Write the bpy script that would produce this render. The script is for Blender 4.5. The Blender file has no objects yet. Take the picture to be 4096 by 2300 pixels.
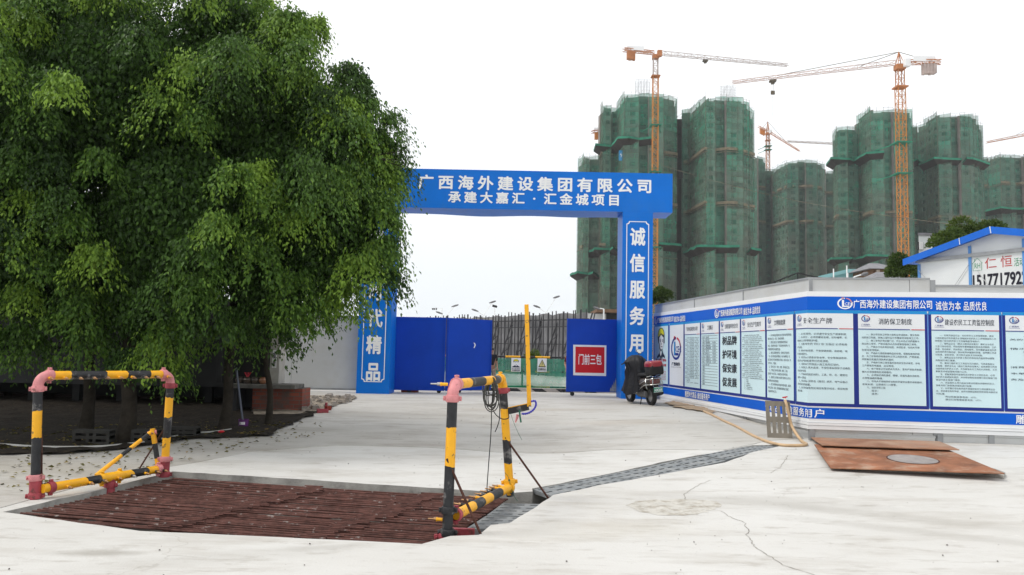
import bpy, math, random
import numpy as np
from mathutils import Vector, Matrix
from mathutils.geometry import delaunay_2d_cdt
R = math.radians
scene = bpy.context.scene
COL = scene.collection
random.seed(7)
# ------------------------------------------------------------------ camera
CAMZ, PITCH, ROLL, FPX = 1.75, R(4.6), 0.02, 3190.0
cam_d = bpy.data.cameras.new('camera'); cam = bpy.data.objects.new('camera', cam_d); COL.objects.link(cam)
cam_d.sensor_width = 36.0; cam_d.lens = FPX / 4096 * 36.0; cam_d.clip_end = 6000; cam_d.clip_start = 0.05
ROT = Matrix.Rotation(R(90) + PITCH, 3, 'X') @ Matrix.Rotation(ROLL, 3, 'Z')
cam.matrix_world = Matrix.Translation((0, 0, CAMZ)) @ ROT.to_4x4()
scene.camera = cam
# ------------------------------------------------------------------ sky, sun, exposure
SUN_EL, SUN_AZ = R(58), R(264)          # azimuth clockwise from +Y: high on the left
world = bpy.data.worlds.new("World"); scene.world = world; world.use_nodes = True
nt = world.node_tree; bg = nt.nodes['Background']
sky = nt.nodes.new('ShaderNodeTexSky'); sky.sky_type = 'NISHITA'; sky.sun_disc = False
sky.sun_elevation = SUN_EL; sky.sun_rotation = SUN_AZ; sky.dust_density = 4.0; sky.air_density = 1.5
tc = nt.nodes.new('ShaderNodeTexCoord'); sp = nt.nodes.new('ShaderNodeSeparateXYZ')
nt.links.new(tc.outputs['Generated'], sp.inputs[0])
rp = nt.nodes.new('ShaderNodeValToRGB')            # bright even cloud layer, a little duller towards the horizon
rp.color_ramp.elements[0].position = 0.0; rp.color_ramp.elements[0].color = (0.86, 0.91, 0.945, 1)
rp.color_ramp.elements[1].position = 0.45; rp.color_ramp.elements[1].color = (1.0, 1.0, 1.0, 1)
nt.links.new(sp.outputs['Z'], rp.inputs[0])
ml = nt.nodes.new('ShaderNodeMix'); ml.data_type = 'RGBA'; ml.blend_type = 'MULTIPLY'; ml.inputs[0].default_value = 1
nt.links.new(rp.outputs[0], ml.inputs[6]); ml.inputs[7].default_value = (12.0, 12.0, 12.0, 1)
mx = nt.nodes.new('ShaderNodeMix'); mx.data_type = 'RGBA'; mx.inputs[0].default_value = 0.9
nt.links.new(sky.outputs[0], mx.inputs[6]); nt.links.new(ml.outputs[2], mx.inputs[7])
nt.links.new(mx.outputs[2], bg.inputs['Color']); bg.inputs['Strength'].default_value = 0.095
sun_d = bpy.data.lights.new('sun', 'SUN'); sun_d.energy = 1.5; sun_d.angle = R(18); sun_d.color = (1, 0.96, 0.9)
sun = bpy.data.objects.new('sun', sun_d); COL.objects.link(sun)
sdir = Vector((math.cos(SUN_EL) * math.sin(SUN_AZ), math.cos(SUN_EL) * math.cos(SUN_AZ), math.sin(SUN_EL)))
sun.rotation_euler = (-sdir).to_track_quat('-Z', 'Y').to_euler(); sun.location = (0, 0, 40)
vs = scene.view_settings; vs.view_transform = 'Standard'; vs.look = 'None'; vs.exposure = 0.22; vs.gamma = 1.0
scene.cycles.max_bounces = 8; scene.cycles.transparent_max_bounces = 16
scene.cycles.use_denoising = True

# ------------------------------------------------------------------ measuring helpers (photo pixel -> place in the world)
def ss(t): t = min(1, max(0, t)); return t * t * (3 - 2 * t)
def gh(x, y):                                # height of the ground: flat at the washing pit, a ramp up to the gate
    return 0.52 * ss((y - 9.5 + 0.5 * max(0, min(x, 8))) / 12.5) - 0.31 * ss((y - 25) / 5)
def ray(px, py):
    return ROT @ Vector(((px - 2048) / FPX, -(py - 1150) / FPX, -1))
def P(px, py, Y):
    d = ray(px, py); return Vector((0, 0, CAMZ)) + d * (Y / d.y)
def G(px, py, off=0.0):
    d = ray(px, py); lo, hi = 2.0, 60.0
    f = lambda t: CAMZ + d.z * t - gh(d.x * t, d.y * t) - off
    t = lo; step = 0.05
    while t < hi and f(t) > 0: t += step
    a, b = t - step, t
    for _ in range(30):
        m = (a + b) / 2
        if f(m) > 0: a = m
        else: b = m
    return Vector((d.x * b, d.y * b, CAMZ + d.z * b))

# ------------------------------------------------------------------ mesh helpers
class MB:
    """collects shapes and links them as ONE mesh object"""
    def __init__(s): s.v = []; s.f = []; s.m = []; s.sm = []; s.uv = []
    def add(s, vs, fs, mi=0, smooth=False, uvs=None):
        b = len(s.v); s.v += [tuple(p) for p in vs]
        for k, f in enumerate(fs):
            s.f.append([b + i for i in f]); s.m.append(mi); s.sm.append(smooth)
            s.uv.append(uvs[k] if uvs else None)
        return s
    def quad(s, a, b, c, d, mi=0, uv=None): return s.add([a, b, c, d], [(0, 1, 2, 3)], mi, False, [uv] if uv else None)
    def box(s, c, size, mi=0, rot=None, taper=1.0):
        c = Vector(c); x, y, z = size[0] / 2, size[1] / 2, size[2] / 2; vs = []
        for dz in (-1, 1):
            k = 1 if dz < 0 else taper
            for dx, dy in ((-1, -1), (1, -1), (1, 1), (-1, 1)):
                p = Vector((dx * x * k, dy * y * k, dz * z)); vs.append(c + (rot @ p if rot else p))
        return s.add(vs, [(3, 2, 1, 0), (4, 5, 6, 7), (0, 1, 5, 4), (1, 2, 6, 5), (2, 3, 7, 6), (3, 0, 4, 7)], mi)
    def bar(s, a, b, w, h=None, mi=0, up=(0, 0, 1)):
        a, b = Vector(a), Vector(b); h = h or w; d = (b - a).normalized(); u = Vector(up)
        if abs(d.dot(u)) > .98: u = Vector((0, 1, 0))
        x = d.cross(u).normalized() * w / 2; z = x.cross(d).normalized() * h / 2
        vs = [a - x - z, a + x - z, a + x + z, a - x + z, b - x - z, b + x - z, b + x + z, b - x + z]
        return s.add(vs, [(0, 1, 2, 3), (7, 6, 5, 4), (4, 5, 1, 0), (5, 6, 2, 1), (6, 7, 3, 2), (7, 4, 0, 3)], mi)
    def tube(s, pts, r, n=12, mi=0, caps=True, radii=None, mis=None):
        pts = [Vector(p) for p in pts]; t0 = (pts[1] - pts[0]).normalized()
        u = t0.cross(Vector((0, 0, 1)));
        if u.length < .05: u = t0.cross(Vector((0, 1, 0)))
        u.normalize(); b = len(s.v)
        for i, p in enumerate(pts):
            t = (pts[min(i + 1, len(pts) - 1)] - pts[max(i - 1, 0)]).normalized()
            u = (u - t * u.dot(t)).normalized(); w = t.cross(u); rr = radii[i] if radii else r
            for k in range(n):
                a = 2 * math.pi * k / n; s.v.append(tuple(p + (u * math.cos(a) + w * math.sin(a)) * rr))
        for i in range(len(pts) - 1):
            for k in range(n):
                k2 = (k + 1) % n
                s.f.append([b + i * n + k, b + (i + 1) * n + k, b + (i + 1) * n + k2, b + i * n + k2])
                s.m.append(mis[i] if mis else mi); s.sm.append(True); s.uv.append(None)
        if caps:
            e = b + (len(pts) - 1) * n
            s.f.append([b + k for k in range(n)]); s.f.append([e + k for k in reversed(range(n))])
            s.m += [mis[0] if mis else mi, mis[-1] if mis else mi]; s.sm += [False, False]; s.uv += [None, None]
        return s
    def cyl(s, a, b, r, n=16, mi=0, r2=None): return s.tube([a, b], r, n, mi, True, [r, r if r2 is None else r2])
    def lathe(s, prof, o, axis=(0, 0, 1), n=20, mi=0, scale=(1, 1)):
        o = Vector(o); ax = Vector(axis).normalized(); u = ax.orthogonal().normalized(); w = ax.cross(u); b = len(s.v)
        for r, h in prof:
            for k in range(n):
                a = 2 * math.pi * k / n; s.v.append(tuple(o + ax * h + (u * math.cos(a) * scale[0] + w * math.sin(a) * scale[1]) * r))
        for i in range(len(prof) - 1):
            for k in range(n):
                k2 = (k + 1) % n; s.f.append([b + i * n + k, b + i * n + k2, b + (i + 1) * n + k2, b + (i + 1) * n + k]); s.m.append(mi); s.sm.append(True); s.uv.append(None)
        return s
    def sphere(s, c, rad, n=12, mi=0):
        rad = rad if hasattr(rad, '__len__') else (rad,) * 3; vs = []; fs = []
        for i in range(n + 1):
            th = math.pi * i / n
            for k in range(2 * n):
                ph = math.pi * k / n
                vs.append((c[0] + rad[0] * math.sin(th) * math.cos(ph), c[1] + rad[1] * math.sin(th) * math.sin(ph), c[2] + rad[2] * math.cos(th)))
        for i in range(n):
            for k in range(2 * n):
                k2 = (k + 1) % (2 * n); fs.append((i * 2 * n + k, (i + 1) * 2 * n + k, (i + 1) * 2 * n + k2, i * 2 * n + k2))
        return s.add(vs, fs, mi, True)
    def loft(s, rings, mi=0, caps=True, smooth=True):
        n = len(rings[0]); b = len(s.v)
        for r in rings: s.v += [tuple(p) for p in r]
        for i in range(len(rings) - 1):
            for k in range(n):
                k2 = (k + 1) % n; s.f.append([b + i * n + k, b + i * n + k2, b + (i + 1) * n + k2, b + (i + 1) * n + k]); s.m.append(mi); s.sm.append(smooth); s.uv.append(None)
        if caps:
            e = b + (len(rings) - 1) * n; s.f.append([b + k for k in reversed(range(n))]); s.f.append([e + k for k in range(n)])
            s.m += [mi, mi]; s.sm += [False, False]; s.uv += [None, None]
        return s
    def prism(s, poly, vec, mi=0):
        n = len(poly); vec = Vector(vec); vs = [Vector(p) for p in poly] + [Vector(p) + vec for p in poly]
        return s.add(vs, [list(reversed(range(n))), [n + i for i in range(n)]] + [(i, (i + 1) % n, n + (i + 1) % n, n + i) for i in range(n)], mi)
    def build(s, name, mats, parent=None, bevel=0.0, loc=None):
        if not isinstance(mats, (list, tuple)): mats = [mats]
        off = Vector(parent['_o']) if parent is not None and '_o' in parent else Vector((0, 0, 0))
        if parent is not None and parent.get('_po'): off = Vector(parent['_po'])
        if loc is not None: off = Vector(loc)
        me = bpy.data.meshes.new(name)
        me.from_pydata([(x - off[0], y - off[1], z - off[2]) for x, y, z in s.v], [], s.f)
        for m in mats: me.materials.append(m)
        me.polygons.foreach_set('material_index', s.m); me.polygons.foreach_set('use_smooth', s.sm)
        if any(u is not None for u in s.uv):
            uvl = me.uv_layers.new(name='uv'); li = 0; data = np.zeros(len(me.loops) * 2, dtype=np.float32)
            for f, u in zip(s.f, s.uv):
                for j in range(len(f)):
                    if u is not None: data[(li + j) * 2:(li + j) * 2 + 2] = u[j]
                li += len(f)
            uvl.data.foreach_set('uv', data)
        me.update()
        if any(s.sm): me.set_sharp_from_angle(angle=R(40))
        ob = bpy.data.objects.new(name, me); COL.objects.link(ob)
        if parent is not None: ob.parent = parent; ob['_po'] = tuple(off)
        elif loc is not None: ob.location = loc; ob['_o'] = tuple(loc)
        if bevel:
            bv = ob.modifiers.new('bevel', 'BEVEL'); bv.width = bevel; bv.segments = 2; bv.limit_method = 'ANGLE'; bv.angle_limit = R(40)
        return ob
def tag(o, label=None, cat=None, group=None, kind=None):
    if label: o['label'] = label
    if cat: o['category'] = cat
    if group: o['group'] = group
    if kind: o['kind'] = kind
    return o
def thing(name, loc, label, cat, group=None):
    o = bpy.data.objects.new(name, None); COL.objects.link(o); o.location = loc; o['_o'] = tuple(loc); o.empty_display_size = .2
    return tag(o, label, cat, group)
def copy_tree(o, parent=None):
    c = o.copy(); COL.objects.link(c)
    if parent is not None: c.parent = parent
    for ch in list(o.children): copy_tree(ch, c)
    return c
# ------------------------------------------------------------------ materials
def lk(nt, a, b): nt.links.new(a, b)
def pmat(name, c, rough=.6, spec=.3, metal=0., var=.12, scale=3., bump=0., bscale=60., dirt=None, dscale=2., damt=.5, dlo=.5, dhi=.7, coat=0.):
    """paint, metal, stone: colour with cloudy variation, optional patches of a second colour, fine bump"""
    m = bpy.data.materials.new(name); m.use_nodes = True; nt = m.node_tree; b = nt.nodes['Principled BSDF']
    b.inputs['Roughness'].default_value = rough; b.inputs['Specular IOR Level'].default_value = spec; b.inputs['Metallic'].default_value = metal
    b.inputs['Coat Weight'].default_value = coat
    tc = nt.nodes.new('ShaderNodeTexCoord'); n = nt.nodes.new('ShaderNodeTexNoise'); n.inputs['Scale'].default_value = scale; n.inputs['Detail'].default_value = 8; n.inputs['Roughness'].default_value = .6
    lk(nt, tc.outputs['Object'], n.inputs['Vector'])
    r = nt.nodes.new('ShaderNodeValToRGB'); lo, hi = 1 - var, 1 + var
    r.color_ramp.elements[0].position = .3; r.color_ramp.elements[0].color = (*[max(0, x * lo) for x in c], 1)
    r.color_ramp.elements[1].position = .7; r.color_ramp.elements[1].color = (*[min(1, x * hi) for x in c], 1)
    lk(nt, n.outputs['Fac'], r.inputs[0]); out = r.outputs[0]
    if dirt:
        n2 = nt.nodes.new('ShaderNodeTexNoise'); n2.inputs['Scale'].default_value = dscale; n2.inputs['Detail'].default_value = 10; n2.inputs['Roughness'].default_value = .65
        lk(nt, tc.outputs['Object'], n2.inputs['Vector'])
        r2 = nt.nodes.new('ShaderNodeMapRange'); r2.inputs[1].default_value = dlo; r2.inputs[2].default_value = dhi; r2.inputs[3].default_value = 0; r2.inputs[4].default_value = damt
        lk(nt, n2.outputs['Fac'], r2.inputs[0])
        mx = nt.nodes.new('ShaderNodeMix'); mx.data_type = 'RGBA'; lk(nt, r2.outputs[0], mx.inputs[0]); lk(nt, out, mx.inputs[6]); mx.inputs[7].default_value = (*dirt, 1); out = mx.outputs[2]
    lk(nt, out, b.inputs['Base Color'])
    if bump:
        nb = nt.nodes.new('ShaderNodeTexNoise'); nb.inputs['Scale'].default_value = bscale; nb.inputs['Detail'].default_value = 6
        lk(nt, tc.outputs['Object'], nb.inputs['Vector'])
        bp = nt.nodes.new('ShaderNodeBump'); bp.inputs['Strength'].default_value = bump; bp.inputs['Distance'].default_value = .02
        lk(nt, nb.outputs['Fac'], bp.inputs['Height']); lk(nt, bp.outputs[0], b.inputs['Normal'])
    return m
M = {}
M['yellow'] = pmat('yellow_paint', (.84, .41, .012), .45, .4, var=.08, scale=8, bump=.15, dirt=(.10, .07, .05), dscale=13, damt=.9, dlo=.62, dhi=.65)
M['black'] = pmat('black_paint', (.022, .023, .026), .5, .35, var=.4, scale=7, bump=.15, dirt=(.30, .29, .28), dscale=8, damt=.75, dlo=.55, dhi=.72)
M['pink'] = pmat('faded_red_paint', (.60, .23, .24), .5, .35, var=.2, scale=9, bump=.2, dirt=(.12, .05, .04), dscale=11, damt=.8, dlo=.6, dhi=.68)
M['red_old'] = pmat('dull_red_paint', (.33, .055, .07), .55, .3, var=.25, scale=9, bump=.2, dirt=(.08, .04, .03), dscale=10, damt=.8, dlo=.56, dhi=.66)
M['brass'] = pmat('brass', (.45, .26, .13), .35, .5, .8, var=.2, scale=30)
M['steel'] = pmat('steel', (.42, .42, .42), .4, .5, .8, var=.2, scale=10)
M['rust_rod'] = pmat('rusty_bar', (.085, .038, .028), .8, .2, var=.4, scale=15, bump=.3, bscale=80)
M['rubber'] = pmat('rubber', (.016, .016, .017), .65, .3, var=.3, scale=10)
M['dark'] = pmat('dark_paint', (.03, .03, .032), .7, .2, var=.3)
M['white'] = pmat('white_paint', (.80, .80, .80), .5, .3, var=.04)
M['white_text'] = pmat('white_vinyl', (.88, .89, .90), .5, .3, var=.02)
M['black_text'] = pmat('black_ink', (.02, .02, .03), .6, .2, var=.05)
M['gate_blue'] = pmat('bright_blue_vinyl', (.001, .16, .64), .42, .2, var=.07, scale=1.5, bump=.14, bscale=1.8, dirt=(.04, .17, .48), dscale=1.6, damt=.4, dlo=.5, dhi=.8)
M['leaf_blue'] = pmat('deep_blue_paint', (.001, .05, .42), .5, .2, var=.12, scale=1.2, bump=.08, bscale=3, dirt=(.05, .12, .42), dscale=14, damt=.6, dlo=.66, dhi=.74)
M['hoarding'] = pmat('pale_grey_sheet', (.50, .51, .51), .5, .35, var=.06, scale=1.0, bump=.05, bscale=2.5, dirt=(.42, .40, .36), dscale=2.2, damt=.5, dlo=.5, dhi=.8)
M['hoarding_frame'] = pmat('grey_metal_frame', (.30, .31, .32), .45, .4, .3, var=.15, scale=3)
M['concrete'] = pmat('concrete', (.40, .385, .35), .85, .2, var=.15, scale=2.2, bump=.25, bscale=40, dirt=(.25, .23, .2), dscale=3, damt=.6, dlo=.5, dhi=.75)
M['cover'] = pmat('grey_composite', (.20, .215, .225), .75, .25, var=.18, scale=5, bump=.2, bscale=50, dirt=(.34, .34, .33), dscale=3, damt=.7, dlo=.45, dhi=.75)
M['bark'] = pmat('bark', (.034, .029, .023), .9, .1, var=.4, scale=6, bump=.8, bscale=25)
# ------------------------------------------------------------------ ground
def concrete_mat(name, c, c2, c3, stains=()):
    m = bpy.data.materials.new(name); m.use_nodes = True; nt = m.node_tree; b = nt.nodes['Principled BSDF']
    b.inputs['Roughness'].default_value = .82; b.inputs['Specular IOR Level'].default_value = .2
    tc = nt.nodes.new('ShaderNodeTexCoord'); obj = tc.outputs['Object']
    def noise(sc, det=8, rgh=.6, st=None):
        n = nt.nodes.new('ShaderNodeTexNoise'); n.inputs['Scale'].default_value = sc; n.inputs['Detail'].default_value = det; n.inputs['Roughness'].default_value = rgh
        if st:
            mp = nt.nodes.new('ShaderNodeMapping'); mp.inputs['Scale'].default_value = st; lk(nt, obj, mp.inputs[0]); lk(nt, mp.outputs[0], n.inputs['Vector'])
        else: lk(nt, obj, n.inputs['Vector'])
        return n.outputs['Fac']
    def rng(s, a, b_, lo=0., hi=1.):
        r = nt.nodes.new('ShaderNodeMapRange'); r.inputs[1].default_value = a; r.inputs[2].default_value = b_; r.inputs[3].default_value = lo; r.inputs[4].default_value = hi; lk(nt, s, r.inputs[0]); return r.outputs[0]
    def mix(f, a, col, mode='MIX'):
        x = nt.nodes.new('ShaderNodeMix'); x.data_type = 'RGBA'; x.blend_type = mode; lk(nt, f, x.inputs[0]); lk(nt, a, x.inputs[6]); x.inputs[7].default_value = (*col, 1); return x.outputs[2]
    base = nt.nodes.new('ShaderNodeRGB'); base.outputs[0].default_value = (*c, 1); out = base.outputs[0]
    out = mix(rng(noise(.28, 6, .55), .38, .62), out, c2)                       # broad cloudy patches
    out = mix(rng(noise(1.1, 10, .68, (.45, 1.5, 1)), .49, .70, 0, .9), out, c3)   # drag marks and dirt
    out = mix(rng(noise(3.2, 10, .7, (.5, 1.6, 1)), .54, .70, 0, .7), out, (c3[0] * .8, c3[1] * .78, c3[2] * .76))
    out = mix(rng(noise(5., 8, .7), .25, .38, .5, 0), out, (.70, .69, .66))           # pale scuffs
    for (x, y, rx, ry, rot, amt, col) in stains:                                 # spills, tyre-dragged dirt and darkened stretches with a place of their own
        mp = nt.nodes.new('ShaderNodeMapping'); mp.vector_type = 'TEXTURE'; mp.inputs['Location'].default_value = (x, y, 0); mp.inputs['Rotation'].default_value = (0, 0, rot); mp.inputs['Scale'].default_value = (rx, ry, 50); lk(nt, obj, mp.inputs[0])
        ln = nt.nodes.new('ShaderNodeVectorMath'); ln.operation = 'LENGTH'; lk(nt, mp.outputs[0], ln.inputs[0]); sm = nt.nodes.new('ShaderNodeMath'); sm.operation = 'MULTIPLY_ADD'; sm.inputs[1].default_value = 1.3; sm.inputs[2].default_value = -.62; lk(nt, noise(2.2, 9, .7), sm.inputs[0])
        sa = nt.nodes.new('ShaderNodeMath'); sa.operation = 'SUBTRACT'; lk(nt, ln.outputs[1], sa.inputs[0]); lk(nt, sm.outputs[0], sa.inputs[1]); out = mix(rng(sa.outputs[0], .35, 1.1, amt, 0), out, col)
    # small dark grit and hair cracks
    v = nt.nodes.new('ShaderNodeTexVoronoi'); v.inputs['Scale'].default_value = 9; v.inputs['Randomness'].default_value = 1; lk(nt, obj, v.inputs['Vector'])
    out = mix(rng(v.outputs['Distance'], .035, .07, .55, 0), out, (.16, .14, .12))
    vc = nt.nodes.new('ShaderNodeTexVoronoi'); vc.feature = 'DISTANCE_TO_EDGE'; vc.inputs['Scale'].default_value = .22
    nz = nt.nodes.new('ShaderNodeTexNoise'); nz.inputs['Scale'].default_value = 1.5; nz.inputs['Detail'].default_value = 8; lk(nt, obj, nz.inputs['Vector'])
    vm = nt.nodes.new('ShaderNodeVectorMath'); vm.operation = 'MULTIPLY_ADD'; vm.inputs[1].default_value = (1.3, 1.3, 0); lk(nt, nz.outputs['Color'], vm.inputs[0]); lk(nt, obj, vm.inputs[2]); lk(nt, vm.outputs[0], vc.inputs['Vector'])
    cm = nt.nodes.new('ShaderNodeMath'); cm.operation = 'MULTIPLY'; lk(nt, rng(vc.outputs['Distance'], .0, .002, .35, 0), cm.inputs[0]); lk(nt, rng(noise(.35, 3), .5, .58), cm.inputs[1])
    out = mix(cm.outputs[0], out, (.22, .2, .17))
    lk(nt, out, b.inputs['Base Color'])
    bp = nt.nodes.new('ShaderNodeBump'); bp.inputs['Strength'].default_value = .5; bp.inputs['Distance'].default_value = .03
    ad = nt.nodes.new('ShaderNodeMath'); ad.operation = 'ADD'; lk(nt, noise(2.5, 12, .7), ad.inputs[0]); lk(nt, rng(noise(45, 4), 0, 1, 0, .25), ad.inputs[1])
    lk(nt, ad.outputs[0], bp.inputs['Height']); lk(nt, bp.outputs[0], b.inputs['Normal'])
    return m
def stn(px, py, rx, ry, rot, amt, col=(.33, .315, .285)): p = G(px, py); return (p.x, p.y, rx, ry, rot, amt, col)
M['slab'] = concrete_mat('pale_concrete', (.585, .58, .56), (.535, .525, .50), (.43, .41, .375), [stn(400, 2212, .42, .13, .1, .7), stn(3050, 2010, 1.5, .45, -.25, .35), stn(2350, 2120, 1.4, .5, .3, .22, (.46, .42, .34)), stn(3500, 2060, 1.8, .22, -.5, .3), stn(3700, 2130, 1.9, .2, -.5, .3), stn(900, 2230, 1.3, .25, .4, .2), stn(1300, 2190, .5, .12, .3, .35)])
M['apron'] = concrete_mat('worn_shaded_concrete', (.49, .48, .455), (.435, .42, .39), (.33, .305, .27), [stn(850, 1850, 1.6, .5, .2, .35), stn(250, 1880, 1.8, .7, .1, .45, (.33, .30, .25)), stn(1500, 1660, 3.2, .35, .05, .35), stn(2100, 1640, 2.6, .3, 0, .35, (.36, .31, .25)), stn(1250, 1720, 2.0, .4, .3, .35), stn(2500, 1690, 1.6, .4, .1, .3, (.4, .34, .27)), stn(1900, 1740, 2.2, .35, .1, .25)])
def g2(px, py): p = G(px, py); return (p.x, p.y)
PIT = [g2(*q) for q in [(10, 2048), (690, 1885), (1400, 1930), (2040, 1971), (2129, 1966), (2131, 1954), (2400, 1902), (2690, 1840), (3010, 1781), (3150, 1778), (3000, 1812), (2900, 1850), (2640, 1898), (2400, 1940), (2215, 1979), (2195, 1993), (2112, 2047), (2040, 2092), (1962, 2100), (1917, 2140), (1800, 2144), (1690, 2176), (560, 2124)]]
def inside(p, poly):
    x, y = p; c = False; n = len(poly)
    for i in range(n):
        x1, y1 = poly[i]; x2, y2 = poly[(i + 1) % n]
        if (y1 > y) != (y2 > y) and x < (x2 - x1) * (y - y1) / (y2 - y1) + x1: c = not c
    return c
def rough_edge(poly, step, amp, seed):
    rnd = random.Random(seed); out = []
    for i in range(len(poly)):
        a, b = Vector(poly[i]), Vector(poly[(i + 1) % len(poly)]); n = max(1, int((b - a).length / step))
        for k in range(n):
            p = a.lerp(b, k / n); j = amp if k else amp * .4; out.append((p.x + rnd.uniform(-j, j), p.y + rnd.uniform(-j, j)))
    return out
def sheet(name, poly, mat, off, hole=None, grid=.5, xr=None, wob=0., skirt=0.):
    """a sheet over the ground's height, bounded by poly (and with a hole)"""
    pts = [Vector(p) for p in poly]; n = len(pts); edges = [(i, (i + 1) % n) for i in range(n)]
    if hole:
        h0 = len(pts); pts += [Vector(p) for p in hole]; k = len(hole); edges += [(h0 + i, h0 + (i + 1) % k) for i in range(k)]
    x0, x1, y0, y1 = xr or (min(p[0] for p in poly), max(p[0] for p in poly), min(p[1] for p in poly), max(p[1] for p in poly))
    x = x0
    while x <= x1:
        y = y0
        while y <= y1:
            q = (x + random.uniform(-.1, .1) * grid, y + random.uniform(-.1, .1) * grid)
            if inside(q, poly) and not (hole and inside(q, hole)): pts.append(Vector(q))
            y += grid
        x += grid
    v, e, f, *_ = delaunay_2d_cdt(pts, edges, [], 0, 1e-5)
    mb = MB(); rnd = random.Random(3)
    V3 = [(p.x, p.y, gh(p.x, p.y) + off + (rnd.uniform(0, wob) if wob else 0)) for p in v]
    F = []
    for t in f:
        c = ((v[t[0]].x + v[t[1]].x + v[t[2]].x) / 3, (v[t[0]].y + v[t[1]].y + v[t[2]].y) / 3)
        if inside(c, poly) and not (hole and inside(c, hole)): F.append(t)
    mb.add(V3, F, 0, True)
    if skirt:
        ring = [(p[0], p[1], gh(*p) + off) for p in poly]
        for i in range(n):
            a, b = Vector(ring[i]), Vector(ring[(i + 1) % n]); mb.quad(a, b, b - Vector((0, 0, skirt)), a - Vector((0, 0, skirt)))
    if hole:
        k = len(hole); ring = [(p[0], p[1], gh(*p) + off) for p in hole]
        for i in range(k):
            a, b = Vector(ring[i]), Vector(ring[(i + 1) % k]); mb.quad(a, b, (b.x, b.y, -.5), (a.x, a.y, -.5), 1)
        mb.add([(p[0], p[1], -.48) for p in hole], [list(range(k))], 2)
    return mb
pit_edge = rough_edge(PIT, .25, .018, 5)
far = [(-1500, -60), (1500, -60), (1500, 2000), (-1500, 2000)]
M['pit'] = pmat('dark_pit_concrete', (.08, .075, .068), .8, .2, var=.3, scale=3, bump=.3)  # floor of the pit, a plain dark grey
M['pitwall'] = pmat('grey_concrete_edge', (.36, .35, .325), .85, .2, var=.25, scale=4, bump=.4, dirt=(.1, .09, .08), dscale=3, damt=.7)
g = sheet('ground', far, None, 0, pit_edge, .8, (-30, 30, -4, 42)).build('ground', [M['slab'], M['pitwall'], M['pit']]); tag(g, kind='structure')
ap = [g2(*q) for q in [(-300, 2085), (0, 2032), (330, 1945), (640, 1872), (760, 1855), (1000, 1808), (1350, 1782), (1600, 1786), (1818, 1796), (2030, 1813), (2240, 1813), (2426, 1800), (2660, 1799), (2892, 1801), (3010, 1778), (3080, 1762), (3215, 1755)]]  # left stretch: the darker worn concrete also paints in the trees' shade
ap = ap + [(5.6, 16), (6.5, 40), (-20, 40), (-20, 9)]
def rough_line(pts, step, amp, seed):
    rnd = random.Random(seed); out = []
    for a, b in zip(pts, pts[1:]):
        a, b = Vector(a), Vector(b); n = max(1, int((b - a).length / step))
        for k in range(n): p = a.lerp(b, k / n); out.append((p.x + rnd.uniform(-amp, amp), p.y + rnd.uniform(-amp, amp)))
    return out + [tuple(pts[-1])]
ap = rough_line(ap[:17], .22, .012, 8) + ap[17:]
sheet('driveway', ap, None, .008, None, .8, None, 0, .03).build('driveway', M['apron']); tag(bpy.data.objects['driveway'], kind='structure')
# dark soil with leaf litter under the trees
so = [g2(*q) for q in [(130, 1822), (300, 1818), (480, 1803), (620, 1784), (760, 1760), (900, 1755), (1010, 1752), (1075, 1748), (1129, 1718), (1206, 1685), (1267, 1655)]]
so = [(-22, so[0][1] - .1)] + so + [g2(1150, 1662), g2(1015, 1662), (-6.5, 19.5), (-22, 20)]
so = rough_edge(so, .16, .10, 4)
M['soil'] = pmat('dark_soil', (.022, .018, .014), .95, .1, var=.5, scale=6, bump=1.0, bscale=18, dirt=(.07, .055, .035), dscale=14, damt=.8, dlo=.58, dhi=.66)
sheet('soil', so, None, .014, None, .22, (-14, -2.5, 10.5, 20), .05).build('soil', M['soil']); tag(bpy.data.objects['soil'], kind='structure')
# sandy strip by the shrine and hoarding foot
sa = rough_edge([g2(*q) for q in [(1015, 1664), (1150, 1664), (1270, 1652), (1330, 1630), (1425, 1598), (1420, 1588), (1200, 1588), (1010, 1640)]], .3, .05, 9)
M['sand'] = pmat('sandy_rubble', (.27, .235, .19), .95, .1, var=.3, scale=5, bump=.8, bscale=20, dirt=(.13, .1, .08), dscale=7, damt=.8, dlo=.5, dhi=.65)
sheet('sand', sa, None, .02, None, .25, None, .03).build('sandy_strip', M['sand']); tag(bpy.data.objects['sandy_strip'], kind='structure')
# bare earth along the foot of the notice board, and the round cast patch in the slab
ed = rough_edge([g2(*q) for q in [(2655, 1616), (2690, 1630), (2760, 1642), (2850, 1662), (2860, 1652), (2790, 1630), (2700, 1608)]], .12, .09, 2)
M['earth'] = pmat('brown_earth', (.33, .25, .175), .95, .1, var=.3, scale=6, bump=.6, bscale=30)
sheet('earth', ed, None, .022, None, .3, None, .02).build('earth', M['earth']); tag(bpy.data.objects['earth'], kind='structure')
pc = G(2698, 2026); ring = [G(2698 + 186 * math.cos(a) , 2026 + 33 * math.sin(a) - 4 * math.cos(2 * a)) for a in [2 * math.pi * i / 40 for i in range(40)]]
M['patch'] = pmat('crumbling_concrete', (.52, .505, .465), .9, .15, var=.12, scale=5, bump=1., bscale=22, dirt=(.30, .265, .215), dscale=7, damt=.75, dlo=.47, dhi=.62)
pr = rough_edge([(p.x, p.y) for p in ring], .05, .075, 6)
sheet('patch', pr, None, .003, None, .09, None, 0).build('concrete_patch', M['patch']); tag(bpy.data.objects['concrete_patch'], kind='structure')
ed2 = MB()       # ragged crack running from the patch
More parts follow.
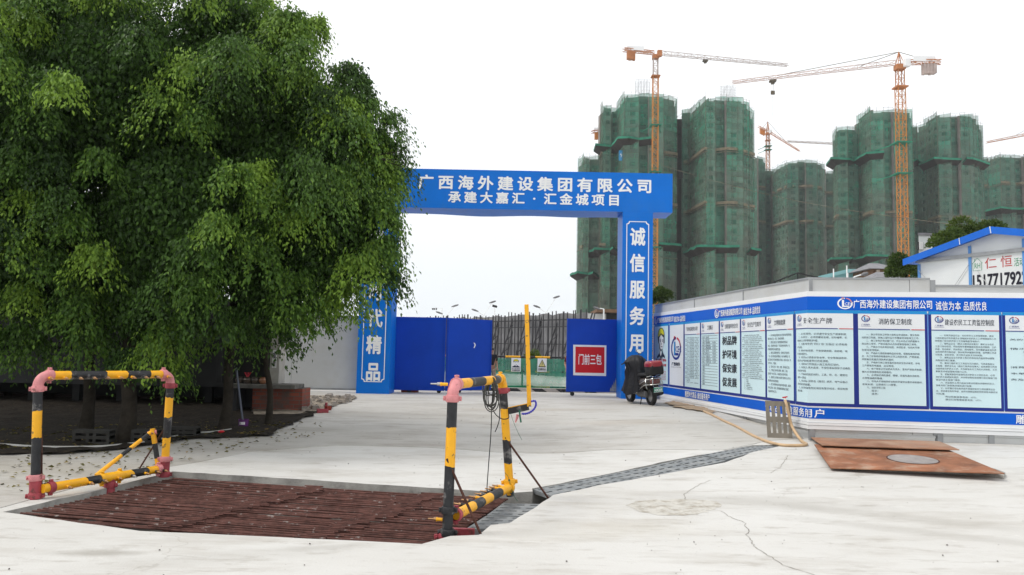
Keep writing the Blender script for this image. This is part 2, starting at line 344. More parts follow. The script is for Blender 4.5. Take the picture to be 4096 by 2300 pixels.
def crack(pxs, w, seed):
    rnd = random.Random(seed); pts = [G(*q) for q in pxs]; out = []
    for a, b in zip(pts, pts[1:]):
        n = max(2, int((b - a).length / .05))
        for k in range(n): p = a.lerp(b, k / n); out.append(Vector((p.x + rnd.uniform(-.014, .014), p.y + rnd.uniform(-.014, .014), 0)))
    for a, b in zip(out, out[1:]):
        d = (b - a).normalized(); s = Vector((-d.y, d.x, 0)) * w * rnd.uniform(.5, 1.2)
        q = [a - s, b - s, b + s, a + s]; ed2.quad(*[(v.x, v.y, gh(v.x, v.y) + .004) for v in q])
crack([(2888, 2047), (2925, 2072), (2978, 2090), (2985, 2110), (2998, 2118), (2984, 2143), (3003, 2160), (3020, 2190), (3042, 2203), (3085, 2230), (3130, 2262), (3180, 2276), (3248, 2300), (3330, 2330)], .004, 1)
crack([(2742, 2000), (2735, 1978), (2760, 1962), (2800, 1937), (2850, 1920)], .003, 2)
crack([(3152, 1822), (3120, 1870), (3080, 1893), (3000, 1890)], .003, 3)
crack([(3330, 1868), (3240, 1876), (3150, 1878), (3080, 1868)], .004, 4)
M['crack'] = pmat('crack_dirt', (.22, .20, .17), .95, .1)
tag(ed2.build('ground_cracks', M['crack']), kind='structure')
# ------------------------------------------------------------------ writing
_tc = {}
def glyphs(body, bold=0.0, res=2, spacing=1.0, lines=1.0):
    k = (body, res, spacing, lines)
    if k in _tc: return _tc[k]
    cu = bpy.data.curves.new('writing', 'FONT'); cu.body = body; cu.resolution_u = res; cu.space_character = spacing; cu.space_line = lines; cu.fill_mode = 'FRONT'
    ob = bpy.data.objects.new('writing', cu); me = bpy.data.meshes.new_from_object(ob)
    v = np.empty(len(me.vertices) * 3, dtype=np.float32); me.vertices.foreach_get('co', v); v = v.reshape(-1, 3)[:, :2]
    f = [list(p.vertices) for p in me.polygons]
    bpy.data.objects.remove(ob); bpy.data.curves.remove(cu); bpy.data.meshes.remove(me)
    _tc[k] = (v, f); return v, f
def write(mb, body, fn, u0, v0, w, h, mi=0, bold=0., res=2, spacing=1., lines=1., keep=False):
    """fit the writing into the box u0..u0+w, v0..v0+h and carry it onto a surface with fn(u, v)"""
    v, f = glyphs(body, bold, res, spacing, lines)
    if len(v) == 0: return
    lo, hi = v.min(0), v.max(0); sx, sy = w / max(1e-6, hi[0] - lo[0]), h / max(1e-6, hi[1] - lo[1])
    if keep: sx = sy = min(sx, sy)
    o = fn(u0, v0); n = (fn(u0 + .01, v0) - o).cross(fn(u0, v0 + .01) - o).normalized()
    for k, (dx, dy) in enumerate(heavy(bold, res)):
        d = n * .0004 * k; mb.add([fn(u0 + (x - lo[0] + dx) * sx, v0 + (y - lo[1] + dy) * sy) + d for x, y in v], f, mi)
def heavy(bold, res):
    """offsets of the copies that thicken the strokes"""
    if bold < .008: return [(0, 0)]
    if res < 2: return [(0, 0), (.022, 0)]
    b = bold; return [(0, 0), (b, 0), (-b, 0), (0, b), (0, -b), (b * .7, b * .7), (-b * .7, b * .7), (b * .7, -b * .7), (-b * .7, -b * .7)]
def flat(o, ux, uz, off):
    """plane at o with unit directions ux, uz, raised by off towards the reader"""
    o, ux, uz = Vector(o), Vector(ux).normalized(), Vector(uz).normalized(); n = ux.cross(uz).normalized()
    return lambda u, v: o + ux * u + uz * v + n * off
# ------------------------------------------------------------------ the blue gate
GY = 22.0
def gx(px, py=1590, Y=GY): return P(px, py, Y).x
gz0 = gh(-1, 22)
zb = P(2300, 843, GY).z; zt = P(2300, 687, GY).z                   # underside and top of the beam
pr0, pr1 = gx(2484), gx(2608); pl1 = gx(1555, 1588); pl0 = gx(1423, 1588)
PD = 1.0
gate = thing('site_gate', ((pl0 + pr1) / 2, GY, gz0), 'big bright blue site gate with white lettering on its beam and posts', 'gate')
for x0, x1 in ((pl0, pl1), (pr0, pr1)):
    MB().box(((x0 + x1) / 2, GY + PD / 2, (zb + gz0) / 2 - .05), (x1 - x0, PD, zb - gz0 + .1)).build('post', M['gate_blue'], gate, .006)
bx0, bx1 = pl0 - .57, gx(2690, 770)
beam = MB(); nseg = 24
rings = []
for i in range(nseg + 1):                                            # the sheet under the beam sags a little
    x = bx0 + (bx1 - bx0) * i / nseg; t = i / nseg
    sag = .05 * math.exp(-((t - .42) / .1) ** 2) + .025 * math.exp(-((t - .70) / .07) ** 2)
    rings.append([(x, GY, zb), (x, GY, zt), (x, GY + PD, zt), (x, GY + PD, zb + .002 - sag)])
beam.loft(rings, 0, True, False); beam.build('beam', M['gate_blue'], gate, 0)
def face(u, v): return Vector((u, GY - .004, v))
def uz(px, py): p = P(px, py, GY); return p.x, p.z
def row(mb, chars, pA, pB, size, bold, squash=1.0):
    (xa, za), (xb, zb_) = uz(*pA), uz(*pB); z = (za + zb_) / 2
    for i, c in enumerate(chars):
        x = xa + (xb - xa) * i / (len(chars) - 1)
        v, f = glyphs(c, bold, 3); lo, hi = v.min(0), v.max(0); cx, cy = (lo + hi) / 2
        if c == '·': cy = hi[1]; cy = (lo[1] + hi[1]) / 2
        for k, (dx, dy) in enumerate(heavy(bold, 3)):
            mb.add([face(x + (a + dx - (.5 if c != '·' else cx)) * size, z + (b + dy - (.36 if c != '·' else cy)) * size * squash) - Vector((0, .0005 * k, 0)) for a, b in v], f)
tx = MB(); row(tx, '广西海外建设集团有限公司', (1704, 728), (2578, 746), .45, .03, .92); tx.build('lettering', M['white_text'], gate)
tx = MB(); row(tx, '承建大嘉汇·汇金城项目', (1818, 790), (2456, 800), .365, .03, .92); tx.build('lettering', M['white_text'], gate)
def column(mb, chars, xc, ztop, zstep, size, bold):
    for i, c in enumerate(chars):
        v, f = glyphs(c, bold, 3)
        for k, (dx, dy) in enumerate(heavy(bold, 3)):
            mb.add([face(xc + (a + dx - .5) * size * .92, ztop - i * zstep + (b + dy - .36) * size * 1.12) - Vector((0, .0005 * k, 0)) for a, b in v], f)
def cut_frame(mb, x0, x1, z0, z1, w, c):
    pts = []
    for (cx, cz, a0) in ((x0, z0, 0), (x1, z0, 90), (x1, z1, 180), (x0, z1, 270)):
        for k in range(7):
            a = R(a0 + 90 - 90 * k / 6); pts.append((cx + c * math.cos(a), cz + c * math.sin(a)))
    n = len(pts); ins = []
    for i, (x, z) in enumerate(pts):
        cx, cz = (x0 + x1) / 2, (z0 + z1) / 2; ins.append((x + (w if x < cx else -w), z + (w if z < cz else -w)))
    for i in range(n):
        j = (i + 1) % n; mb.quad(face(*pts[i]), face(*pts[j]), face(*ins[j]), face(*ins[i]))
xr, xl = (pr0 + pr1) / 2, (pl0 + pl1) / 2
tx = MB(); z1 = P(2548, 948, GY).z; zs = (P(2548, 948, GY).z - P(2548, 1372, GY).z) / 4
column(tx, '诚信服务用户', xr, z1, zs, .47, .03); tx.build('lettering', M['white_text'], gate)
fr = MB(); cut_frame(fr, xr - .315, xr + .315, gz0 + .4, P(2540, 885, GY).z, .022, .07); fr.build('frame_line', M['white_text'], gate)
tx = MB(); column(tx, '雕塑时代精品', xl, P(1500, 1488, GY).z + zs * 5, zs, .47, .03); tx.build('lettering', M['white_text'], gate)
fr = MB(); cut_frame(fr, xl - .315, xl + .315, P(1490, 1528, GY).z, P(2540, 885, GY).z, .022, .07); fr.build('frame_line', M['white_text'], gate)
# sheet-metal leaves of the gate
def gate_leaf(name, a, b, zlo, zhi, label, feet):
    a, b = Vector(a), Vector(b); d = (b - a); L = d.length; d.normalize(); n = Vector((-d.y, d.x, 0))
    t = thing(name, ((a.x + b.x) / 2, (a.y + b.y) / 2, gh(a.x, a.y)), label, 'gate leaf', 'blue sheet-metal gate leaves')
    mid = (a + b) / 2; rot = Matrix((d, n, Vector((0, 0, 1)))).transposed()
    MB().box((mid.x, mid.y, (zlo + zhi) / 2), (L, .05, zhi - zlo), 0, rot).build('sheet', M['leaf_blue'], t, .004)
    fr = MB()
    for p in (a + d * .02, b - d * .02): fr.bar(Vector((p.x, p.y, zlo)) - n * .03, Vector((p.x, p.y, zhi)) - n * .03, .04, .04)
    for z in (zlo + .1, zhi - .1): fr.bar(Vector((a.x, a.y, z)) - n * .012 + d * .05, Vector((b.x, b.y, z)) - n * .012 - d * .05, .03, .035)
    fr.build('frame', M['leaf_blue'], t)
    for s in feet:
        p = a + d * L * s; g = gh(p.x, p.y)
        f = MB().bar((p.x, p.y, zlo + .02), (p.x, p.y, g + .12), .03).build('wheel_bracket', M['brass'], t)
        MB().cyl(Vector((p.x, p.y, g + .062)) - d.cross(Vector((0, 0, 1))) * .02, Vector((p.x, p.y, g + .062)) + d.cross(Vector((0, 0, 1))) * .02, .06, 14).build('wheel', M['rubber'], t)
    return t, a, d, n, L
def Pg(px, Y): p = P(px, 1420, Y); return (p.x, p.y, 0)
zlo = P(1700, 1562, 23).z; zhi = P(1700, 1269, 23).z
l1 = gate_leaf('gate_leaf', Pg(1566, 23.0), Pg(1781, 23.0), zlo, zhi, 'plain deep blue sheet-metal gate leaf fixed to the left gate post', (.35, .9))
l2 = gate_leaf('gate_leaf', Pg(1785, 23.03), Pg(1963, 24.2), zlo, zhi, 'deep blue gate leaf with a small white scrap stuck on it, beside the gate opening', (.3,))
l3 = gate_leaf('gate_leaf', Pg(2266, 23.0), Pg(2472, 23.15), P(2266, 1566, 23).z, P(2266, 1274, 23).z, 'deep blue gate leaf carrying the red and white notice', (.12,))
t, a, d, n, L = l2; fn = lambda u, v: a + d * u - n * .032 + Vector((0, 0, v))
s0 = L * .58; zc = P(1893, 1380, 23.7).z
mk = MB(); mk.add([fn(s0 + x, zc + z) for x, z in ((0, .075), (.05, .06), (.085, -.0), (.04, -.09), (.005, -.085), (.045, 0))], [(0, 1, 2, 5), (5, 2, 3, 4)]); mk.build('paper_scrap', M['white_text'], t)
t, a, d, n, L = l3; fn3 = lambda u, v: a + d * u - n * .034 + Vector((0, 0, v))
def sfind(fa, fd, px):
    r = ray(px, 1420); k = r.x / r.y; return (k * fa.y - fa.x) / (fd.x - k * fd.y)
sL, sR = sfind(a, d, 2293), sfind(a, d, 2424); zT, zB = P(2360, 1380, 23).z, P(2360, 1502, 23).z
no = thing('red_notice', fn3((sL + sR) / 2, zB), 'red square notice with white characters and a white border on the blue gate leaf', 'notice')
def rect(mb, fn, u0, v0, u1, v1, mi=0): return mb.quad(fn(u0, v0), fn(u1, v0), fn(u1, v1), fn(u0, v1), mi)
def lift(f, k, nn): return lambda u, v: f(u, v) - nn * k
M['red'] = pmat('red_vinyl', (.56, .006, .016), .45, .3, var=.05)
bd = MB(); p = [fn3(sL, zB), fn3(sR, zB - .01), fn3(sR, zT), fn3(sL - .01, zT)]; bd.prism([q - n * .006 for q in p], n * .006); bd.build('border', M['white'], no)
rd = MB(); rect(rd, lift(fn3, .009, n), sL + .055, zB + .075, sR - .055, zT - .055); rd.build('red_field', M['red'], no)
tx = MB(); write(tx, '门前三包', lift(fn3, .012, n), sL + .15, zB + .31, sR - sL - .29, .30, 0, .012, 3); tx.build('lettering', M['white_text'], no)
tt = MB()
for i in range(6):                                                    # torn paint at the foot of the leaf
    u = L * (.84 + .03 * i); h = .12 + .09 * i; tt.add([lift(fn3, .004, n)(u + x, P(2266, 1566, 23).z + .02 + z) for x, z in ((0, 0), (.045, 0), (.05, h * .7), (.03, h), (.012, h * .6))], [(0, 1, 2, 3, 4)])
tt.build('worn_patch', pmat('bare_metal_grey', (.3, .31, .33), .6, .3, var=.3, scale=12), l3[0])
# low red-brown box standing under the first leaf
b1, b2 = G(1572, 1586), G(1630, 1586); MBx = MB().box(((b1.x + b2.x) / 2, 23.2, gh(-3, 23) + .09), (b2.x - b1.x + .1, .35, .18)); tag(MBx.build('steel_box', pmat('red_oxide', (.14, .03, .02), .7, .2, var=.3), None, .006, (b1.x, 23.2, gh(-3, 23))), 'low red-oxide steel box under the blue gate leaf at the left post', 'box')
# ------------------------------------------------------------------ grey hoarding on the left of the gate
hx1 = pl0 - .02; hl = thing('metal_hoarding', (-6.5, 22.5, gh(-6, 22.5)), 'pale grey sheet-metal hoarding running from the left gate post behind the trees', 'fence')
x = hx1; zt_h = P(1430, 1272, 22.5).z
while x > -17:
    MB().box((x - .95, 22.5, (zt_h + gh(x, 22.5)) / 2 + .05), (1.89, .05, zt_h - gh(x, 22.5) - .1)).build('sheet', M['hoarding'], hl, .004); x -= 1.9
ra = MB()
ra.bar((hx1, 22.455, zt_h + .03), (-17, 22.455, zt_h + .03), .05, .06); ra.bar((hx1, 22.46, gz0 + .09), (-17, 22.46, gh(-17, 22.5) + .09), .04, .05); ra.build('rail', M['hoarding_frame'], hl)
# ------------------------------------------------------------------ notice board and the hoarding that carries it
C2 = P(3230, 1420, 14.0); A2 = P(2611, 1420, 22.75); E2 = P(4096, 1420, 13.45)
C2, A2, E2 = [Vector((p.x, p.y, 0)) for p in (C2, A2, E2)]
d1 = (C2 - A2); SF = d1.length; d1.normalize(); d2 = (E2 - C2).normalized(); n1 = Vector((d1.y, -d1.x, 0)); n2 = Vector((d2.y, -d2.x, 0))
if n1.dot(-A2) < 0: n1 = -n1
if n2.dot(-C2) < 0: n2 = -n2
SEND = SF + (E2 - C2).length + 2.2
def B(s, z, off=0.):
    zz = CAMZ + z
    if s <= SF: p = A2 + d1 * s + n1 * off
    else: p = C2 + d2 * (s - SF) + n2 * off
    if abs(s - SF) < 1e-6: m = (n1 + n2).normalized(); p = C2 + m * off / m.dot(n1)
    return Vector((p.x, p.y, zz))
def S(px):
    r = ray(px, 1420); k = r.x / r.y
    if px < 3230: return (k * A2.y - A2.x) / (d1.x - k * d1.y)
    return SF + (k * C2.y - C2.x) / (d2.x - k * d2.y)
def Zr(py): return (1430.6 - py) / FPX * 14.0                         # height at the fold, relative to the lens
def brect(mb, s0, z0, s1, z1, off, mi=0):
    cuts = [s0] + ([SF] if s0 < SF - .001 and s1 > SF + .001 else []) + [s1]
    for a, b in zip(cuts, cuts[1:]): mb.quad(B(a, z0, off), B(b, z0, off), B(b, z1, off), B(a, z1, off), mi)
    return mb
def bslab(mb, s0, z0, s1, z1, off0, off1, mi=0):
    cuts = [s0] + ([SF] if s0 < SF - .001 and s1 > SF + .001 else []) + [s1]
    for a, b in zip(cuts, cuts[1:]):
        v = [B(a, z0, off0), B(b, z0, off0), B(b, z1, off0), B(a, z1, off0), B(a, z0, off1), B(b, z0, off1), B(b, z1, off1), B(a, z1, off1)]
        mb.add(v, [(3, 2, 1, 0), (4, 5, 6, 7), (0, 1, 5, 4), (1, 2, 6, 5), (2, 3, 7, 6), (3, 0, 4, 7)], mi)
    return mb
hb = thing('metal_hoarding', B(SF, -1.4), 'pale grey sheet-metal hoarding behind the blue and white notice board', 'fence')
st = S(3730); zf = Zr(1116)
joints = [.0, S(2770), S(2965), SF]
for a, b in zip(joints, joints[1:]): bslab(MB(), a + .012, -1.28, b - .012, zf, -.10, -.05).build('sheet', M['hoarding'], hb)
bslab(MB(), SF + .09, -1.28, S(3648) - .004, zf, -.10, -.05).build('sheet', M['hoarding'], hb)
bslab(MB(), S(3648) + .004, -1.28, st, zf, -.10, -.046).build('sheet', M['hoarding'], hb)
bslab(MB(), st + .09, -1.28, SEND, Zr(1143), -.10, -.05).build('sheet', M['hoarding'], hb)
ra = MB()
for a, b, z in ((0, SF, zf), (SF, st, zf), (st, SEND, Zr(1143))): bslab(ra, a, z, b, z + .035, -.12, -.035)
for s in joints[1:3]: bslab(ra, s - .02, -1.28, s + .02, zf - .002, -.11, -.04)
bslab(ra, SF - .001, -1.28, SF + .088, zf - .002, -.112, -.042); bslab(ra, st + .002, -1.28, st + .085, zf - .002, -.11, -.036)
ra.build('rail', M['hoarding_frame'], hb)
for s in (.6, S(2765), S(2975), SF - .03, S(3755), S(3960), SEND - .3):
    p = B(s, 0, -.08); mbp = MB().box((p.x, p.y, (gh(p.x, p.y) + CAMZ - 1.2) / 2), (.09, .09, CAMZ - 1.2 - gh(p.x, p.y) + .1)); mbp.build('post', M['hoarding_frame'], hb)
# lower sheet at the right, resting on the ground, and the rail under the board
bslab(MB(), S(3770), -1.50, SEND, -1.285, -.10, -.055).build('sheet', M['hoarding'], hb)
bslab(MB(), SF + .1, -1.325, S(3755) - .06, -1.285, -.09, -.05).build('sheet', M['hoarding'], hb)
bo = thing('notice_board', B(SF, -1.2), 'long blue and white safety notice board folding round the corner of the hoarding', 'notice board')
M['board_white'] = pmat('white_board', (.78, .79, .80), .45, .35, var=.05, scale=1.5)
M['board_blue'] = pmat('banner_blue', (.001, .105, .58), .5, .15, var=.05, scale=1)
M['board_sky'] = pmat('light_blue_print', (.12, .27, .66), .5, .3, var=.05, scale=1)
M['sheet_pale'] = pmat('pale_cyan_print', (.60, .775, .82), .45, .3, var=.03, scale=1)
M['sheet_white'] = pmat('white_print', (.74, .77, .80), .45, .3, var=.03, scale=1)
M['navy'] = pmat('navy_print', (.008, .022, .22), .45, .3, var=.05)
M['azure'] = pmat('azure_print', (.01, .26, .62), .45, .3, var=.05)
M['red_ink'] = pmat('red_ink', (.55, .03, .05), .5, .3, var=.05)
M['ink'] = pmat('blue_black_ink', (.02, .03, .055), .5, .2, var=.05)
M['helmet_yellow'] = pmat('yellow_print', (.72, .68, .03), .5, .3, var=.05)
M['skyblue_ink'] = pmat('mid_blue_ink', (.02, .22, .55), .5, .3, var=.05)
bslab(MB(), .02, -1.12, SEND, 1.165, -.048, -.01).build('backing', M['board_white'], bo)
brect(MB(), .05, Zr(1240), SEND, 1.075, -.006).build('top_banner', M['board_blue'], bo)
brect(MB(), .05, -1.055, SEND, -.865, -.006).build('bottom_banner', M['board_blue'], bo)
brect(MB(), .05, -.825, SEND, Zr(1249), -.008).build('panel_field', M['board_sky'], bo)
tr = MB(); bslab(tr, .02, -1.165, SEND, -1.125, -.05, .012); bslab(tr, .02, -1.235, SEND, -1.172, -.05, .004); tr.build('foot_rail', M['board_white'], bo)
def logo(mb, s, z, w, h, off, K):   # ring with a gap, letters ICEC inside it; K = material slots (ring, red, letter)
    fn = lambda u, v: B(u, v, off); cx, cz = s + w / 2, z + h / 2; n = 34
    for i in range(n):
        a0, a1 = R(25 + 310 * 0 + 300 * i / n + 65), R(25 + 300 * (i + 1) / n + 65); k = 1 - .22 * math.sin(math.pi * i / n)
        q = [(a0, 1), (a1, 1), (a1, .80), (a0, .80)]
        mb.add([fn(cx + w * .5 * math.cos(a) * r, cz + h * .5 * math.sin(a) * r) for a, r in q], [(0, 1, 2, 3)], K[0])
    for i in range(10):
        a0, a1 = R(8 + 72 * i / 10), R(8 + 72 * (i + 1) / 10)
        mb.add([fn(cx + w * .5 * math.cos(a) * r, cz + h * .5 * math.sin(a) * r) for a, r in ((a0, 1), (a1, 1), (a1, .82), (a0, .82))], [(0, 1, 2, 3)], K[1])
    mb.add([fn(cx - w * .14 + w * .1 * math.cos(R(36 * i)), cz + h * .46 + h * .085 * math.sin(R(36 * i))) for i in range(10)], [list(range(10))], K[1])
    f2 = lambda u, v: B(u, v, off + .003)
    rect(mb, f2, cx - w * .2, cz - h * .3, cx - w * .06, cz + h * .3, K[3]); rect(mb, f2, cx - w * .06, cz - h * .3, cx + w * .26, cz - h * .2, K[2])
    write(mb, 'CEC', lambda u, v: B(u, v, off + .004), cx - w * .03, cz - h * .16, w * .56, h * .26, K[2], .03, 1)
def banner_row(s0, s1):
    w = s1 - s0; h = .16; z0 = (Zr(1240) + 1.075) / 2 - h / 2
    lg = MB(); fn = lambda u, v: B(u, v, 0.)
    logo(lg, s0, z0 - .02, w * .105, h + .04, -.002, (0, 1, 0, 0)); lg.build('logo', [M['white_text'], M['pink']], bo)
    t = MB(); write(t, '广西海外建设集团有限公司', fn, s0 + w * .11, z0 + .0, w * .53, h * .92, 0, .014, 2); t.build('lettering', M['white_text'], bo)
    t = MB(); write(t, '诚信为本', fn, s0 + w * .665, z0 - .02, w * .165, h * .95, 0, .01, 2, 1.1); write(t, '品质优良', fn, s0 + w * .85, z0 - .02, w * .15, h * .95, 0, .01, 2, 1.1); t.build('lettering', M['white_text'], bo)
banner_row(S(2617), S(2741)); banner_row(S(2858), S(3042)); banner_row(S(3352), S(3952))
def foot_row(s0, s1, body):
    t = MB(); write(t, body, lambda u, v: B(u, v, 0.), s0, -.96 - .075, s1 - s0, .15, 0, .012, 2, 1.15); t.build('lettering', M['white_text'], bo)
foot_row(S(2741), S(2838), '雕塑时代精品 诚信服务用户'); foot_row(S(3060), S(3294), '代精品 诚信服务用户'); foot_row(S(4056), S(4056) + 2.2, '雕塑时代精品 诚信服务用户')
zS0, zS1, zR = -.783, Zr(1253), Zr(1314)
def panel(px0, px1, title, body, kind='text', **k):
    s0, s1 = S(px0), S(px1) if px1 < 4096 else S(px0) + 1.18
    w = s1 - s0; gl = min(.03, w * .03) + .012
    bw = MB(); bslab(bw, s0 - gl, zS0 - .055, s1 + gl, zS1 + .055, -.007, -.002)
    pn = bw.build('notice_panel', M['navy'], bo)
    e = MB(); brect(e, s0 - gl, zS1, s1 + gl, zS1 + .055, .0); e.build('top_edge', M['azure'], pn)
    sh = MB(); brect(sh, s0, zS0, s1, zS1, .001); sh.build('sheet', M['sheet_white'] if kind == 'logo' else M['sheet_pale'], pn)
    off = .007; fn = lambda u, v: B(u, v, off)
    if kind in ('text', 'table', 'slogan', 'plain'):
        hd = MB(); brect(hd, s0, zR, s1, zS1, .004); hd.build('header', M['sheet_white'], pn)
        rl = MB(); brect(rl, s0 + w * .0, zR - .006, s0 + w * .78, zR + .008, .0065, 0); brect(rl, s0 + w * .80, zR - .006, s1, zR + .008, .0065, 1); rl.build('rule_line', [M['navy'], M['red_ink']], pn)
        if kind != 'plain':
            lg = MB(); lw = w * .13; logo(lg, s0 + w * .05, zR + .125, lw, .115, .0075, (0, 1, 0, 2)); write(lg, '广西海外', lambda u, v: B(u, v, .0075), s0 + w * .05, zR + .065, lw, .028, 0, .01, 1)
            brect(lg, s0 + w * .045, zR + .05, s0 + w * .19, zR + .055, .0075, 0); lg.build('logo', [M['navy'], M['red_ink'], M['skyblue_ink']], pn)
        t = MB(); tl, tr_ = k.get('tpos', (.24, .8)); write(t, title, fn, s0 + w * tl, zR + .085, w * (tr_ - tl), .105, 0, .009, 1, 1.05); t.build('title_lettering', M['ink'], pn)
    if kind in ('text', 'plain'):
        ls = body.split('\n'); n = len(ls); top = zR - .06; bot = zS0 + k.get('foot', .1); st_ = (top - bot) / n; mxl = max(len(x) for x in ls); t = MB()
        for i, l in enumerate(ls):
            ind = len(l) - len(l.lstrip('　')); c = l.strip('　')
            if not c: continue
            cw = w * .9 / mxl; write(t, c, fn, s0 + w * .05 + ind * cw, top - (i + .9) * st_, cw * len(c), min(st_ * .66, .052), 0, k.get('bold', 0), 1)
        t.build('body_lettering', M['ink'], pn)
    return pn, s0, s1, w, fn
# 1 helmet poster: a plain line drawing of a worker in a yellow helmet
pn, s0, s1, w, fn = panel(2618.7, 2672, '', '', 'poster')
def shape(mb, pts, mi, lev=0): mb.add([B(s0 + w * x, zS0 + (zS1 - zS0) * y, .006 + .0015 * lev) for x, y in pts], [list(range(len(pts)))], mi)
def arc(cx, cy, rx, ry, a0, a1, n=14): return [(cx + rx * math.cos(R(a0 + (a1 - a0) * i / n)), cy + ry * math.sin(R(a0 + (a1 - a0) * i / n))) for i in range(n + 1)]
dr = MB()
shape(dr, arc(.5, .845, .25, .13, 0, 180) + [(.24, .80), (.30, .70), (.76, .70)], 0, 0)
shape(dr, arc(.5, .85, .215, .11, 0, 180) + [(.29, .82)], 1, 1)
shape(dr, [(.40, .855), (.46, .96), (.54, .96), (.50, .85)], 1, 2); shape(dr, [(.33, .82), (.52, .88), (.74, .83), (.74, .815), (.52, .855), (.33, .80)], 0, 3)
shape(dr, [(.36, .80), (.52, .845), (.70, .80), (.69, .68), (.62, .605), (.52, .59), (.42, .63), (.36, .70)], 2, 2)
for q in ([(.42, .765), (.52, .765), (.52, .752), (.42, .75)], [(.58, .765), (.68, .765), (.68, .75), (.58, .752)], [(.44, .738), (.51, .738), (.51, .725), (.44, .725)], [(.60, .738), (.66, .738), (.66, .725), (.60, .725)], [(.55, .72), (.58, .68), (.53, .675)], [(.50, .645), (.57, .655), (.63, .645), (.565, .632)], [(.36, .70), (.40, .70), (.45, .615), (.52, .585), (.62, .60), (.62, .585), (.50, .565), (.40, .60)]): shape(dr, q, 0, 4)
shape(dr, [(.44, .60), (.38, .53), (.22, .47), (.20, .43), (.42, .47), (.50, .40), (.52, .47), (.58, .41), (.62, .47), (.80, .44), (.78, .48), (.64, .54), (.60, .59), (.55, .50), (.50, .50)], 0, 1)
shape(dr, [(.46, .585), (.42, .52), (.50, .47), (.53, .52), (.50, .575)], 2, 2)
dr.build('drawing', [M['ink'], M['helmet_yellow'], M['sheet_white']], pn)
t = MB(); H = zS1 - zS0
write(t, '进入施工现场', fn, s0 + w * .1, zS0 + H * .385, w * .78, H * .045, 0, .02, 2); write(t, '必须戴安全帽', fn, s0 + w * .1, zS0 + H * .30, w * .78, H * .045, 0, .02, 2)
for i in range(6):
    write(t, '进入施工现场', fn, s0 + w * .12, zS0 + H * (.205 - .028 * i), w * .33, H * .017, 0, .02, 1); write(t, '戴好安全帽', fn, s0 + w * .55, zS0 + H * (.205 - .028 * i), w * .3, H * .017, 0, .02, 1)
t.build('lettering', M['red_ink'], pn)
# 2 logo poster
pn, s0, s1, w, fn = panel(2679, 2733.6, '', '', 'logo')
lg = MB(); logo(lg, s0 + w * .12, zS0 + H * .42, w * .72, H * .38, .006, (0, 1, 0, 2)); lg.build('logo', [M['navy'], M['red_ink'], M['skyblue_ink']], pn)
t = MB(); write(t, '广西海外', fn, s0 + w * .18, zS0 + H * .325, w * .6, H * .055, 0, .03, 2, 1.1); write(t, 'INTERNATIONAL CONSTRUCTION', fn, s0 + w * .12, zS0 + H * .292, w * .74, H * .013, 0, .03, 1); t.build('lettering', M['ink'], pn)
TXT3 = '　　广西海外建设集团有限公司是国家一级\n施工企业，公司坚持质量第一、安全第一，\n以诚信为本，以品质求发展，服务于用户。\n' * 9 + '　　公司地址：\n　　联系电话：\n　　安全生产，文明施工，诚信服务用户。'
panel(2739, 2800, '广西海外建设集团有限公司简介', TXT3, 'plain', tpos=(.1, .88))
pn, s0, s1, w, fn = panel(2805, 2875.5, '工程概况', '', 'table', tpos=(.36, .68))
tb = MB(); ttl = ['名称', '地点', '面积', '结构', '层数', '建设单位', '勘察单位', '设计单位', '监理单位', '施工单位', '开工日期', '项目', '质量', '安全', '技术', '施工员', '材料', '预算']
z0, z1 = zR - .05, zS0 + .1; stp = (z0 - z1) / 18; ln = MB()
for i in range(19): brect(ln, s0 + w * .06, z0 - i * stp - .003, s1 - w * .06, z0 - i * stp + .003, .006)
for i, c in enumerate(ttl):
    write(tb, c, fn, s0 + w * .08, z0 - (i + .8) * stp, w * .13, stp * .55, 0, .02, 1)
    if i < 11: write(tb, ['汇金城项目', '南宁市', '建筑面积', '框架结构', '', '广西海外公司', '勘察设计公司', '广西建筑公司', '工程监理公司', '广西海外公司', '年 月'][i] or '层', fn, s0 + w * .26, z0 - (i + .8) * stp, w * (.2 + .03 * (i % 5)), stp * .55, 0, .02, 1)
    if 1 < i < 10: write(tb, '负责人', fn, s0 + w * .66, z0 - (i + .8) * stp, w * .2, stp * .55, 0, .02, 1)
ln.build('table_lines', M['ink'], pn); tb.build('body_lettering', M['ink'], pn)
pn, s0, s1, w, fn = panel(2881, 2960, '全项质量环境安全方针', '', 'slogan', tpos=(.25, .92))
t = MB()
for i, c in enumerate(('树品牌', '护环境', '保安康', '促发展')): write(t, c, fn, s0 + w * .13, zR - .27 - i * .30, w * .72, .19, 0, .014, 3)
t.build('body_lettering', M['black_text'], pn)
TXT6 = '　　为加强施工现场的安全生产管理，\n保障职工在生产过程中的安全与健康，现告\n知如下：进入现场必须遵守安全生产规章制\n度，服从管理，正确佩戴和使用劳动保护用品。\n' * 6 + '　　一、安全\n　　二、质量\n　　三、文明施工\n　　四、防火防电\n　　五、严禁违章作业\n　　六、严禁酒后上岗'
panel(2966, 3061, '安全生产告知书', TXT6, tpos=(.28, .84))
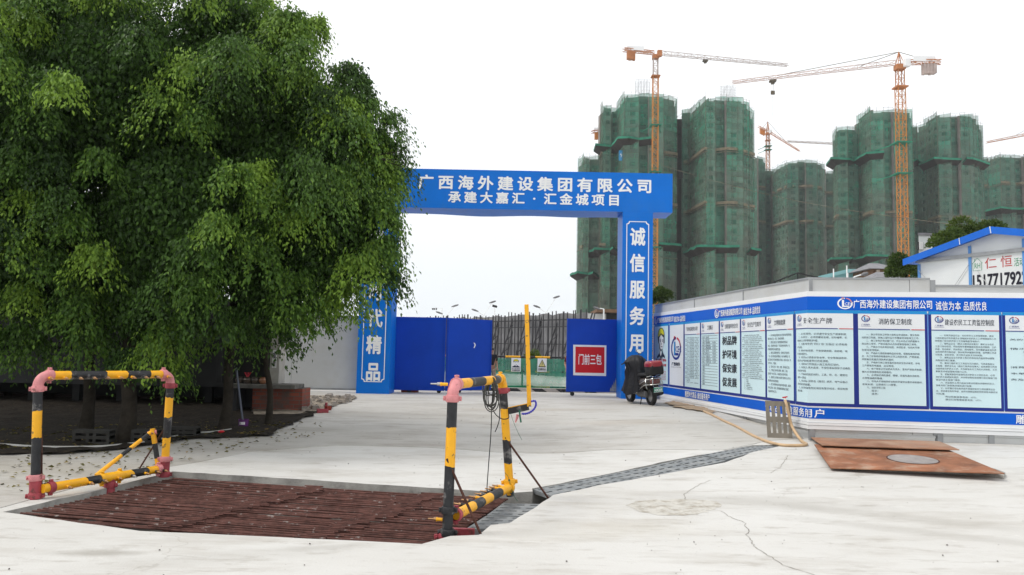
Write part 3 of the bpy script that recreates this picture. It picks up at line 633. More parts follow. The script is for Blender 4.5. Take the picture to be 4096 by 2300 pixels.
TXT7 = '　一、施工现场各项管理人员必须遵守各项管理制度，\n做好场地卫生、安全、防火宣传教育。\n　二、按施工组织设计平面布置堆放材料机具\n设备，设置宣传标语牌，不得乱堆材料和杂物，及\n时清理零散材料及建筑垃圾。\n　三、临时过道要畅通无阻，各种标志齐全有序。\n　四、施工现场道路平整畅通，排水沟渠畅通，做\n施工组织设计平面布置图排水管道，给排水设施，做\n到不积水、不漏水。\n　五、现场卫生好，食堂、宿舍、厕所清洁卫生。\n　六、严禁在工地内进行赌博、酗酒、斗殴、\n盗窃等“七害”活动，违者按治安条例处理。\n　七、建筑施工必须通过计划部门批准办公分包令，\n做到职责完成验收制度。\n　八、施工现场要有防火防盗环境保护措施，采取各\n种防尘措施、防滑、防晒措施和建筑施工及施工\n设备保护环境卫生。'
panel(3068, 3174, '文明制度牌', TXT7, tpos=(.3, .72))
TXT8 = '　一、进入施工现场，必须遵守安全生产规章制度。\n　二、进入施工区，必须佩戴安全帽，扣好帽带，机\n械操作工必须佩带防护帽。\n　三、在建工程中的“四口”和“五临边”必须有防\n护设施。\n　四、现场内不准赤脚，不准穿硬底鞋、高跟鞋、喇\n叭裤和拖鞋作业。\n　五、高空作业必须系好安全带，安全带高挂底用，\n高空作业严禁皮鞋或带钉的易滑鞋。\n　六、非操作人员不得进入施工危险区域内。\n　七、未经施工负责人批准，不得任意拆除架子设施及\n安全防护装置。\n　八、严禁从高空抛扔材料、工具、砖、石、建筑垃\n圾等一切物品。\n　九、架设电线必须符合《规范》规定，电气设备必\n须有保护接零装置。\n　十、施工现场的危险区域应有警示标志，夜间有照\n明示警。'
panel(3185.5, 3414, '安全生产牌', TXT8, tpos=(.245, .70), foot=.17)
TXT9 = '　　一、建立项目保卫领导小组和业余消防队，健全各种\n消防保卫制度，按施工组织设计布置现场消防保卫工作。\n　　二、施工现场必须设置门卫，作业人员必须佩戴胸卡\n进出施工现场，严禁非操作人员及家属留宿施工现场。\n　　三、严格执行动火审批制度，未经批准，任何人不得\n在现场使用明火。\n　　四、严格执行易燃易爆物品的存放、保管和使用的规\n定，木工房等易燃易爆场所必须工完场地清，严禁吸烟，\n并配备足数量的消防灭火器材。\n　　五、严格执行施工现场临时用电安全技术规范，非电\n工严禁使用电器具，拉设电线。\n　　六、每个宿舍必须设防火负责人，室内严禁卧床吸烟，\n烟头必须放烟灰缸或容器内。\n　　七、必须保证消防通道、楼梯、走道及通向消防栓、\n水源等道路的畅通。\n　　八、任何人不得随意移动和损坏现场设置的消防器材，\n发现火情，立即拨打119报警。\n　　九、治安领导小组\n　　　　组长：\n　　　　成员：'
panel(3434, 3701, '消防保卫制度', TXT9, tpos=(.31, .81), foot=.16)
TXT10 = '　　一、在我市建设行业，实行农民工工资保障制度，建设\n工程的建设方和承建方必须按规定将农民工工资保障金转入市\n财政部门设立的农民工工资保障金专用帐户。\n　　二、建筑业企业（建设工程项目当事人）要依法与农民\n工签订劳动合同，劳动合同中要明确规定劳动合同期限、工作\n内容、劳动保护、劳动安全、劳动条件、劳动报酬以及违反劳\n动合同的责任等内容，其中有劳动报酬的条款，应明确工资支\n付标准、支付项目、支付形式以及支付时间等。\n　　三、建筑业企业与农民工签订的劳动合同送到劳动保障\n机构进行用工备案。\n　　四、建设工程农民工工资支付实行按月、列表发放及公\n示制度，建筑业企业（建设工程项目当事人）应依据签订的劳\n动合同支付农民工工资，并在现场支付工资的人员姓名、工资\n数额支付项目等情况进行公示。\n　　五、因客观原因不能按时支付农民工工资的企业，必须\n向农民工说明拖欠原因，并向劳动和社会保障行政主管部门及\n建设行政主管部门报告。\n　　六、对以拖欠工资为由追讨欺诈的聚众闹事的农民工，\n由有关部门依照有关规定进行处理。\n　　七、对不履行劳动合同或不按规定支付工资的建筑业企\n业，劳动者应及时举报，由劳动保障监察机构依照有关规定进\n行处理。\n　　　　劳动检察监督电话：0771-\n　　　　建设行政管理监督电话：0771-'
panel(3728, 3999, '建设农民工工资监控制度', TXT10, tpos=(.20, .93), foot=.1)
TXT11 = '　　一、不准违反施工\n关的各种规章制度，各\n　　二、不准违规操作\n　　三、不准隐瞒不报\n情况。\n　　四、不准损坏公物\n　　五、不准违反工作\n　　六、不准违规用电\n　　七、不准酗酒打架\n　　八、不准收受礼金\n消费购买用品。\n　　九、不准利用职权\n本单位安全的制度。\n　　十、不准违反规定\n务及对象及个人利益\n　　十一、不准违章\n　　十二、不准违反\n　　十三、不准虚报\n　　十四、不准违反\n　　十五、明确责任\n　　监督电话：\n　　建设单位：'
panel(4025, 4200, '廉政建设制度', TXT11, tpos=(.3, .8))
def px_path(q, y): return [P(a, b, y) for a, b in q]
def smooth(pts, n=6):
    out = []
    for i in range(len(pts) - 1):
        p0, p1, p2, p3 = pts[max(0, i - 1)], pts[i], pts[i + 1], pts[min(len(pts) - 1, i + 2)]
        for k in range(n):
            t = k / n; out.append(.5 * ((2 * p1) + (p2 - p0) * t + (2 * p0 - 5 * p1 + 4 * p2 - p3) * t * t + (3 * p1 - p0 - 3 * p2 + p3) * t ** 3))
    return out + [pts[-1]]
# ------------------------------------------------------------------ wheel-washing pit: bar grate, pipe frames, drain covers
NL, FL, FR, NR = G(22, 2052), G(700, 1893), G(2035, 1980), G(1735, 2176)
gr = thing('bar_grate', (NL.lerp(FR, .5).x, NL.lerp(FR, .5).y, -.1), 'rusty grate of parallel steel reinforcing bars over the washing pit', 'grate')
rnd = random.Random(12); ZG = -.045
nrod = 36; rods = MB()
for i in range(nrod):
    t = (i + .5) / nrod; a, b = NL.lerp(FL, t), NL.lerp(FL, t)
    a = NL.lerp(FL, t); b = NR.lerp(FR, t); pts = []; dz = rnd.uniform(-.004, .004); ph = rnd.uniform(0, 6); amp = rnd.choice([.002, .003, .005, .010])
    bend = rnd.choice([0, 0, 0, rnd.uniform(-.02, .02)])
    for k in range(13):
        u = k / 12; p = a.lerp(b, u); p = Vector((p.x, p.y + bend * math.sin(math.pi * u) + .006 * math.sin(7 * u + ph), ZG + dz + amp * math.sin(5 * u + ph) * .6 - .012 * math.sin(math.pi * u)))
        pts.append(p)
    rods.tube(pts, .0108 + rnd.uniform(-.001, .001), 7)
M['rebar'] = pmat('rusty_rebar', (.105, .046, .037), .8, .25, var=.55, scale=9, bump=.5, bscale=120, dirt=(.36, .33, .31), dscale=8, damt=.85, dlo=.60, dhi=.68)
rods.build('bars', M['rebar'], gr)
for u0, u1 in ((.36, .43), (.70, .78)):                                # overlapping splices of the bars
    sp_ = MB()
    for i in range(nrod):
        t = (i + .2) / nrod; a = NL.lerp(FL, t); b = NR.lerp(FR, t); w0 = u0 + .07 * t + rnd.uniform(-.008, .008); w1 = w0 + rnd.uniform(.05, .09)
        p, q = a.lerp(b, w0), a.lerp(b, w1); sp_.tube([(p.x, p.y, ZG + .016), (q.x, q.y, ZG + .02)], .0105, 6)
    sp_.build('splice_bars', M['rebar'], gr)
bm = MB()
for u in (.04, .2, .4, .6, .8, .96):
    a, b = NL.lerp(NR, u), FL.lerp(FR, u); bm.bar((a.x, a.y, ZG - .09), (b.x, b.y, ZG - .09), .08, .13)
bm.build('support_beams', M['rust_rod'], gr)

def stripe(mb, a, b, r, cuts, first, n=18):
    """pipe painted in yellow (0) and black (1) lengths"""
    a, b = Vector(a), Vector(b); c = [0.] + list(cuts) + [1.]; pts = []; mis = []; col = first
    for i in range(len(c) - 1): pts.append(a.lerp(b, c[i])); mis.append(col); col = 1 - col
    pts.append(b); b0 = len(mb.v); mb.tube(pts, r, n, 0, True, None, mis); ax = (b - a).normalized(); rn = random.Random(int(a.x * 977 + a.z * 331))
    for i in range(1, len(pts) - 1):                                     # brushed by hand: the edge of each colour wanders
        w = rn.uniform(-.01, .01)
        for k in range(n): w = .6 * w + rn.uniform(-.008, .008); mb.v[b0 + i * n + k] = tuple(Vector(mb.v[b0 + i * n + k]) + ax * w)
    return mb
YB = [M['yellow'], M['black']]
def clamp(p, ax, r, mat, parent, ear=(1, 0, 0), name='coupling'):
    """grooved pipe coupling: a ring with two bolted ears"""
    p, ax = Vector(p), Vector(ax).normalized(); e = Vector(ear); e = (e - ax * e.dot(ax)).normalized(); mb = MB(); h = .035
    mb.lathe([(r * 1.0, -h), (r * 1.26, -h), (r * 1.33, -h * .6), (r * 1.33, h * .6), (r * 1.26, h), (r * 1.0, h)], p, ax, 20)
    s = ax.cross(e)
    rot = Matrix((e, s, ax)).transposed()
    for k in (-1, 1):
        mb.box(p + e * k * r * 1.5, (r * .62, r * .5, .046), 0, rot)
        mb.cyl(p + e * k * r * 1.6 - s * r * .5, p + e * k * r * 1.6 + s * r * .5, .010, 8)
    return mb.build(name, mat, parent, .004)
def elbow(p, din, dout, r, rad, mat, parent):
    """90 degree bend whose corner is at p; din comes in, dout leaves"""
    p, a, b = Vector(p), Vector(din).normalized(), Vector(dout).normalized(); c = p - a * rad + b * rad; pts = []
    for k in range(11):
        t = math.pi / 2 * k / 10; pts.append(c - b * rad * math.cos(t) + a * rad * math.sin(t))
    return MB().tube(pts, r * 1.12, 18).build('elbow', mat, parent)
def nozzle(p, d, parent, brass=True, s=1.0, yb=0):
    p, d = Vector(p), Vector(d).normalized()
    t = MB().tube([p, p + d * .05 * s], .016, 10).tube([p + d * .05 * s, p + d * .062 * s], .021, 6)
    nz = t.build('nozzle', M['yellow'] if yb else M['black'], parent)
    MB().tube([p + d * .06 * s, p + d * .085 * s, p + d * .09 * s, p + d * .14 * s], .0, 10, 0, True, [.017, .017, .01, .007]).build('nozzle_tip', M['brass'] if brass else M['steel'], nz)
    return nz
PR = .050
def fr_of(y, y0, y1): return (y - y0) / (y1 - y0)
# ---- left frame
nb, fb = G(140, 1996), G(656, 1908)
ntp, ftp = P(153, 1502, nb.y), P(684, 1497, fb.y)
lf = thing('wash_frame', (nb.lerp(fb, .5).x, nb.lerp(fb, .5).y, 0), 'black and yellow striped pipe frame at the left end of the rusty grate', 'wash frame')
ax_n, ax_f = (ntp - nb).normalized(), (ftp - fb).normalized(); along = (ftp - ntp).normalized()
def post(a, top, cuts_px, parent, first=1):
    y0, y1 = cuts_px[0], cuts_px[-1]
    mb = MB(); stripe(mb, top, a, PR, [fr_of(y, y0, y1) for y in cuts_px[1:-1]], first); return mb.build('post', YB, parent)
post(nb + ax_n * .05, ntp - ax_n * .12, [1545, 1645, 1757, 1990], lf)
post(fb + ax_f * .05, ftp - ax_f * .12, [1535, 1591, 1672, 1751, 1895], lf)
elbow(ntp, ax_n, along, PR, .125, M['pink'], lf); elbow(ftp, along, -ax_f, PR, .125, M['pink'], lf)
clamp(ntp - ax_n * .15, ax_n, PR, M['pink'], lf, (1, .3, 0)); clamp(ftp - ax_f * .15, ax_f, PR, M['red_old'], lf, (1, .3, 0)); clamp(ntp + along * .13, along, PR, M['pink'], lf, (0, 0, 1)); clamp(ftp - along * .12, along, PR, M['pink'], lf, (0, 0, 1))
mb = MB(); stripe(mb, ntp + along * .1, ftp - along * .1, PR, [.17, .46, .64, .85], 0); mb.build('top_pipe', YB, lf)
for p, ax in ((nb, ax_n), (fb, ax_f)):
    MB().tube([p + ax * .02, p + ax * .24], PR * 1.25, 18).build('tee', M['red_old'], lf); clamp(p + ax * .035, ax, PR * 1.1, M['red_old'], lf, (1, .2, 0)); clamp(p + ax * .235, ax, PR * 1.05, M['pink'], lf, (1, .2, 0))
ba, bb = P(170, 1955, nb.y), P(655, 1873, fb.y); bal = (bb - ba).normalized(); BL = (bb - ba).length
mb = MB(); stripe(mb, ba, bb, PR, [.32, .56, .70, .84, .95], 0); mb.build('bottom_pipe', YB, lf)
clamp(ba + bal * .10, bal, PR, M['red_old'], lf, (0, 0, 1)); clamp(bb - bal * .09, bal, PR, M['pink'], lf, (0, 0, 1))
mid = ba.lerp(bb, .52); MB().tube([mid - bal * .12, mid + bal * .12], PR * 1.22, 18).build('tee', M['yellow'], lf); clamp(mid - bal * .12, bal, PR, M['yellow'], lf, (0, 0, 1)); clamp(mid + bal * .13, bal, PR, M['yellow'], lf, (0, 0, 1))
MB().tube([mid, (mid.x, mid.y, -.1)], PR * 1.15, 16).build('support_leg', M['red_old'], lf); clamp((mid.x, mid.y, .03), (0, 0, 1), PR, M['red_old'], lf)
out = Vector((along.y, -along.x, -.12)).normalized()
for i in range(10):
    u = (190 + i * 50 - 194) / (669 - 194); u = .055 + i * .099; nozzle(ntp.lerp(ftp, u) + out * PR * .8 - Vector((0, 0, .02)), out + Vector((0, -.25, 0)), lf, True, 1.0, i in (0, 1, 5, 6, 9))
for u in (.16, .33, .44, .56, .68, .80, .9, .97): nozzle(ba.lerp(bb, u) + out * PR * .8 - Vector((0, 0, .005)), out + Vector((0, -.2, .05)), lf, u not in (.68,), 1.0, u in (.16, .33, .56, .8))
q0, q1 = P(384, 1902, mid.y), P(606, 1727, fb.y); mb = MB(); stripe(mb, q0, q1, .026, [.44, .60, .80, .93], 0, 10); mb.build('brace', YB, lf)
q2, q3 = P(632, 1858, fb.y), P(610, 1714, fb.y); mb = MB()
c = [0., .17, .58, 1.]
for i in range(3): mb.bar(q2.lerp(q3, c[i]), q2.lerp(q3, c[i + 1]), .05, .05, [0, 1, 0][i])
mb.build('brace', YB, lf, .003); MB().tube([q3 - Vector((.05, .02, .07)), q3 + Vector((.05, .02, -.045))], .03, 12).build('brace_flange', M['pink'], lf)
p = P(547, 1878, fb.y + .45); p = G(547, 1878); MB().tube([p - Vector((0, 0, .05)), P(657, 1716, fb.y)], .011, 8).build('stay_rod', M['rust_rod'], lf)
MB().tube([P(166, 1990, nb.y + .06), P(166, 1735, nb.y + .06)], .012, 8).build('stay_rod', M['rust_rod'], lf)
# ---- right frame
nb2, fb2 = G(1789, 2134), G(2042, 1992)
nt2, ft2 = P(1812, 1538, nb2.y), P(2009, 1516, fb2.y)
rf = thing('wash_frame', (nb2.lerp(fb2, .5).x, nb2.lerp(fb2, .5).y, 0), 'black and yellow striped pipe frame beside the drain covers, hung with cable coils', 'wash frame')
an, af = (nt2 - nb2).normalized(), (ft2 - fb2).normalized(); al = (ft2 - nt2).normalized()
post(nb2 - an * .06, nt2 - an * .12, [1590, 1712, 1868, 2160], rf)
post(fb2 + af * .17, ft2 - af * .1, [1545, 1630, 1757, 1850, 1930], rf)
elbow(nt2, an, al, PR, .115, M['pink'], rf); elbow(ft2, al, -af, PR, .115, M['yellow'], rf)
clamp(nt2 - an * .135, an, PR, M['pink'], rf, (1, 0, 0)); clamp(nt2 + al * .12, al, PR, M['pink'], rf, (0, 0, 1)); clamp(ft2 - al * .1, al, PR, M['yellow'], rf, (0, 0, 1)); clamp(ft2 - af * .14, af, PR, M['red_old'], rf, (1, .6, 0))
mb = MB(); stripe(mb, nt2 + al * .08, ft2 - al * .08, PR, [.25, .55, .77, .92], 0); mb.build('top_pipe', YB, rf)
clamp(fb2 + af * .19, af, PR * 1.1, M['yellow'], rf, (1, .1, 0)); MB().tube([fb2 + af * .02, fb2 + af * .19], PR * .95, 16).build('tee', M['black'], rf)
clamp(nb2 + an * .01, an, PR * 1.05, M['black'], rf, (1, 0, 0)); clamp(nb2 + an * .22, an, PR, M['black'], rf, (1, 0, 0)); clamp(nb2 + Vector((-.02, .03, -.03)), an, PR * 1.25, M['red_old'], rf, (1, .5, 0))
b0, b1 = P(1812, 2066, nb2.y), P(2040, 1948, fb2.y); bl = (b1 - b0).normalized()
mb = MB(); stripe(mb, b0 + bl * .1, b1 - bl * .02, PR * 1.02, [.26, .42, .58, .78], 0); mb.build('bottom_pipe', YB, rf); clamp(b0 + bl * .09, bl, PR, M['red_old'], rf, (0, 0, 1)); clamp(b1 - bl * .04, bl, PR * 1.02, M['yellow'], rf, (0, 0, 1))
ol = Vector((-al.y, al.x, .05)).normalized()
for i, u in enumerate((.12, .26, .38, .5, .6, .7, .79, .86, .93)): nozzle(b0.lerp(b1, u) + ol * PR * .8 + Vector((0, 0, .015)), ol + Vector((0, 0, .06)), rf, True, 1.0, u > .8 or i == 3)
nozzle(nb2 + an * .13 - Vector((PR, 0, 0)), (-1, 0, .05), rf, True, 1.0, 1); nozzle(nt2 - an * .02 - Vector((.05, 0, -.02)), (-1, 0, .02), rf, False, 1.2, 1)
for a_, b_ in (((1789, 1832), (1934, 2135)), ((2021, 1748), (2206, 1990))):
    e = G(*b_); yy = nb2.y if a_[0] < 1900 else fb2.y; MB().tube([P(*a_, yy) - Vector((0, .04, 0)), e - Vector((0, 0, .06))], .0125, 8).build('stay_rod', M['rust_rod'], rf)
MB().bar(nb2.lerp(fb2, .16) + Vector((-.1, 0, -.06)), nb2.lerp(fb2, .0) + Vector((.25, .3, -.06)), .06, .09).build('base_bracket', M['red_old'], rf)
# arm, yellow upright and its coolant hose belong to the frame
am0, am1 = P(2034, 1645, fb2.y), P(2112, 1628, fb2.y - .12)
mb = MB(); mb.bar(am0, am1, .05, .075, 1); mb.bar(am0 + Vector((0, 0, .042)), am1 + Vector((0, 0, .042)), .055, .01, 0); mb.build('arm', YB, rf, .003)
yp = MB(); yp.bar(P(2117, 1626, am1.y), P(2106, 1218, am1.y), .05, .05); yp.build('upright', M['yellow'], rf, .003)
hb_ = MB(); pts = smooth(px_path([(2124, 1606), (2140, 1604), (2144, 1618), (2137, 1635), (2122, 1648), (2103, 1655), (2086, 1655)], am1.y - .06), 10)
M['purple'] = pmat('violet_blue_plastic', (.035, .03, .33), .4, .4, var=.2)
hb_.tube(pts, .01, 10, 0, True, [.0145 if (k // 2) % 2 else .0095 for k in range(61)]); hb_.build('cooling_hose', M['purple'], rf)
MB().tube([P(2072, 1658, am1.y), P(2062, 1690, am1.y)], .012, 8, 0, True, [.02, .008]).build('hose_valve', M['pink'], rf)
# cable coil hung over the top pipe
cm = MB(); cc = P(1962, 1530, nt2.lerp(ft2, .68).y); rnd = random.Random(4)
for k in range(9):
    pts = []; w_ = rnd.uniform(.045, .085); h_ = rnd.uniform(.30, .40) if k < 7 else .2; ox = rnd.uniform(-.03, .03); oy = rnd.uniform(-.03, .03)
    for j in range(29):
        a = 2 * math.pi * j / 28; pts.append(cc + Vector((ox + w_ * math.sin(a) * (1 - .35 * math.cos(a)), oy + .03 * math.cos(a), .055 - h_ / 2 + h_ / 2 * math.cos(a))))
    cm.tube(pts, .0065, 6)
coil = tag(cm.build('cable_coil', pmat('grey_black_cable', (.05, .05, .045), .5, .4, var=.5, scale=14), None, 0, cc), 'coils of grey black cable hanging from the top pipe of the right wash frame', 'cable')
w1 = MB().tube(smooth(px_path([(1972, 1560), (1966, 1640), (1966, 1680), (1962, 1760), (1955, 1850), (1948, 1950)], cc.y) + [G(1946, 1970) + Vector((0, .1, -.08))]), .006, 6)
tag(w1.build('hanging_cable', M['rubber'], None, 0, cc), 'thin black cable dropping from the coils down to the rusty grate', 'cable')
w2 = MB().tube(smooth(px_path([(1978, 1580), (1996, 1610), (1998, 1670), (1990, 1705), (1980, 1728)], cc.y)), .006, 6).tube(smooth(px_path([(1966, 1630), (1985, 1660), (2010, 1676), (2034, 1672), (2034, 1655)], cc.y)), .006, 6)
tag(w2.build('hanging_cable', M['rubber'], None, 0, cc), 'loose black cable ends looping from the coils to the far post of the right frame', 'cable')
M['ribbon'] = pmat('green_strap', (.02, .12, .075), .6, .3, var=.2)
def ribbon(pxs, y, w_, label):
    pts = smooth(px_path(pxs, y)); mb = MB()
    for a, b in zip(pts, pts[1:]): mb.bar(a, b, w_, .004)
    tag(mb.build('green_strap', M['ribbon'], None, 0, pts[0]), label, 'strap', 'green straps on the right wash frame')
ribbon([(2042, 1652), (2055, 1690), (2072, 1730), (2088, 1760)], am0.y - .1, .012, 'long green strap trailing from the black arm of the right wash frame')
ribbon([(2078, 1640), (2080, 1665), (2084, 1690)], am1.y - .06, .02, 'short green strap knotted round the middle of the black arm')
ribbon([(2020, 1890), (2034, 1910), (2040, 1935), (2058, 1985), (2070, 2003)], fb2.y - .09, .022, 'green strap tied at the foot of the far post of the right frame')
# ---- slotted drain covers
def cover(name, q, th, rows, cols, lab, grp, mat, inset=.004, lift_=.0):
    """slab with through slots: a grid of bars left between the openings"""
    a, b, c, d = [Vector(v) for v in q]
    def at(u, v, z): p = a.lerp(b, u).lerp(d.lerp(c, u), v); return Vector((p.x, p.y, p.z + z))
    us = [0.]; 
    for i in range(cols): w0 = (i + .5) / cols; us += [w0 - .30 / cols, w0 + .30 / cols]
    us.append(1.); vs_ = [0.]
    for j in range(rows): w0 = (j + .5) / rows; vs_ += [w0 - .09 / rows * 1.6, w0 + .09 / rows * 1.6]
    vs_.append(1.); mb = MB()
    nu, nv = len(us) - 1, len(vs_) - 1; solid = lambda i, j: 0 <= i < nu and 0 <= j < nv and not (i % 2 == 1 and j % 2 == 1)
    for i in range(nu):
        for j in range(nv):
            if not solid(i, j): continue
            u0, u1, v0, v1 = us[i], us[i + 1], vs_[j], vs_[j + 1]
            mb.quad(at(u0, v0, 0), at(u1, v0, 0), at(u1, v1, 0), at(u0, v1, 0)); mb.quad(at(u0, v1, -th), at(u1, v1, -th), at(u1, v0, -th), at(u0, v0, -th))
            for di, dj, e in ((-1, 0, ((u0, v1), (u0, v0))), (1, 0, ((u1, v0), (u1, v1))), (0, -1, ((u0, v0), (u1, v0))), (0, 1, ((u1, v1), (u0, v1)))):
                if not solid(i + di, j + dj):
                    (ua, va), (ub, vb) = e; mb.quad(at(ua, va, -th), at(ub, vb, -th), at(ub, vb, 0), at(ua, va, 0))
    o = mb.build(name, mat, None, 0, ((a + c) / 2))
    return tag(o, lab, 'drain cover', grp)
GC = 'slotted drain covers'
def up(p, z): return Vector((p.x, p.y, p.z + z))
rnd = random.Random(3)
tA, tB, bA, bB = G(2129, 1952), G(3120, 1776), G(2218, 1983), G(3175, 1786)
Nc = 9; names = ['slotted grey drain cover at the open near end of the diagonal drain', None, None, None, None, None, None, None, 'slotted grey drain cover at the far end of the drain, touched by the beige hose']
topl = [(2129, 1952), (2290, 1922), (2400, 1901), (2545, 1871), (2692, 1839), (2800, 1818), (2905, 1798), (2990, 1786), (3060, 1778)]
botl = [(2218, 1983), (2395, 1940), (2530, 1915), (2640, 1893), (2775, 1866), (2905, 1838), (2990, 1815), (3070, 1799), (3150, 1789)]
ordn = ['second', 'third', 'fourth', 'fifth', 'sixth', 'seventh']
for i in range(8):
    a, b = G(*botl[i]), G(*botl[i + 1]); d, c = G(*topl[i]), G(*topl[i + 1]); dz = -.012 + rnd.uniform(-.01, .012)
    q = [up(a.lerp(b, .012), dz), up(a.lerp(b, .988), dz), up(d.lerp(c, .988), dz + rnd.uniform(-.006, .006)), up(d.lerp(c, .012), dz)]
    lab = names[0] if i == 0 else names[8] if i == 7 else f'slotted grey drain cover, {ordn[i - 1]} along the diagonal drain from its open near end'
    cover('drain_cover', q, .05, 3, 4, lab, GC, M['cover'])
ck = [((1862, 2096), (2035, 2092), (2100, 2049), (1942, 2046), 'slotted drain cover beside the near post of the right wash frame'), ((1946, 2043), (2106, 2046), (2170, 1999), (2012, 1996), 'slotted drain cover beside the far post of the right wash frame')]
for a, b, c, d, lab in ck:
    q = [up(G(*v), -.05) for v in (a, b, c, d)]; cover('drain_cover', q, .06, 4, 3, lab, GC, M['cover'])
# ---- cover leaning upright against the hoarding, tap and hose
a, b = G(3070, 1752), G(3171, 1756); bk = Vector((0, .16, 0)); Hc = P(3070, 1603, a.y + .12).z
q = [a, b, Vector((b.x, b.y + .13, Hc)), Vector((a.x, a.y + .13, Hc))]
def upright_cover(q, th):
    a, b, c, d = q; nrm = (b - a).cross(d - a).normalized(); us = [0, .16, .235, .375, .45, .59, .665, .805, .88, 1.]; vs_ = [0, .14, .43, .58, .87, 1.]
    mb = MB(); nu, nv = 9, 5
    at = lambda u, v, k: a.lerp(b, u).lerp(d.lerp(c, u), v) - nrm * k
    solid = lambda i, j: 0 <= i < nu and 0 <= j < nv and not (i % 2 == 1 and j % 2 == 1)
    for i in range(nu):
        for j in range(nv):
            if not solid(i, j): continue
            u0, u1, v0, v1 = us[i], us[i + 1], vs_[j], vs_[j + 1]
            mb.quad(at(u0, v0, 0), at(u1, v0, 0), at(u1, v1, 0), at(u0, v1, 0)); mb.quad(at(u0, v1, th), at(u1, v1, th), at(u1, v0, th), at(u0, v0, th))
            for di, dj, e in ((-1, 0, ((u0, v1), (u0, v0))), (1, 0, ((u1, v0), (u1, v1))), (0, -1, ((u0, v0), (u1, v0))), (0, 1, ((u1, v1), (u0, v1)))):
                if not solid(i + di, j + dj): (ua, va), (ub, vb) = e; mb.quad(at(ua, va, th), at(ub, vb, th), at(ub, vb, 0), at(ua, va, 0))
    return mb
tag(upright_cover(q, .05).build('drain_cover', pmat('brown_grey_cement', (.20, .18, .15), .85, .2, var=.15, scale=5, bump=.3, bscale=40), None, 0, a), 'brownish slotted drain cover standing upright under the beige hose', 'drain cover', GC)
M['hose'] = pmat('beige_hose', (.52, .36, .21), .5, .4, var=.12, scale=6)
hp = [P(3141, 1601, a.y + .02), P(3146, 1618, a.y - .06), P(3156, 1660, a.y - .09), P(3170, 1710, a.y - .1), G(3205, 1762, .03), G(3226, 1776, .025), G(3205, 1781, .025), G(3130, 1780, .025), G(3070, 1766, .025), G(3010, 1741, .025), G(2950, 1708, .025), G(2900, 1685, .025), G(2850, 1660, .025), G(2815, 1645, .025)]
ho = tag(MB().tube(smooth(hp), .026, 10).build('hose', M['hose'], None, 0, hp[4]), 'beige water hose running from the red tap down across the concrete', 'hose')
tp = P(3141, 1597, a.y + .02); tap = thing('water_tap', tp, 'small white water tap with a red handle on top of the upright drain cover', 'tap')
MB().tube([tp + Vector((0, 0, -.04)), tp + Vector((0, 0, .015))], .026, 12).build('spout', M['white'], tap); hm = MB(); hm.bar(tp + Vector((-.05, 0, .03)), tp + Vector((.04, 0, .045)), .025, .02); hm.tube([tp, tp + Vector((0, 0, .03))], .01, 8); hm.build('handle', M['red'], tap, .004)
# ---- rusty steel plates
M['rust'] = pmat('rusty_plate', (.27, .115, .06), .75, .25, var=.42, scale=2.6, bump=.1, bscale=30, dirt=(.42, .33, .25), dscale=3.0, damt=.8, dlo=.5, dhi=.72)
M['rust2'] = pmat('dull_rusty_plate', (.30, .155, .095), .8, .2, var=.3, scale=2.2, bump=.1, bscale=30, dirt=(.42, .33, .25), dscale=1.6, damt=.7, dlo=.45, dhi=.72)
def plate(pxs, z, th, sag=0.):
    pts = [up(G(*q), z) for q in pxs]; return MB().prism(pts, (0, 0, th))
p1_ = MB().prism([G(3288, 1783, .118), G(3838, 1802, .122), G(3757, 1768, .05), G(3244, 1752, .05)], (0, 0, .014))
tag(p1_.build('steel_plate', M['rust2'], None, 0, G(3500, 1780)), 'rusty steel plate lying against the foot of the hoarding, behind the larger plate', 'steel plate')
q = [G(3322, 1871, .05), G(4018, 1893, .115), G(3795, 1800, .09), G(3257, 1777, .09)]
sp2 = MB(); n_ = 10; grid = []
for j in range(n_ + 1):
    for i in range(n_ + 1):
        u, v = i / n_, j / n_; p = q[0].lerp(q[1], u).lerp(q[3].lerp(q[2], u), v); grid.append(Vector((p.x, p.y, p.z - .004 * math.sin(math.pi * v) * math.sin(math.pi * u))))
N = n_ + 1; fs = [(j * N + i, j * N + i + 1, (j + 1) * N + i + 1, (j + 1) * N + i) for j in range(n_) for i in range(n_)]
sp2.add(grid, fs, 0, True); sp2.add([p - Vector((0, 0, .012)) for p in grid], [f[::-1] for f in fs])
edge = [i for i in range(N)] + [i * N + n_ for i in range(1, N)] + [n_ * N + i for i in range(n_ - 1, -1, -1)] + [j * N for j in range(n_ - 1, 0, -1)]
for i in range(len(edge)):
    A_, B_ = grid[edge[i]], grid[edge[(i + 1) % len(edge)]]; sp2.quad(A_, A_ - Vector((0, 0, .012)), B_ - Vector((0, 0, .012)), B_)
pl = tag(sp2.build('steel_plate', M['rust'], None, 0, q[0]), 'large rusty steel plate with a dark oval hatch in its middle', 'steel plate')
pW, pD = (q[1] - q[0]).length, (q[3] - q[0]).length
def on_plate(u, v, h): p = q[0].lerp(q[1], u).lerp(q[3].lerp(q[2], u), v); return Vector((p.x, p.y, p.z + h - .004 * math.sin(math.pi * v) * math.sin(math.pi * u)))
el = lambda r, h: [on_plate(.60 + r / pW * math.cos(2 * math.pi * k / 48), .47 + r / pD * math.sin(2 * math.pi * k / 48), h) for k in range(48)]
MB().loft([el(.355, .001), el(.355, .004), el(.33, .004)], 0, False).build('hatch_rim', M['rust_rod'], pl)
ov = MB(); ov.add(el(.335, .0055), [list(range(48))]); ov.build('hatch_lid', pmat('grey_steel_lid', (.30, .27, .255), .6, .3, .1, var=.25, scale=5), pl)
cu = MB()
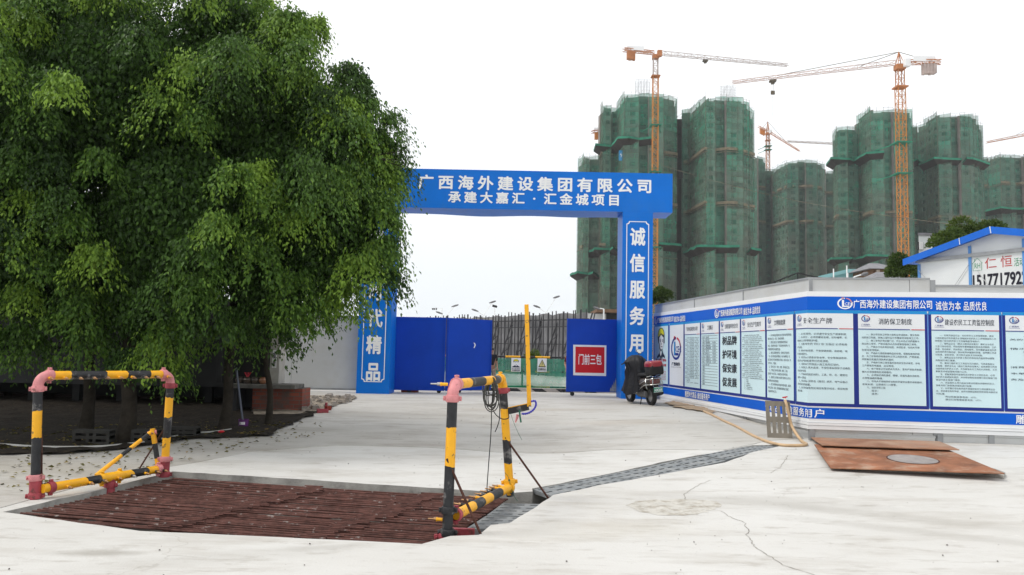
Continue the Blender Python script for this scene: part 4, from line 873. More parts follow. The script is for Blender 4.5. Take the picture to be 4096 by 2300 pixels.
kp = [(3420, 1884, .006), (3700, 1893, .028), (3930, 1902, .055), (4016, 1918, .06), (4022, 1903, .05), (3975, 1880, .03), (3800, 1860, .02), (3500, 1866, .01)]
top = [up(G(a_, b_), z_) for a_, b_, z_ in kp]; bot = [up(p, -.2) for p in top]; n_ = len(top)
cu.add(top + bot, [tuple(range(n_)), tuple(reversed(range(n_, 2 * n_)))] + [(i, n_ + i, n_ + (i + 1) % n_, (i + 1) % n_) for i in range(n_)])
tag(cu.build('concrete_kerb', M['pitwall'], None, .012, G(3700, 1880)), 'rough concrete upstand under the near edge of the large rusty plate', 'kerb')
# ---- tyres seen through the gap under the hoarding
ty = MB(); zt_ = 0
for nm, pxa, pxb, lab in (('tyre', 3440, 3548, 'wide black tyre showing in the gap under the hoarding'), ('tyre', 3556, 3572, 'narrow black tyre next to the wide one in the gap under the hoarding')):
    a_ = P(pxa, 1740, C2.y + 1.5); b_ = P(pxb, 1740, C2.y + 1.5); r_ = .42; z_ = P(pxa, 1754, C2.y + 1.5).z + r_; w_ = (b_ - a_).length; mb = MB()
    mb.lathe([(r_ * .55, -w_ / 2), (r_ * .92, -w_ / 2), (r_ * .985, -w_ * .46), (r_, -w_ * .36), (r_, w_ * .36), (r_ * .985, w_ * .46), (r_ * .92, w_ / 2), (r_ * .55, w_ / 2)], ((a_.x + b_.x) / 2, a_.y, z_), (1, 0, 0), 28)
    tag(mb.build(nm, M['rubber'], None, 0, ((a_.x + b_.x) / 2, a_.y, z_ - r_)), lab, 'tyre')
# ---- the scooter
so_ = G(2607, 1622); fo_ = Vector((-.30, 1, 0)).normalized(); sx_ = Vector((fo_.y, -fo_.x, 0)); K = 1.0
scz = gh(so_.x, so_.y)
def L_(x, y, z):                                # local: x right, y forward, z up; leans to its left on the stand
    lean = R(-5); xx = x * math.cos(lean) + z * math.sin(lean); zz = z * math.cos(lean) - x * math.sin(lean)
    return Vector((so_.x, so_.y, scz)) + (sx_ * xx + fo_ * y + Vector((0, 0, zz))) * K
sc = thing('scooter', (so_.x, so_.y, scz), 'parked scooter with a red top box and a black rain cape', 'scooter')
M['sc_body'] = pmat('dark_bronze_paint', (.045, .032, .028), .3, .5, var=.2, scale=6, coat=.3)
M['sc_red'] = pmat('glossy_red_plastic', (.25, .006, .012), .3, .5, var=.1, coat=.4)
M['chrome'] = pmat('chrome', (.55, .55, .53), .2, .5, 1., var=.1)
M['lamp_red'] = pmat('tail_lens', (.16, .04, .03), .2, .6, var=.2, coat=.6)
M['cape'] = pmat('black_rain_cape', (.006, .006, .009), .5, .25, var=.4, scale=8, bump=.5, bscale=12)
def wheel(y):
    ax = (L_(1, y, 0) - L_(0, y, 0)).normalized(); c = L_(0, y, .24); r_ = .24 * K; w_ = .055 * K
    t_ = MB().lathe([(r_ * .62, -w_ * .8), (r_ * .8, -w_), (r_ * .93, -w_ * .85), (r_, -w_ * .4), (r_, w_ * .4), (r_ * .93, w_ * .85), (r_ * .8, w_), (r_ * .62, w_ * .8), (r_ * .62, -w_ * .8)], c, ax, 30)
    wh = t_.build('wheel', M['rubber'], sc); MB().lathe([(.0, -.02), (r_ * .25, -.035), (r_ * .5, -.02), (r_ * .64, -.03), (r_ * .64, .03), (r_ * .5, .02), (r_ * .25, .035), (0, .02)], c, ax, 24).build('rim', M['steel'], wh)
wheel(0.); wheel(1.18)
def ringl(y, zc, hw, hh, n=16, p=2.6):
    o = []
    for k in range(n):
        a = 2 * math.pi * k / n; ca, sa = math.cos(a), math.sin(a)
        o.append(L_(hw * abs(ca) ** (2 / p) * (1 if ca > 0 else -1), y, zc + hh * abs(sa) ** (2 / p) * (1 if sa > 0 else -1)))
    return o
MB().loft([ringl(-.30, .60, .09, .05), ringl(-.22, .60, .135, .09), ringl(-.05, .575, .155, .12), ringl(.2, .54, .165, .15), ringl(.45, .47, .155, .17), ringl(.6, .36, .15, .10), ringl(.68, .29, .15, .05), ringl(.95, .28, .15, .05), ringl(1.0, .36, .16, .1)]).build('body', M['sc_body'], sc)
MB().loft([ringl(.98, .32, .14, .05), ringl(1.02, .55, .19, .06), ringl(1.0, .8, .20, .06), ringl(.95, .98, .14, .06), ringl(.93, 1.04, .09, .04)]).build('leg_shield', M['sc_body'], sc)
MB().loft([ringl(-.12, .735, .11, .03), ringl(.0, .745, .14, .045), ringl(.3, .74, .15, .05), ringl(.55, .72, .11, .045), ringl(.62, .70, .06, .03)]).build('seat', M['rubber'], sc)
MB().loft([ringl(-.335, .60, .10, .045, 16, 4), ringl(-.31, .60, .125, .065, 16, 4), ringl(-.25, .60, .13, .07, 16, 4)]).build('tail_light', M['lamp_red'], sc)
rk = MB()
for s in (-1, 1):
    rk.tube(smooth([L_(s * .17, .35, .44), L_(s * .20, .1, .55), L_(s * .18, -.2, .64), L_(s * .11, -.37, .67), L_(0, -.39, .67)]), .011, 8)
    rk.tube(smooth([L_(s * .165, .5, .26), L_(s * .19, .25, .38), L_(s * .19, -.05, .50), L_(s * .17, -.30, .525), L_(s * .10, -.38, .53), L_(0, -.39, .53)]), .012, 8)
    rk.tube([L_(s * .11, -.37, .67), L_(s * .12, -.375, .53)], .009, 8); rk.tube([L_(s * .13, -.1, .70), L_(s * .13, -.35, .74)], .012, 8)
    rk.tube(smooth([L_(s * .185, -.15, .66), L_(s * .225, -.22, .56), L_(s * .21, -.22, .44), L_(s * .17, -.2, .42)]), .009, 8)
rk.build('chrome_rack', M['chrome'], sc)
MB().loft([ringl(-.44, .90, .15, .085, 20, 5), ringl(-.41, .87, .178, .115, 20, 5), ringl(-.15, .87, .185, .12, 20, 5), ringl(-.08, .88, .16, .10, 20, 5)]).build('top_box', M['rubber'], sc)
tbx = MB(); rr_ = lambda z, k: [L_(.195 * k * (abs(c) ** .5) * (1 if c > 0 else -1), -.25 + .195 * k * (abs(s_) ** .5) * (1 if s_ > 0 else -1), z) for c, s_ in [(math.cos(2 * math.pi * j / 24), math.sin(2 * math.pi * j / 24)) for j in range(24)]]
tbx.loft([rr_(.955, 1.0), rr_(1.02, .99), rr_(1.06, .93), rr_(1.085, .8), rr_(1.095, .4)]); tbx.build('top_box_lid', M['sc_red'], sc)
MB().loft([ringl(-.30, .50, .06, .02), ringl(-.36, .40, .075, .02), ringl(-.38, .30, .07, .012)]).build('rear_mudguard', M['rubber'], sc)
plm = MB(); o_ = L_(-.115, -.395, .345); uxp = (L_(1, 0, 0) - L_(0, 0, 0)).normalized(); uzp = (L_(0, -.2, 1) - L_(0, 0, 0)).normalized(); fpl = flat(o_, uxp, uzp, .0)
plm.prism([fpl(0, 0), fpl(.24, 0), fpl(.24, .125), fpl(0, .125)], -uxp.cross(uzp) * .006); npl = plm.build('number_plate', pmat('plate_green', (.02, .26, .17), .4, .4, var=.05), sc)
tx = MB(); write(tx, 'HX205', flat(o_, uxp, uzp, .004), .02, .025, .20, .06, 0, .03, 2); rect(tx, flat(o_, uxp, uzp, .004), 0, .115, .24, .125); rect(tx, flat(o_, uxp, uzp, .004), 0, 0, .24, .008); tx.build('plate_lettering', M['white_text'], npl)
eg = MB(); eg.loft([ringl(.0, .26, .03, .08), ringl(.15, .27, .03, .09), ringl(.4, .30, .06, .11), ringl(.5, .32, .05, .08)]); eg.v = [tuple(Vector(v) - sx_ * .12 * K) for v in eg.v]; eg.build('engine', pmat('grey_castings', (.12, .12, .12), .5, .4, .5, var=.3, scale=10), sc)
ex = MB().tube([L_(.15, .45, .22), L_(.17, .1, .25), L_(.18, -.22, .31)], .04, 12, 0, True, [.025, .05, .055]); ex.build('silencer', M['dark'], sc)
MB().tube([L_(-.1, .28, .25), L_(-.16, .24, .12), L_(-.2, .22, -.0)], .014, 8).tube([L_(-.22, .2, .0), L_(-.16, .27, .0)], .018, 8).build('kick_stand', M['dark'], sc)
MB().tube(smooth([L_(-.33, .86, 1.0), L_(-.15, .93, 1.05), L_(0, .95, 1.03), L_(.15, .93, 1.05), L_(.33, .86, 1.0)]), .016, 8).build('handlebar', M['dark'], sc)
mr = MB(); cmr = L_(.21, .93, 1.29); mr.tube([L_(.17, .93, 1.05), L_(.2, .95, 1.16), L_(.21, .95, 1.25)], .008, 8); mr.lathe([(0, .012), (.058, .012), (.066, .0), (.055, -.02), (0, -.03)], cmr, -fo_ - sx_ * .2 + Vector((0, 0, .45)), 20, 0, (.8, 1.2)); mir = mr.build('mirror', M['dark'], sc)
MB().lathe([(0, .015), (.056, .014)], cmr, -fo_ - sx_ * .2 + Vector((0, 0, .45)), 20, 0, (.8, 1.2)).build('mirror_glass', M['chrome'], mir)
cp = MB(); rings = []; nA = 44
prof = [(.0, 1.22), (.12, 1.215), (.21, 1.17), (.26, 1.06), (.29, .9), (.32, .74), (.36, .58), (.40, .43), (.43, .30)]
rnd = random.Random(8)
for i, (rd_, z_) in enumerate(prof):
    rg = []
    for k in range(nA):
        a_ = 2 * math.pi * k / nA; fold = 1 + (.02 + .022 * i) * math.sin(7 * a_ + .5 * i * .6) * .6 + .012 * i * math.sin(13 * a_ + 1.3)
        hem = .05 * math.sin(3 * a_ + 1) * (i / 8) ** 2 + (.10 if i == 8 else .0) * max(0, math.cos(a_ - .3))
        ex_ = 1.0 + .5 * math.exp(-((z_ - 1.06) / .09) ** 2) * abs(math.cos(a_)) ** 5 + (.16 * i / 8 if math.cos(a_) < 0 else -.18 * i / 8) + .05 * math.sin(2 * a_ + i * .9)
        rg.append(L_(rd_ * (.78 if math.cos(a_) < 0 else .80) * math.cos(a_) * .92 * fold * ex_ + .04 - .008 * i, .80 + rd_ * 1.1 * math.sin(a_) * fold - .02 * i, z_ + hem))
    rings.append(rg)
cp.loft(rings, 0, False, True); cp.build('rain_cape', M['cape'], sc)
# ------------------------------------------------------------------ foliage
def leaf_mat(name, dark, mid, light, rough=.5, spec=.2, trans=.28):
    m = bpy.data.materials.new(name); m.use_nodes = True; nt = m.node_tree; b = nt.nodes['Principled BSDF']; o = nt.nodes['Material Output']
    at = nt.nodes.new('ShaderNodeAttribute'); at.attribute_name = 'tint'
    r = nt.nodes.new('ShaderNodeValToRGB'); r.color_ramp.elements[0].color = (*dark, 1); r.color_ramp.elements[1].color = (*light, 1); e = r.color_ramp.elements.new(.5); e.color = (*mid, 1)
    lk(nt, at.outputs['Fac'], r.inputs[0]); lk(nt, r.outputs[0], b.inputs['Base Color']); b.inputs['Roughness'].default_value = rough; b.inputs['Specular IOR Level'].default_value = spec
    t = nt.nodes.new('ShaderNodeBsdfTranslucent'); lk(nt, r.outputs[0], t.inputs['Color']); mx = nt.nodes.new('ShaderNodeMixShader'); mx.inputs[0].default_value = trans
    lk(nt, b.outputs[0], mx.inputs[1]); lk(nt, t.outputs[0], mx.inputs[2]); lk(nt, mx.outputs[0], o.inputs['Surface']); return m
M['ficus'] = leaf_mat('fig_leaves', (.020, .045, .012), (.074, .155, .023), (.225, .36, .045))
M['far_leaf'] = leaf_mat('distant_leaves', (.03, .055, .016), (.07, .115, .022), (.15, .19, .035), .6, .2)
rg = np.random.default_rng(5)
def nrm(a): return a / np.maximum(1e-9, np.linalg.norm(a, axis=-1, keepdims=True))
def leaves(name, pos, d, up_, L, W, tint, mat, parent, loc):
    """many small folded leaves as one mesh"""
    N = len(pos); d = nrm(d); side = nrm(np.cross(d, up_)); n = np.cross(side, d); L = L[:, None]; W = W[:, None]
    mid = pos + d * L * .42; v = np.empty((N, 4, 3), dtype=np.float32)
    v[:, 0] = pos; v[:, 1] = mid + side * W * .5 + n * W * .16; v[:, 2] = pos + d * L - n * L * .10; v[:, 3] = mid - side * W * .5 + n * W * .16
    v -= np.array(loc, dtype=np.float32)
    me = bpy.data.meshes.new(name); me.vertices.add(N * 4); me.vertices.foreach_set('co', v.reshape(-1))
    base = (np.arange(N) * 4)[:, None]; idx = (base + np.array([0, 1, 2, 0, 2, 3])[None]).reshape(-1).astype(np.int32)
    me.loops.add(N * 6); me.loops.foreach_set('vertex_index', idx); me.polygons.add(N * 2); me.polygons.foreach_set('loop_start', np.arange(N * 2, dtype=np.int32) * 3)
    me.polygons.foreach_set('loop_total', np.full(N * 2, 3, dtype=np.int32))
    me.update(calc_edges=True); a = me.attributes.new('tint', 'FLOAT', 'POINT'); a.data.foreach_set('value', np.repeat(tint, 4).astype(np.float32)); me.materials.append(mat)
    ob = bpy.data.objects.new(name, me); COL.objects.link(ob)
    if parent is not None: ob.parent = parent
    else: ob.location = loc
    return ob
def sprays(C, O, Rad, Tn, strands, per, Lf, droop=1.0):
    """weeping tufts: from each centre, twigs arch outward and hang, set with leaves"""
    n = len(C); ph = rg.uniform(0, 2 * np.pi, (n, strands)); h = np.stack([np.cos(ph), np.sin(ph), np.zeros_like(ph)], -1)
    oh = O.copy(); oh[:, 2] *= .3; h = nrm(h + .75 * oh[:, None, :] + rg.normal(0, .15, h.shape)); h[..., 2] *= .4
    rl = (Rad[:, None] * rg.uniform(.55, 1.15, (n, strands)))
    s = (np.arange(per)[None, None] + rg.uniform(0, 1, (n, strands, per))) / per
    rise = rg.uniform(.05, .4, (n, strands))[..., None]; dr = droop * rg.uniform(.6, 1.25, (n, strands))[..., None]
    p = C[:, None, None, :] + h[:, :, None, :] * (rl[..., None] * (s ** .85) * .8)[..., None]
    p[..., 2] += rl[..., None] * (rise * np.sin(np.pi * np.minimum(1, s * 1.2)) - dr * s ** 2)
    p += rg.normal(0, .035, p.shape)
    d = np.zeros(p.shape); d[..., 2] = -1.0; d += h[:, :, None, :] * .55 + rg.normal(0, .38, p.shape)
    up_ = h[:, :, None, :] * .8 + rg.normal(0, .55, p.shape); up_[..., 2] += .55
    t = np.broadcast_to(Tn[:, None, None], s.shape) + rg.normal(0, .13, s.shape) + .10 * (s - .5) + rg.normal(0, .06, (n, strands, 1))
    N = n * strands * per; L = Lf * rg.uniform(.5, 1.35, N)
    return p.reshape(-1, 3), d.reshape(-1, 3), up_.reshape(-1, 3), L, L * rg.uniform(.40, .56, N), np.clip(t.reshape(-1), 0, 1)
def fig_tree(label, base, lobes, limb_r, lean=0., dens=.95, lf=.076, fill=6500, trunk_top=None, name='fig_tree', grp='fig trees along the soil edge'):
    base = Vector(base); t = thing(name, base, label, 'tree', grp)
    ce = [Vector(P(px, py, Y)) for px, py, Y, r in lobes]; rd = [r * Y / FPX for px, py, Y, r in lobes]
    ctr = sum(ce, Vector()) / len(ce); fork = base + Vector((lean, 0, trunk_top or 1.9)); tr = MB()
    pts = smooth([base - Vector((0, 0, .15)), base + Vector((lean * .2 + .03, .02, .6)), base + Vector((lean * .6 - .03, 0, 1.2)), fork]); n_ = len(pts)
    tr.tube(pts, limb_r, 12, 0, True, [limb_r * (1.35 - .5 * min(1, i / 5) - .15 * i / n_) for i in range(n_)])
    for c, r in zip(ce, rd):
        q = smooth([fork - Vector((0, 0, .1)), fork.lerp(c, .45) + Vector((0, 0, .25)), c, c + (c - fork).normalized() * r * .5]); m_ = len(q)
        tr.tube(q, limb_r, 8, 0, True, [limb_r * .6 * (1 - .85 * i / m_) + .01 for i in range(m_)])
    tr.build('trunk', M['bark'], t)
    cs, os_, rs, ts = [], [], [], []
    for k, (c, r) in enumerate(zip(ce, rd)):
        n = int(dens * 4 * np.pi * r * r); g = nrm(rg.normal(0, 1, (n, 3))); rr = r * rg.uniform(.80, 1.06, n)
        p = np.array(c) + g * rr[:, None] * np.array([1, 1, .96]); keep = np.ones(n, bool)
        for j, (c2, r2) in enumerate(ALL_LOBES): keep &= ~((np.linalg.norm(p - c2, axis=1) < r2 * .78))
        keep &= p[:, 2] > gh(0, 14) + .75
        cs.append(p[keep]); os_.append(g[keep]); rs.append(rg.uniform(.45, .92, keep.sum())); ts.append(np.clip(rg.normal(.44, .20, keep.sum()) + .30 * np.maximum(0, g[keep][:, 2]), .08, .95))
    C, O, Rr, Tn = map(np.concatenate, (cs, os_, rs, ts))
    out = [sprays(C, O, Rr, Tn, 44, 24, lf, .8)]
    # inner leaves between the tufts, tinted darker to paint shade into the gaps
    for c, r in zip(ce, rd):
        n = int(fill * r * r); g = nrm(rg.normal(0, 1, (n, 3))) * r * rg.uniform(.3, .70, (n, 1)); p = np.array(c) + g; L = lf * rg.uniform(1.0, 1.5, n)
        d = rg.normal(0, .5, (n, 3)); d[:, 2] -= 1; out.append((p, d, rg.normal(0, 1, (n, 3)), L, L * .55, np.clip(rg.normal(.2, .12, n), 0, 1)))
    A = [np.concatenate(x) for x in zip(*out)]
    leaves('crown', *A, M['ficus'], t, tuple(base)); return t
T1 = [(560, 400, 14.2, 540), (760, 900, 13.8, 470), (640, 1190, 13.6, 290)]
T2 = [(1010, 420, 14.4, 430), (1180, 800, 14.3, 420), (900, 130, 14.6, 260)]
T3 = [(1340, 480, 14.8, 225), (1385, 790, 14.2, 208), (1390, 920, 13.7, 175), (1455, 1050, 13.7, 110), (1280, 1040, 13.8, 190), (1090, 1110, 14.0, 240)]
T4 = [(150, 500, 14.0, 470), (90, 1000, 13.7, 380), (330, 1180, 13.9, 260), (-330, 600, 14.5, 600), (230, 110, 15.2, 400), (440, 930, 14.4, 260)]
ALL_LOBES = [(np.array(P(px, py, Y)), r * Y / FPX) for px, py, Y, r in T1 + T2 + T3 + T4]
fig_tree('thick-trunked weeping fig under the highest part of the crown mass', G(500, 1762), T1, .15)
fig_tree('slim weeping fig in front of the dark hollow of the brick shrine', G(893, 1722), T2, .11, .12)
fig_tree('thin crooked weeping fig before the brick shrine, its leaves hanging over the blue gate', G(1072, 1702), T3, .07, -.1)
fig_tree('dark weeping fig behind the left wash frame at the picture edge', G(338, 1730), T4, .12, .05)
# a few long sprays hanging free over the gate, a bare twig above it
sp_c = np.array([P(1525, 1000, 13.6), P(1545, 870, 13.6), P(1500, 1060, 13.6), P(1510, 800, 13.6), P(1480, 420, 14.0), P(1160, 190, 14.0), P(1540, 790, 13.5)])
o_ = np.tile(np.array([[.9, -.3, .2]]), (len(sp_c), 1)); tr3 = bpy.data.objects['fig_tree.002']
lo = tuple(tr3.location)
leaves('hanging_spray', *sprays(sp_c, o_, np.full(len(sp_c), .42), np.full(len(sp_c), .5), 14, 20, .07, .9), M['ficus'], tr3, lo)
tw = MB(); c0 = P(1470, 600, 14.1)
for q in ([(1470, 605), (1530, 640), (1610, 668)], [(1500, 622), (1560, 612), (1630, 600)], [(1520, 634), (1580, 640), (1640, 640)], [(1540, 645), (1590, 660), (1620, 652)]): tw.tube(smooth(px_path(q, 14.1)), .008, 5, 0, True, [.011 - .0006 * i for i in range(13)])
tw.build('bare_twig', M['bark'], tr3)
for o in list(COL.objects):
    if o.name.startswith('bare_twig') or o.name.startswith('hanging_spray'): pass
# shrubs and trees closing the view behind the trunks
def bush(label, c, r, n, lf, mat, name='shrub', cat='shrub', grp=None, tint=.35, trunk=True, sz=1.0):
    c = Vector(c); zb_ = gh(c.x, c.y) if c.y < 45 else .2; t = thing(name, (c.x, c.y, zb_), label, cat, grp)
    if trunk: MB().tube([(c.x, c.y, zb_ - .2), (c.x + .1, c.y, c.z)], .1 * r, 8, 0, True, [.09 * r, .05 * r]).build('trunk', M['bark'], t)
    k = max(8, int(14 * sz)); cc = np.array(c) + nrm(rg.normal(0, 1, (k, 3))) * r * rg.uniform(.35, .8, (k, 1)) * np.array([1, 1, .75]); idx = rg.integers(0, k, n)
    g = nrm(rg.normal(0, 1, (n, 3))); g[:, 2] = np.abs(g[:, 2]) * 1.0 - .25; p = cc[idx] + g * (r * .42 * rg.uniform(.6, 1.05, n))[:, None]
    d = g + rg.normal(0, .5, (n, 3)); L = lf * rg.uniform(.7, 1.3, n); ti = np.clip(tint + rg.normal(0, .12, k)[idx] + rg.normal(0, .12, n), 0, 1)
    leaves('crown' if trunk else 'foliage', p, d, rg.normal(0, 1, (n, 3)), L, L * .5, ti, mat, t, (c.x, c.y, zb_)); return t
# ------------------------------------------------------------------ what stands under the trees
M['dark_wall'] = pmat('shade_dark_wall', (.018, .018, .019), .8, .2, var=.2, scale=2)  # shed walls coloured near black to stand for deep tree shade
M['grey_wall'] = pmat('shade_dark_render', (.045, .045, .047), .8, .2, var=.12, scale=2)  # fascia darkened as well, shade put into its colour
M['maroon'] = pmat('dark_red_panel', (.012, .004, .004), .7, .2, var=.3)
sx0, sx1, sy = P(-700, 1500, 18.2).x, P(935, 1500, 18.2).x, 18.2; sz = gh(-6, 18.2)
sh = thing('low_shed', ((sx0 + sx1) / 2, sy, sz), 'low white shed, walls and fascia coloured dark for the deep shade behind the fig trees', 'shed')
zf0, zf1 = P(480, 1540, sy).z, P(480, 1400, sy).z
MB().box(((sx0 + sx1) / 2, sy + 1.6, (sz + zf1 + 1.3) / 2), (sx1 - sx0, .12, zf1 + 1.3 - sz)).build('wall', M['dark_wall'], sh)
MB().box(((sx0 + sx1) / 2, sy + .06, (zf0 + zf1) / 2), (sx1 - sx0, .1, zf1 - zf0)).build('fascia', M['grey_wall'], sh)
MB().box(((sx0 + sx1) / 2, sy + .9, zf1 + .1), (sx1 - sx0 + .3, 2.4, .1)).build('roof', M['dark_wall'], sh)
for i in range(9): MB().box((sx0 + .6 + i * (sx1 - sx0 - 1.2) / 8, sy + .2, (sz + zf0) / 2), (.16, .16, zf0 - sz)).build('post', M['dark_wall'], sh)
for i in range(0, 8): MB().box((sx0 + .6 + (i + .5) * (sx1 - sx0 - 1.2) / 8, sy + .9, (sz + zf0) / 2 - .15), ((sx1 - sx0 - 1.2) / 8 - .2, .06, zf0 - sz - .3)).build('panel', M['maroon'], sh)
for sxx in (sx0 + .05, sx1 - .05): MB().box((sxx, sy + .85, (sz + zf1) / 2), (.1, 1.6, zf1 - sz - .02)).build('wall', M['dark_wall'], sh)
# brick shrine with its pots
def brick_mat():
    m = bpy.data.materials.new('old_brickwork'); m.use_nodes = True; nt = m.node_tree; b = nt.nodes['Principled BSDF']; b.inputs['Roughness'].default_value = .9; b.inputs['Specular IOR Level'].default_value = .15
    tc = nt.nodes.new('ShaderNodeTexCoord'); mp = nt.nodes.new('ShaderNodeMapping'); mp.inputs['Rotation'].default_value = (R(90), 0, 0); lk(nt, tc.outputs['Object'], mp.inputs[0])
    br = nt.nodes.new('ShaderNodeTexBrick'); br.inputs['Scale'].default_value = 1.; br.inputs['Brick Width'].default_value = .24; br.inputs['Row Height'].default_value = .085; br.inputs['Mortar Size'].default_value = .008
    br.inputs['Color1'].default_value = (.30, .085, .055, 1); br.inputs['Color2'].default_value = (.19, .06, .045, 1); br.inputs['Mortar'].default_value = (.13, .115, .10, 1); lk(nt, mp.outputs[0], br.inputs['Vector'])
    n = nt.nodes.new('ShaderNodeTexNoise'); n.inputs['Scale'].default_value = 4; n.inputs['Detail'].default_value = 8; lk(nt, tc.outputs['Object'], n.inputs['Vector']); r = nt.nodes.new('ShaderNodeMapRange'); r.inputs[1].default_value = .5; r.inputs[2].default_value = .68; r.inputs[4].default_value = .85; lk(nt, n.outputs['Fac'], r.inputs[0])
    mx = nt.nodes.new('ShaderNodeMix'); mx.data_type = 'RGBA'; lk(nt, r.outputs[0], mx.inputs[0]); lk(nt, br.outputs[0], mx.inputs[6]); mx.inputs[7].default_value = (.10, .085, .075, 1); lk(nt, mx.outputs[2], b.inputs['Base Color'])
    bp = nt.nodes.new('ShaderNodeBump'); bp.inputs['Strength'].default_value = .6; bp.inputs['Distance'].default_value = .01; lk(nt, br.outputs['Fac'], bp.inputs['Height']); bp.invert = True; lk(nt, bp.outputs[0], b.inputs['Normal']); return m
M['brick'] = brick_mat()
bA, bB_, bL = G(1007, 1650), G(1203, 1638), G(905, 1656); sY = bA.y; zt_ = P(1100, 1537, sY).z; zb_ = gh(bA.x, bA.y)
shr = thing('brick_shrine', ((bA.x + bB_.x) / 2, sY, zb_), 'low brick wayside shrine with a black open hollow and pots on its ledge', 'shrine')
ang = math.atan2(bB_.y - bA.y, bB_.x - bA.x); W_ = (bB_ - bA).length
MB().box(((bA.x + bB_.x) / 2, (bA.y + bB_.y) / 2 + .35, (zt_ - .1 + zb_) / 2), (W_, .7, zt_ - .1 - zb_)).build('brick_base', M['brick'], shr)
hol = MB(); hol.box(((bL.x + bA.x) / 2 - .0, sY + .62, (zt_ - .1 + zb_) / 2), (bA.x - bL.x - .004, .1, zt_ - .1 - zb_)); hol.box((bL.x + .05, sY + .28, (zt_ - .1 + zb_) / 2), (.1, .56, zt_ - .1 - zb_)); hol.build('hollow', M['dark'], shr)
MB().box(((bL.x + bB_.x) / 2, sY + .35, zt_ - .052), (bB_.x - bL.x + .06, .78, .09)).build('ledge', pmat('sooty_mortar', (.13, .125, .115), .9, .1, var=.4, scale=5, bump=.4), shr, .008)
nx0, nx1 = P(905, 1500, sY + .5).x, P(1100, 1500, sY + .5).x; zn = P(1000, 1300, sY).z
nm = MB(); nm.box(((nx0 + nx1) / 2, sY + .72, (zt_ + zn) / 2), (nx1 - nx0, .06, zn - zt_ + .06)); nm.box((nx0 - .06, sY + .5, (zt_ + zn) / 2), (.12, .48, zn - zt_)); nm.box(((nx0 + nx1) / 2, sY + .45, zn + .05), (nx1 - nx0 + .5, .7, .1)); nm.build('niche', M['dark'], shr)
MB().box((nx1 + .05, sY + .5, (zt_ + zn) / 2), (.2, .48, zn - zt_)).build('pillar', M['concrete'], shr)
tp_ = MB(); tx0, tx1 = P(1086, 1500, sY + .24).x, P(1103, 1500, sY + .24).x; z0_, z1_ = P(1090, 1471, sY + .24).z, P(1090, 1400, sY + .24).z; tp_.box(((tx0 + tx1) / 2, sY + .252, (z0_ + z1_) / 2), (tx1 - tx0, .01, z1_ - z0_)); sc_t = tp_.build('paper_scroll', M['white'], shr)
t = MB(); write(t, '贵', lambda u, v: Vector((u, sY + .244, v)), tx0 + .012, z0_ + .03, tx1 - tx0 - .024, .13, 0, .01, 2); write(t, '富', lambda u, v: Vector((u, sY + .244, v)), tx0 + .012, z0_ + .20, tx1 - tx0 - .024, .13, 0, .01, 2); t.build('scroll_lettering', M['black_text'], sc_t)
M['pot'] = pmat('glazed_pot', (.085, .065, .05), .35, .5, var=.4, scale=8)
for i, (px, s_, lb) in enumerate(((957, 1, 'small dark glazed incense pot, leftmost on the ledge of the shrine'), (990, 1.2, 'widest dark incense pot on the shrine ledge, holding red sticks'), (1020, 1.05, 'rounded brown incense pot third along the shrine ledge'), (1052, 1.05, 'copper-brown incense pot at the right end of the shrine ledge'))):
    q = P(px, 1525, sY + .2); q = Vector((q.x, sY + .2, zt_ - .005)); pt = thing('incense_pot', q, lb, 'pot', 'incense pots on the shrine ledge')
    MB().lathe([(.0, 0), (.045, 0), (.08, .05), (.085, .085), (.065, .115), (.06, .125), (.075, .14), (.07, .143), (.055, .13), (0, .12)], q, (0, 0, 1), 18, 0, (s_, s_)).build('bowl', M['pot'] if i < 3 else pmat('copper_glaze', (.28, .13, .07), .35, .5, var=.3), pt)
    if i == 1:
        st_ = MB()
        for k in range(12): st_.tube([q + Vector((random.uniform(-.03, .03), random.uniform(-.03, .03), .1)), q + Vector((random.uniform(-.07, .07), random.uniform(-.05, .05), .24))], .004, 5)
        st_.build('incense_sticks', M['red_ink'], pt)
# red brick pieces, plastic tub with a pole, blocks, edging pipe
q = G(1290, 1652); bp_ = thing('brick_pile', q, 'small stack of broken red bricks on the edge of the concrete beyond the trees', 'bricks')
rt = Matrix.Rotation(.35, 3, 'Z'); MB().box(q + Vector((0, 0, .045)), (.24, .115, .09), 0, rt).build('brick', M['red_old'], bp_, .006); MB().box(q + Vector((.10, .06, .10)), (.12, .1, .09), 0, Matrix.Rotation(.9, 3, 'Z')).build('brick', pmat('red_brick', (.25, .05, .035), .9, .1, var=.3), bp_, .006); MB().box(q + Vector((.06, .06, .17)), (.05, .05, .1), 0, rt).build('brick', M['red_old'], bp_, .004)
q = G(1222, 1628); tag(MB().box(q + Vector((0, 0, .07)), (.17, .12, .15)).build('brick', M['red_old'], None, .008, q), 'dark red brick standing at the right foot of the shrine', 'brick')
q = G(973, 1712); tb_ = thing('plastic_tub', q, 'purple plastic tub printed with white characters on the soil', 'tub')
M['purple_tub'] = pmat('purple_plastic', (.10, .012, .13), .5, .4, var=.2)
MB().lathe([(0, 0), (.085, 0), (.095, .16), (.10, .165), (.09, .165), (.08, .02), (0, .02)], q, (0, 0, 1), 24).build('body', M['purple_tub'], tb_)
t = MB(); write(t, '百雅园', lambda u, v: q + Vector((.0945 * math.sin(u), -.0975 * math.cos(u), v)), -.5, .07, 1.1, .05, 0, .02, 2); t.build('lettering', M['white_text'], tb_)
pl_ = MB(); pl_.tube([P(945, 1472, q.y), q + Vector((-.01, 0, .1))], .018, 10); tag(pl_.build('pole', pmat('grey_blue_pipe', (.11, .125, .17), .4, .4, var=.2), None, 0, q), 'grey blue pole standing slanted in the purple tub', 'pole')
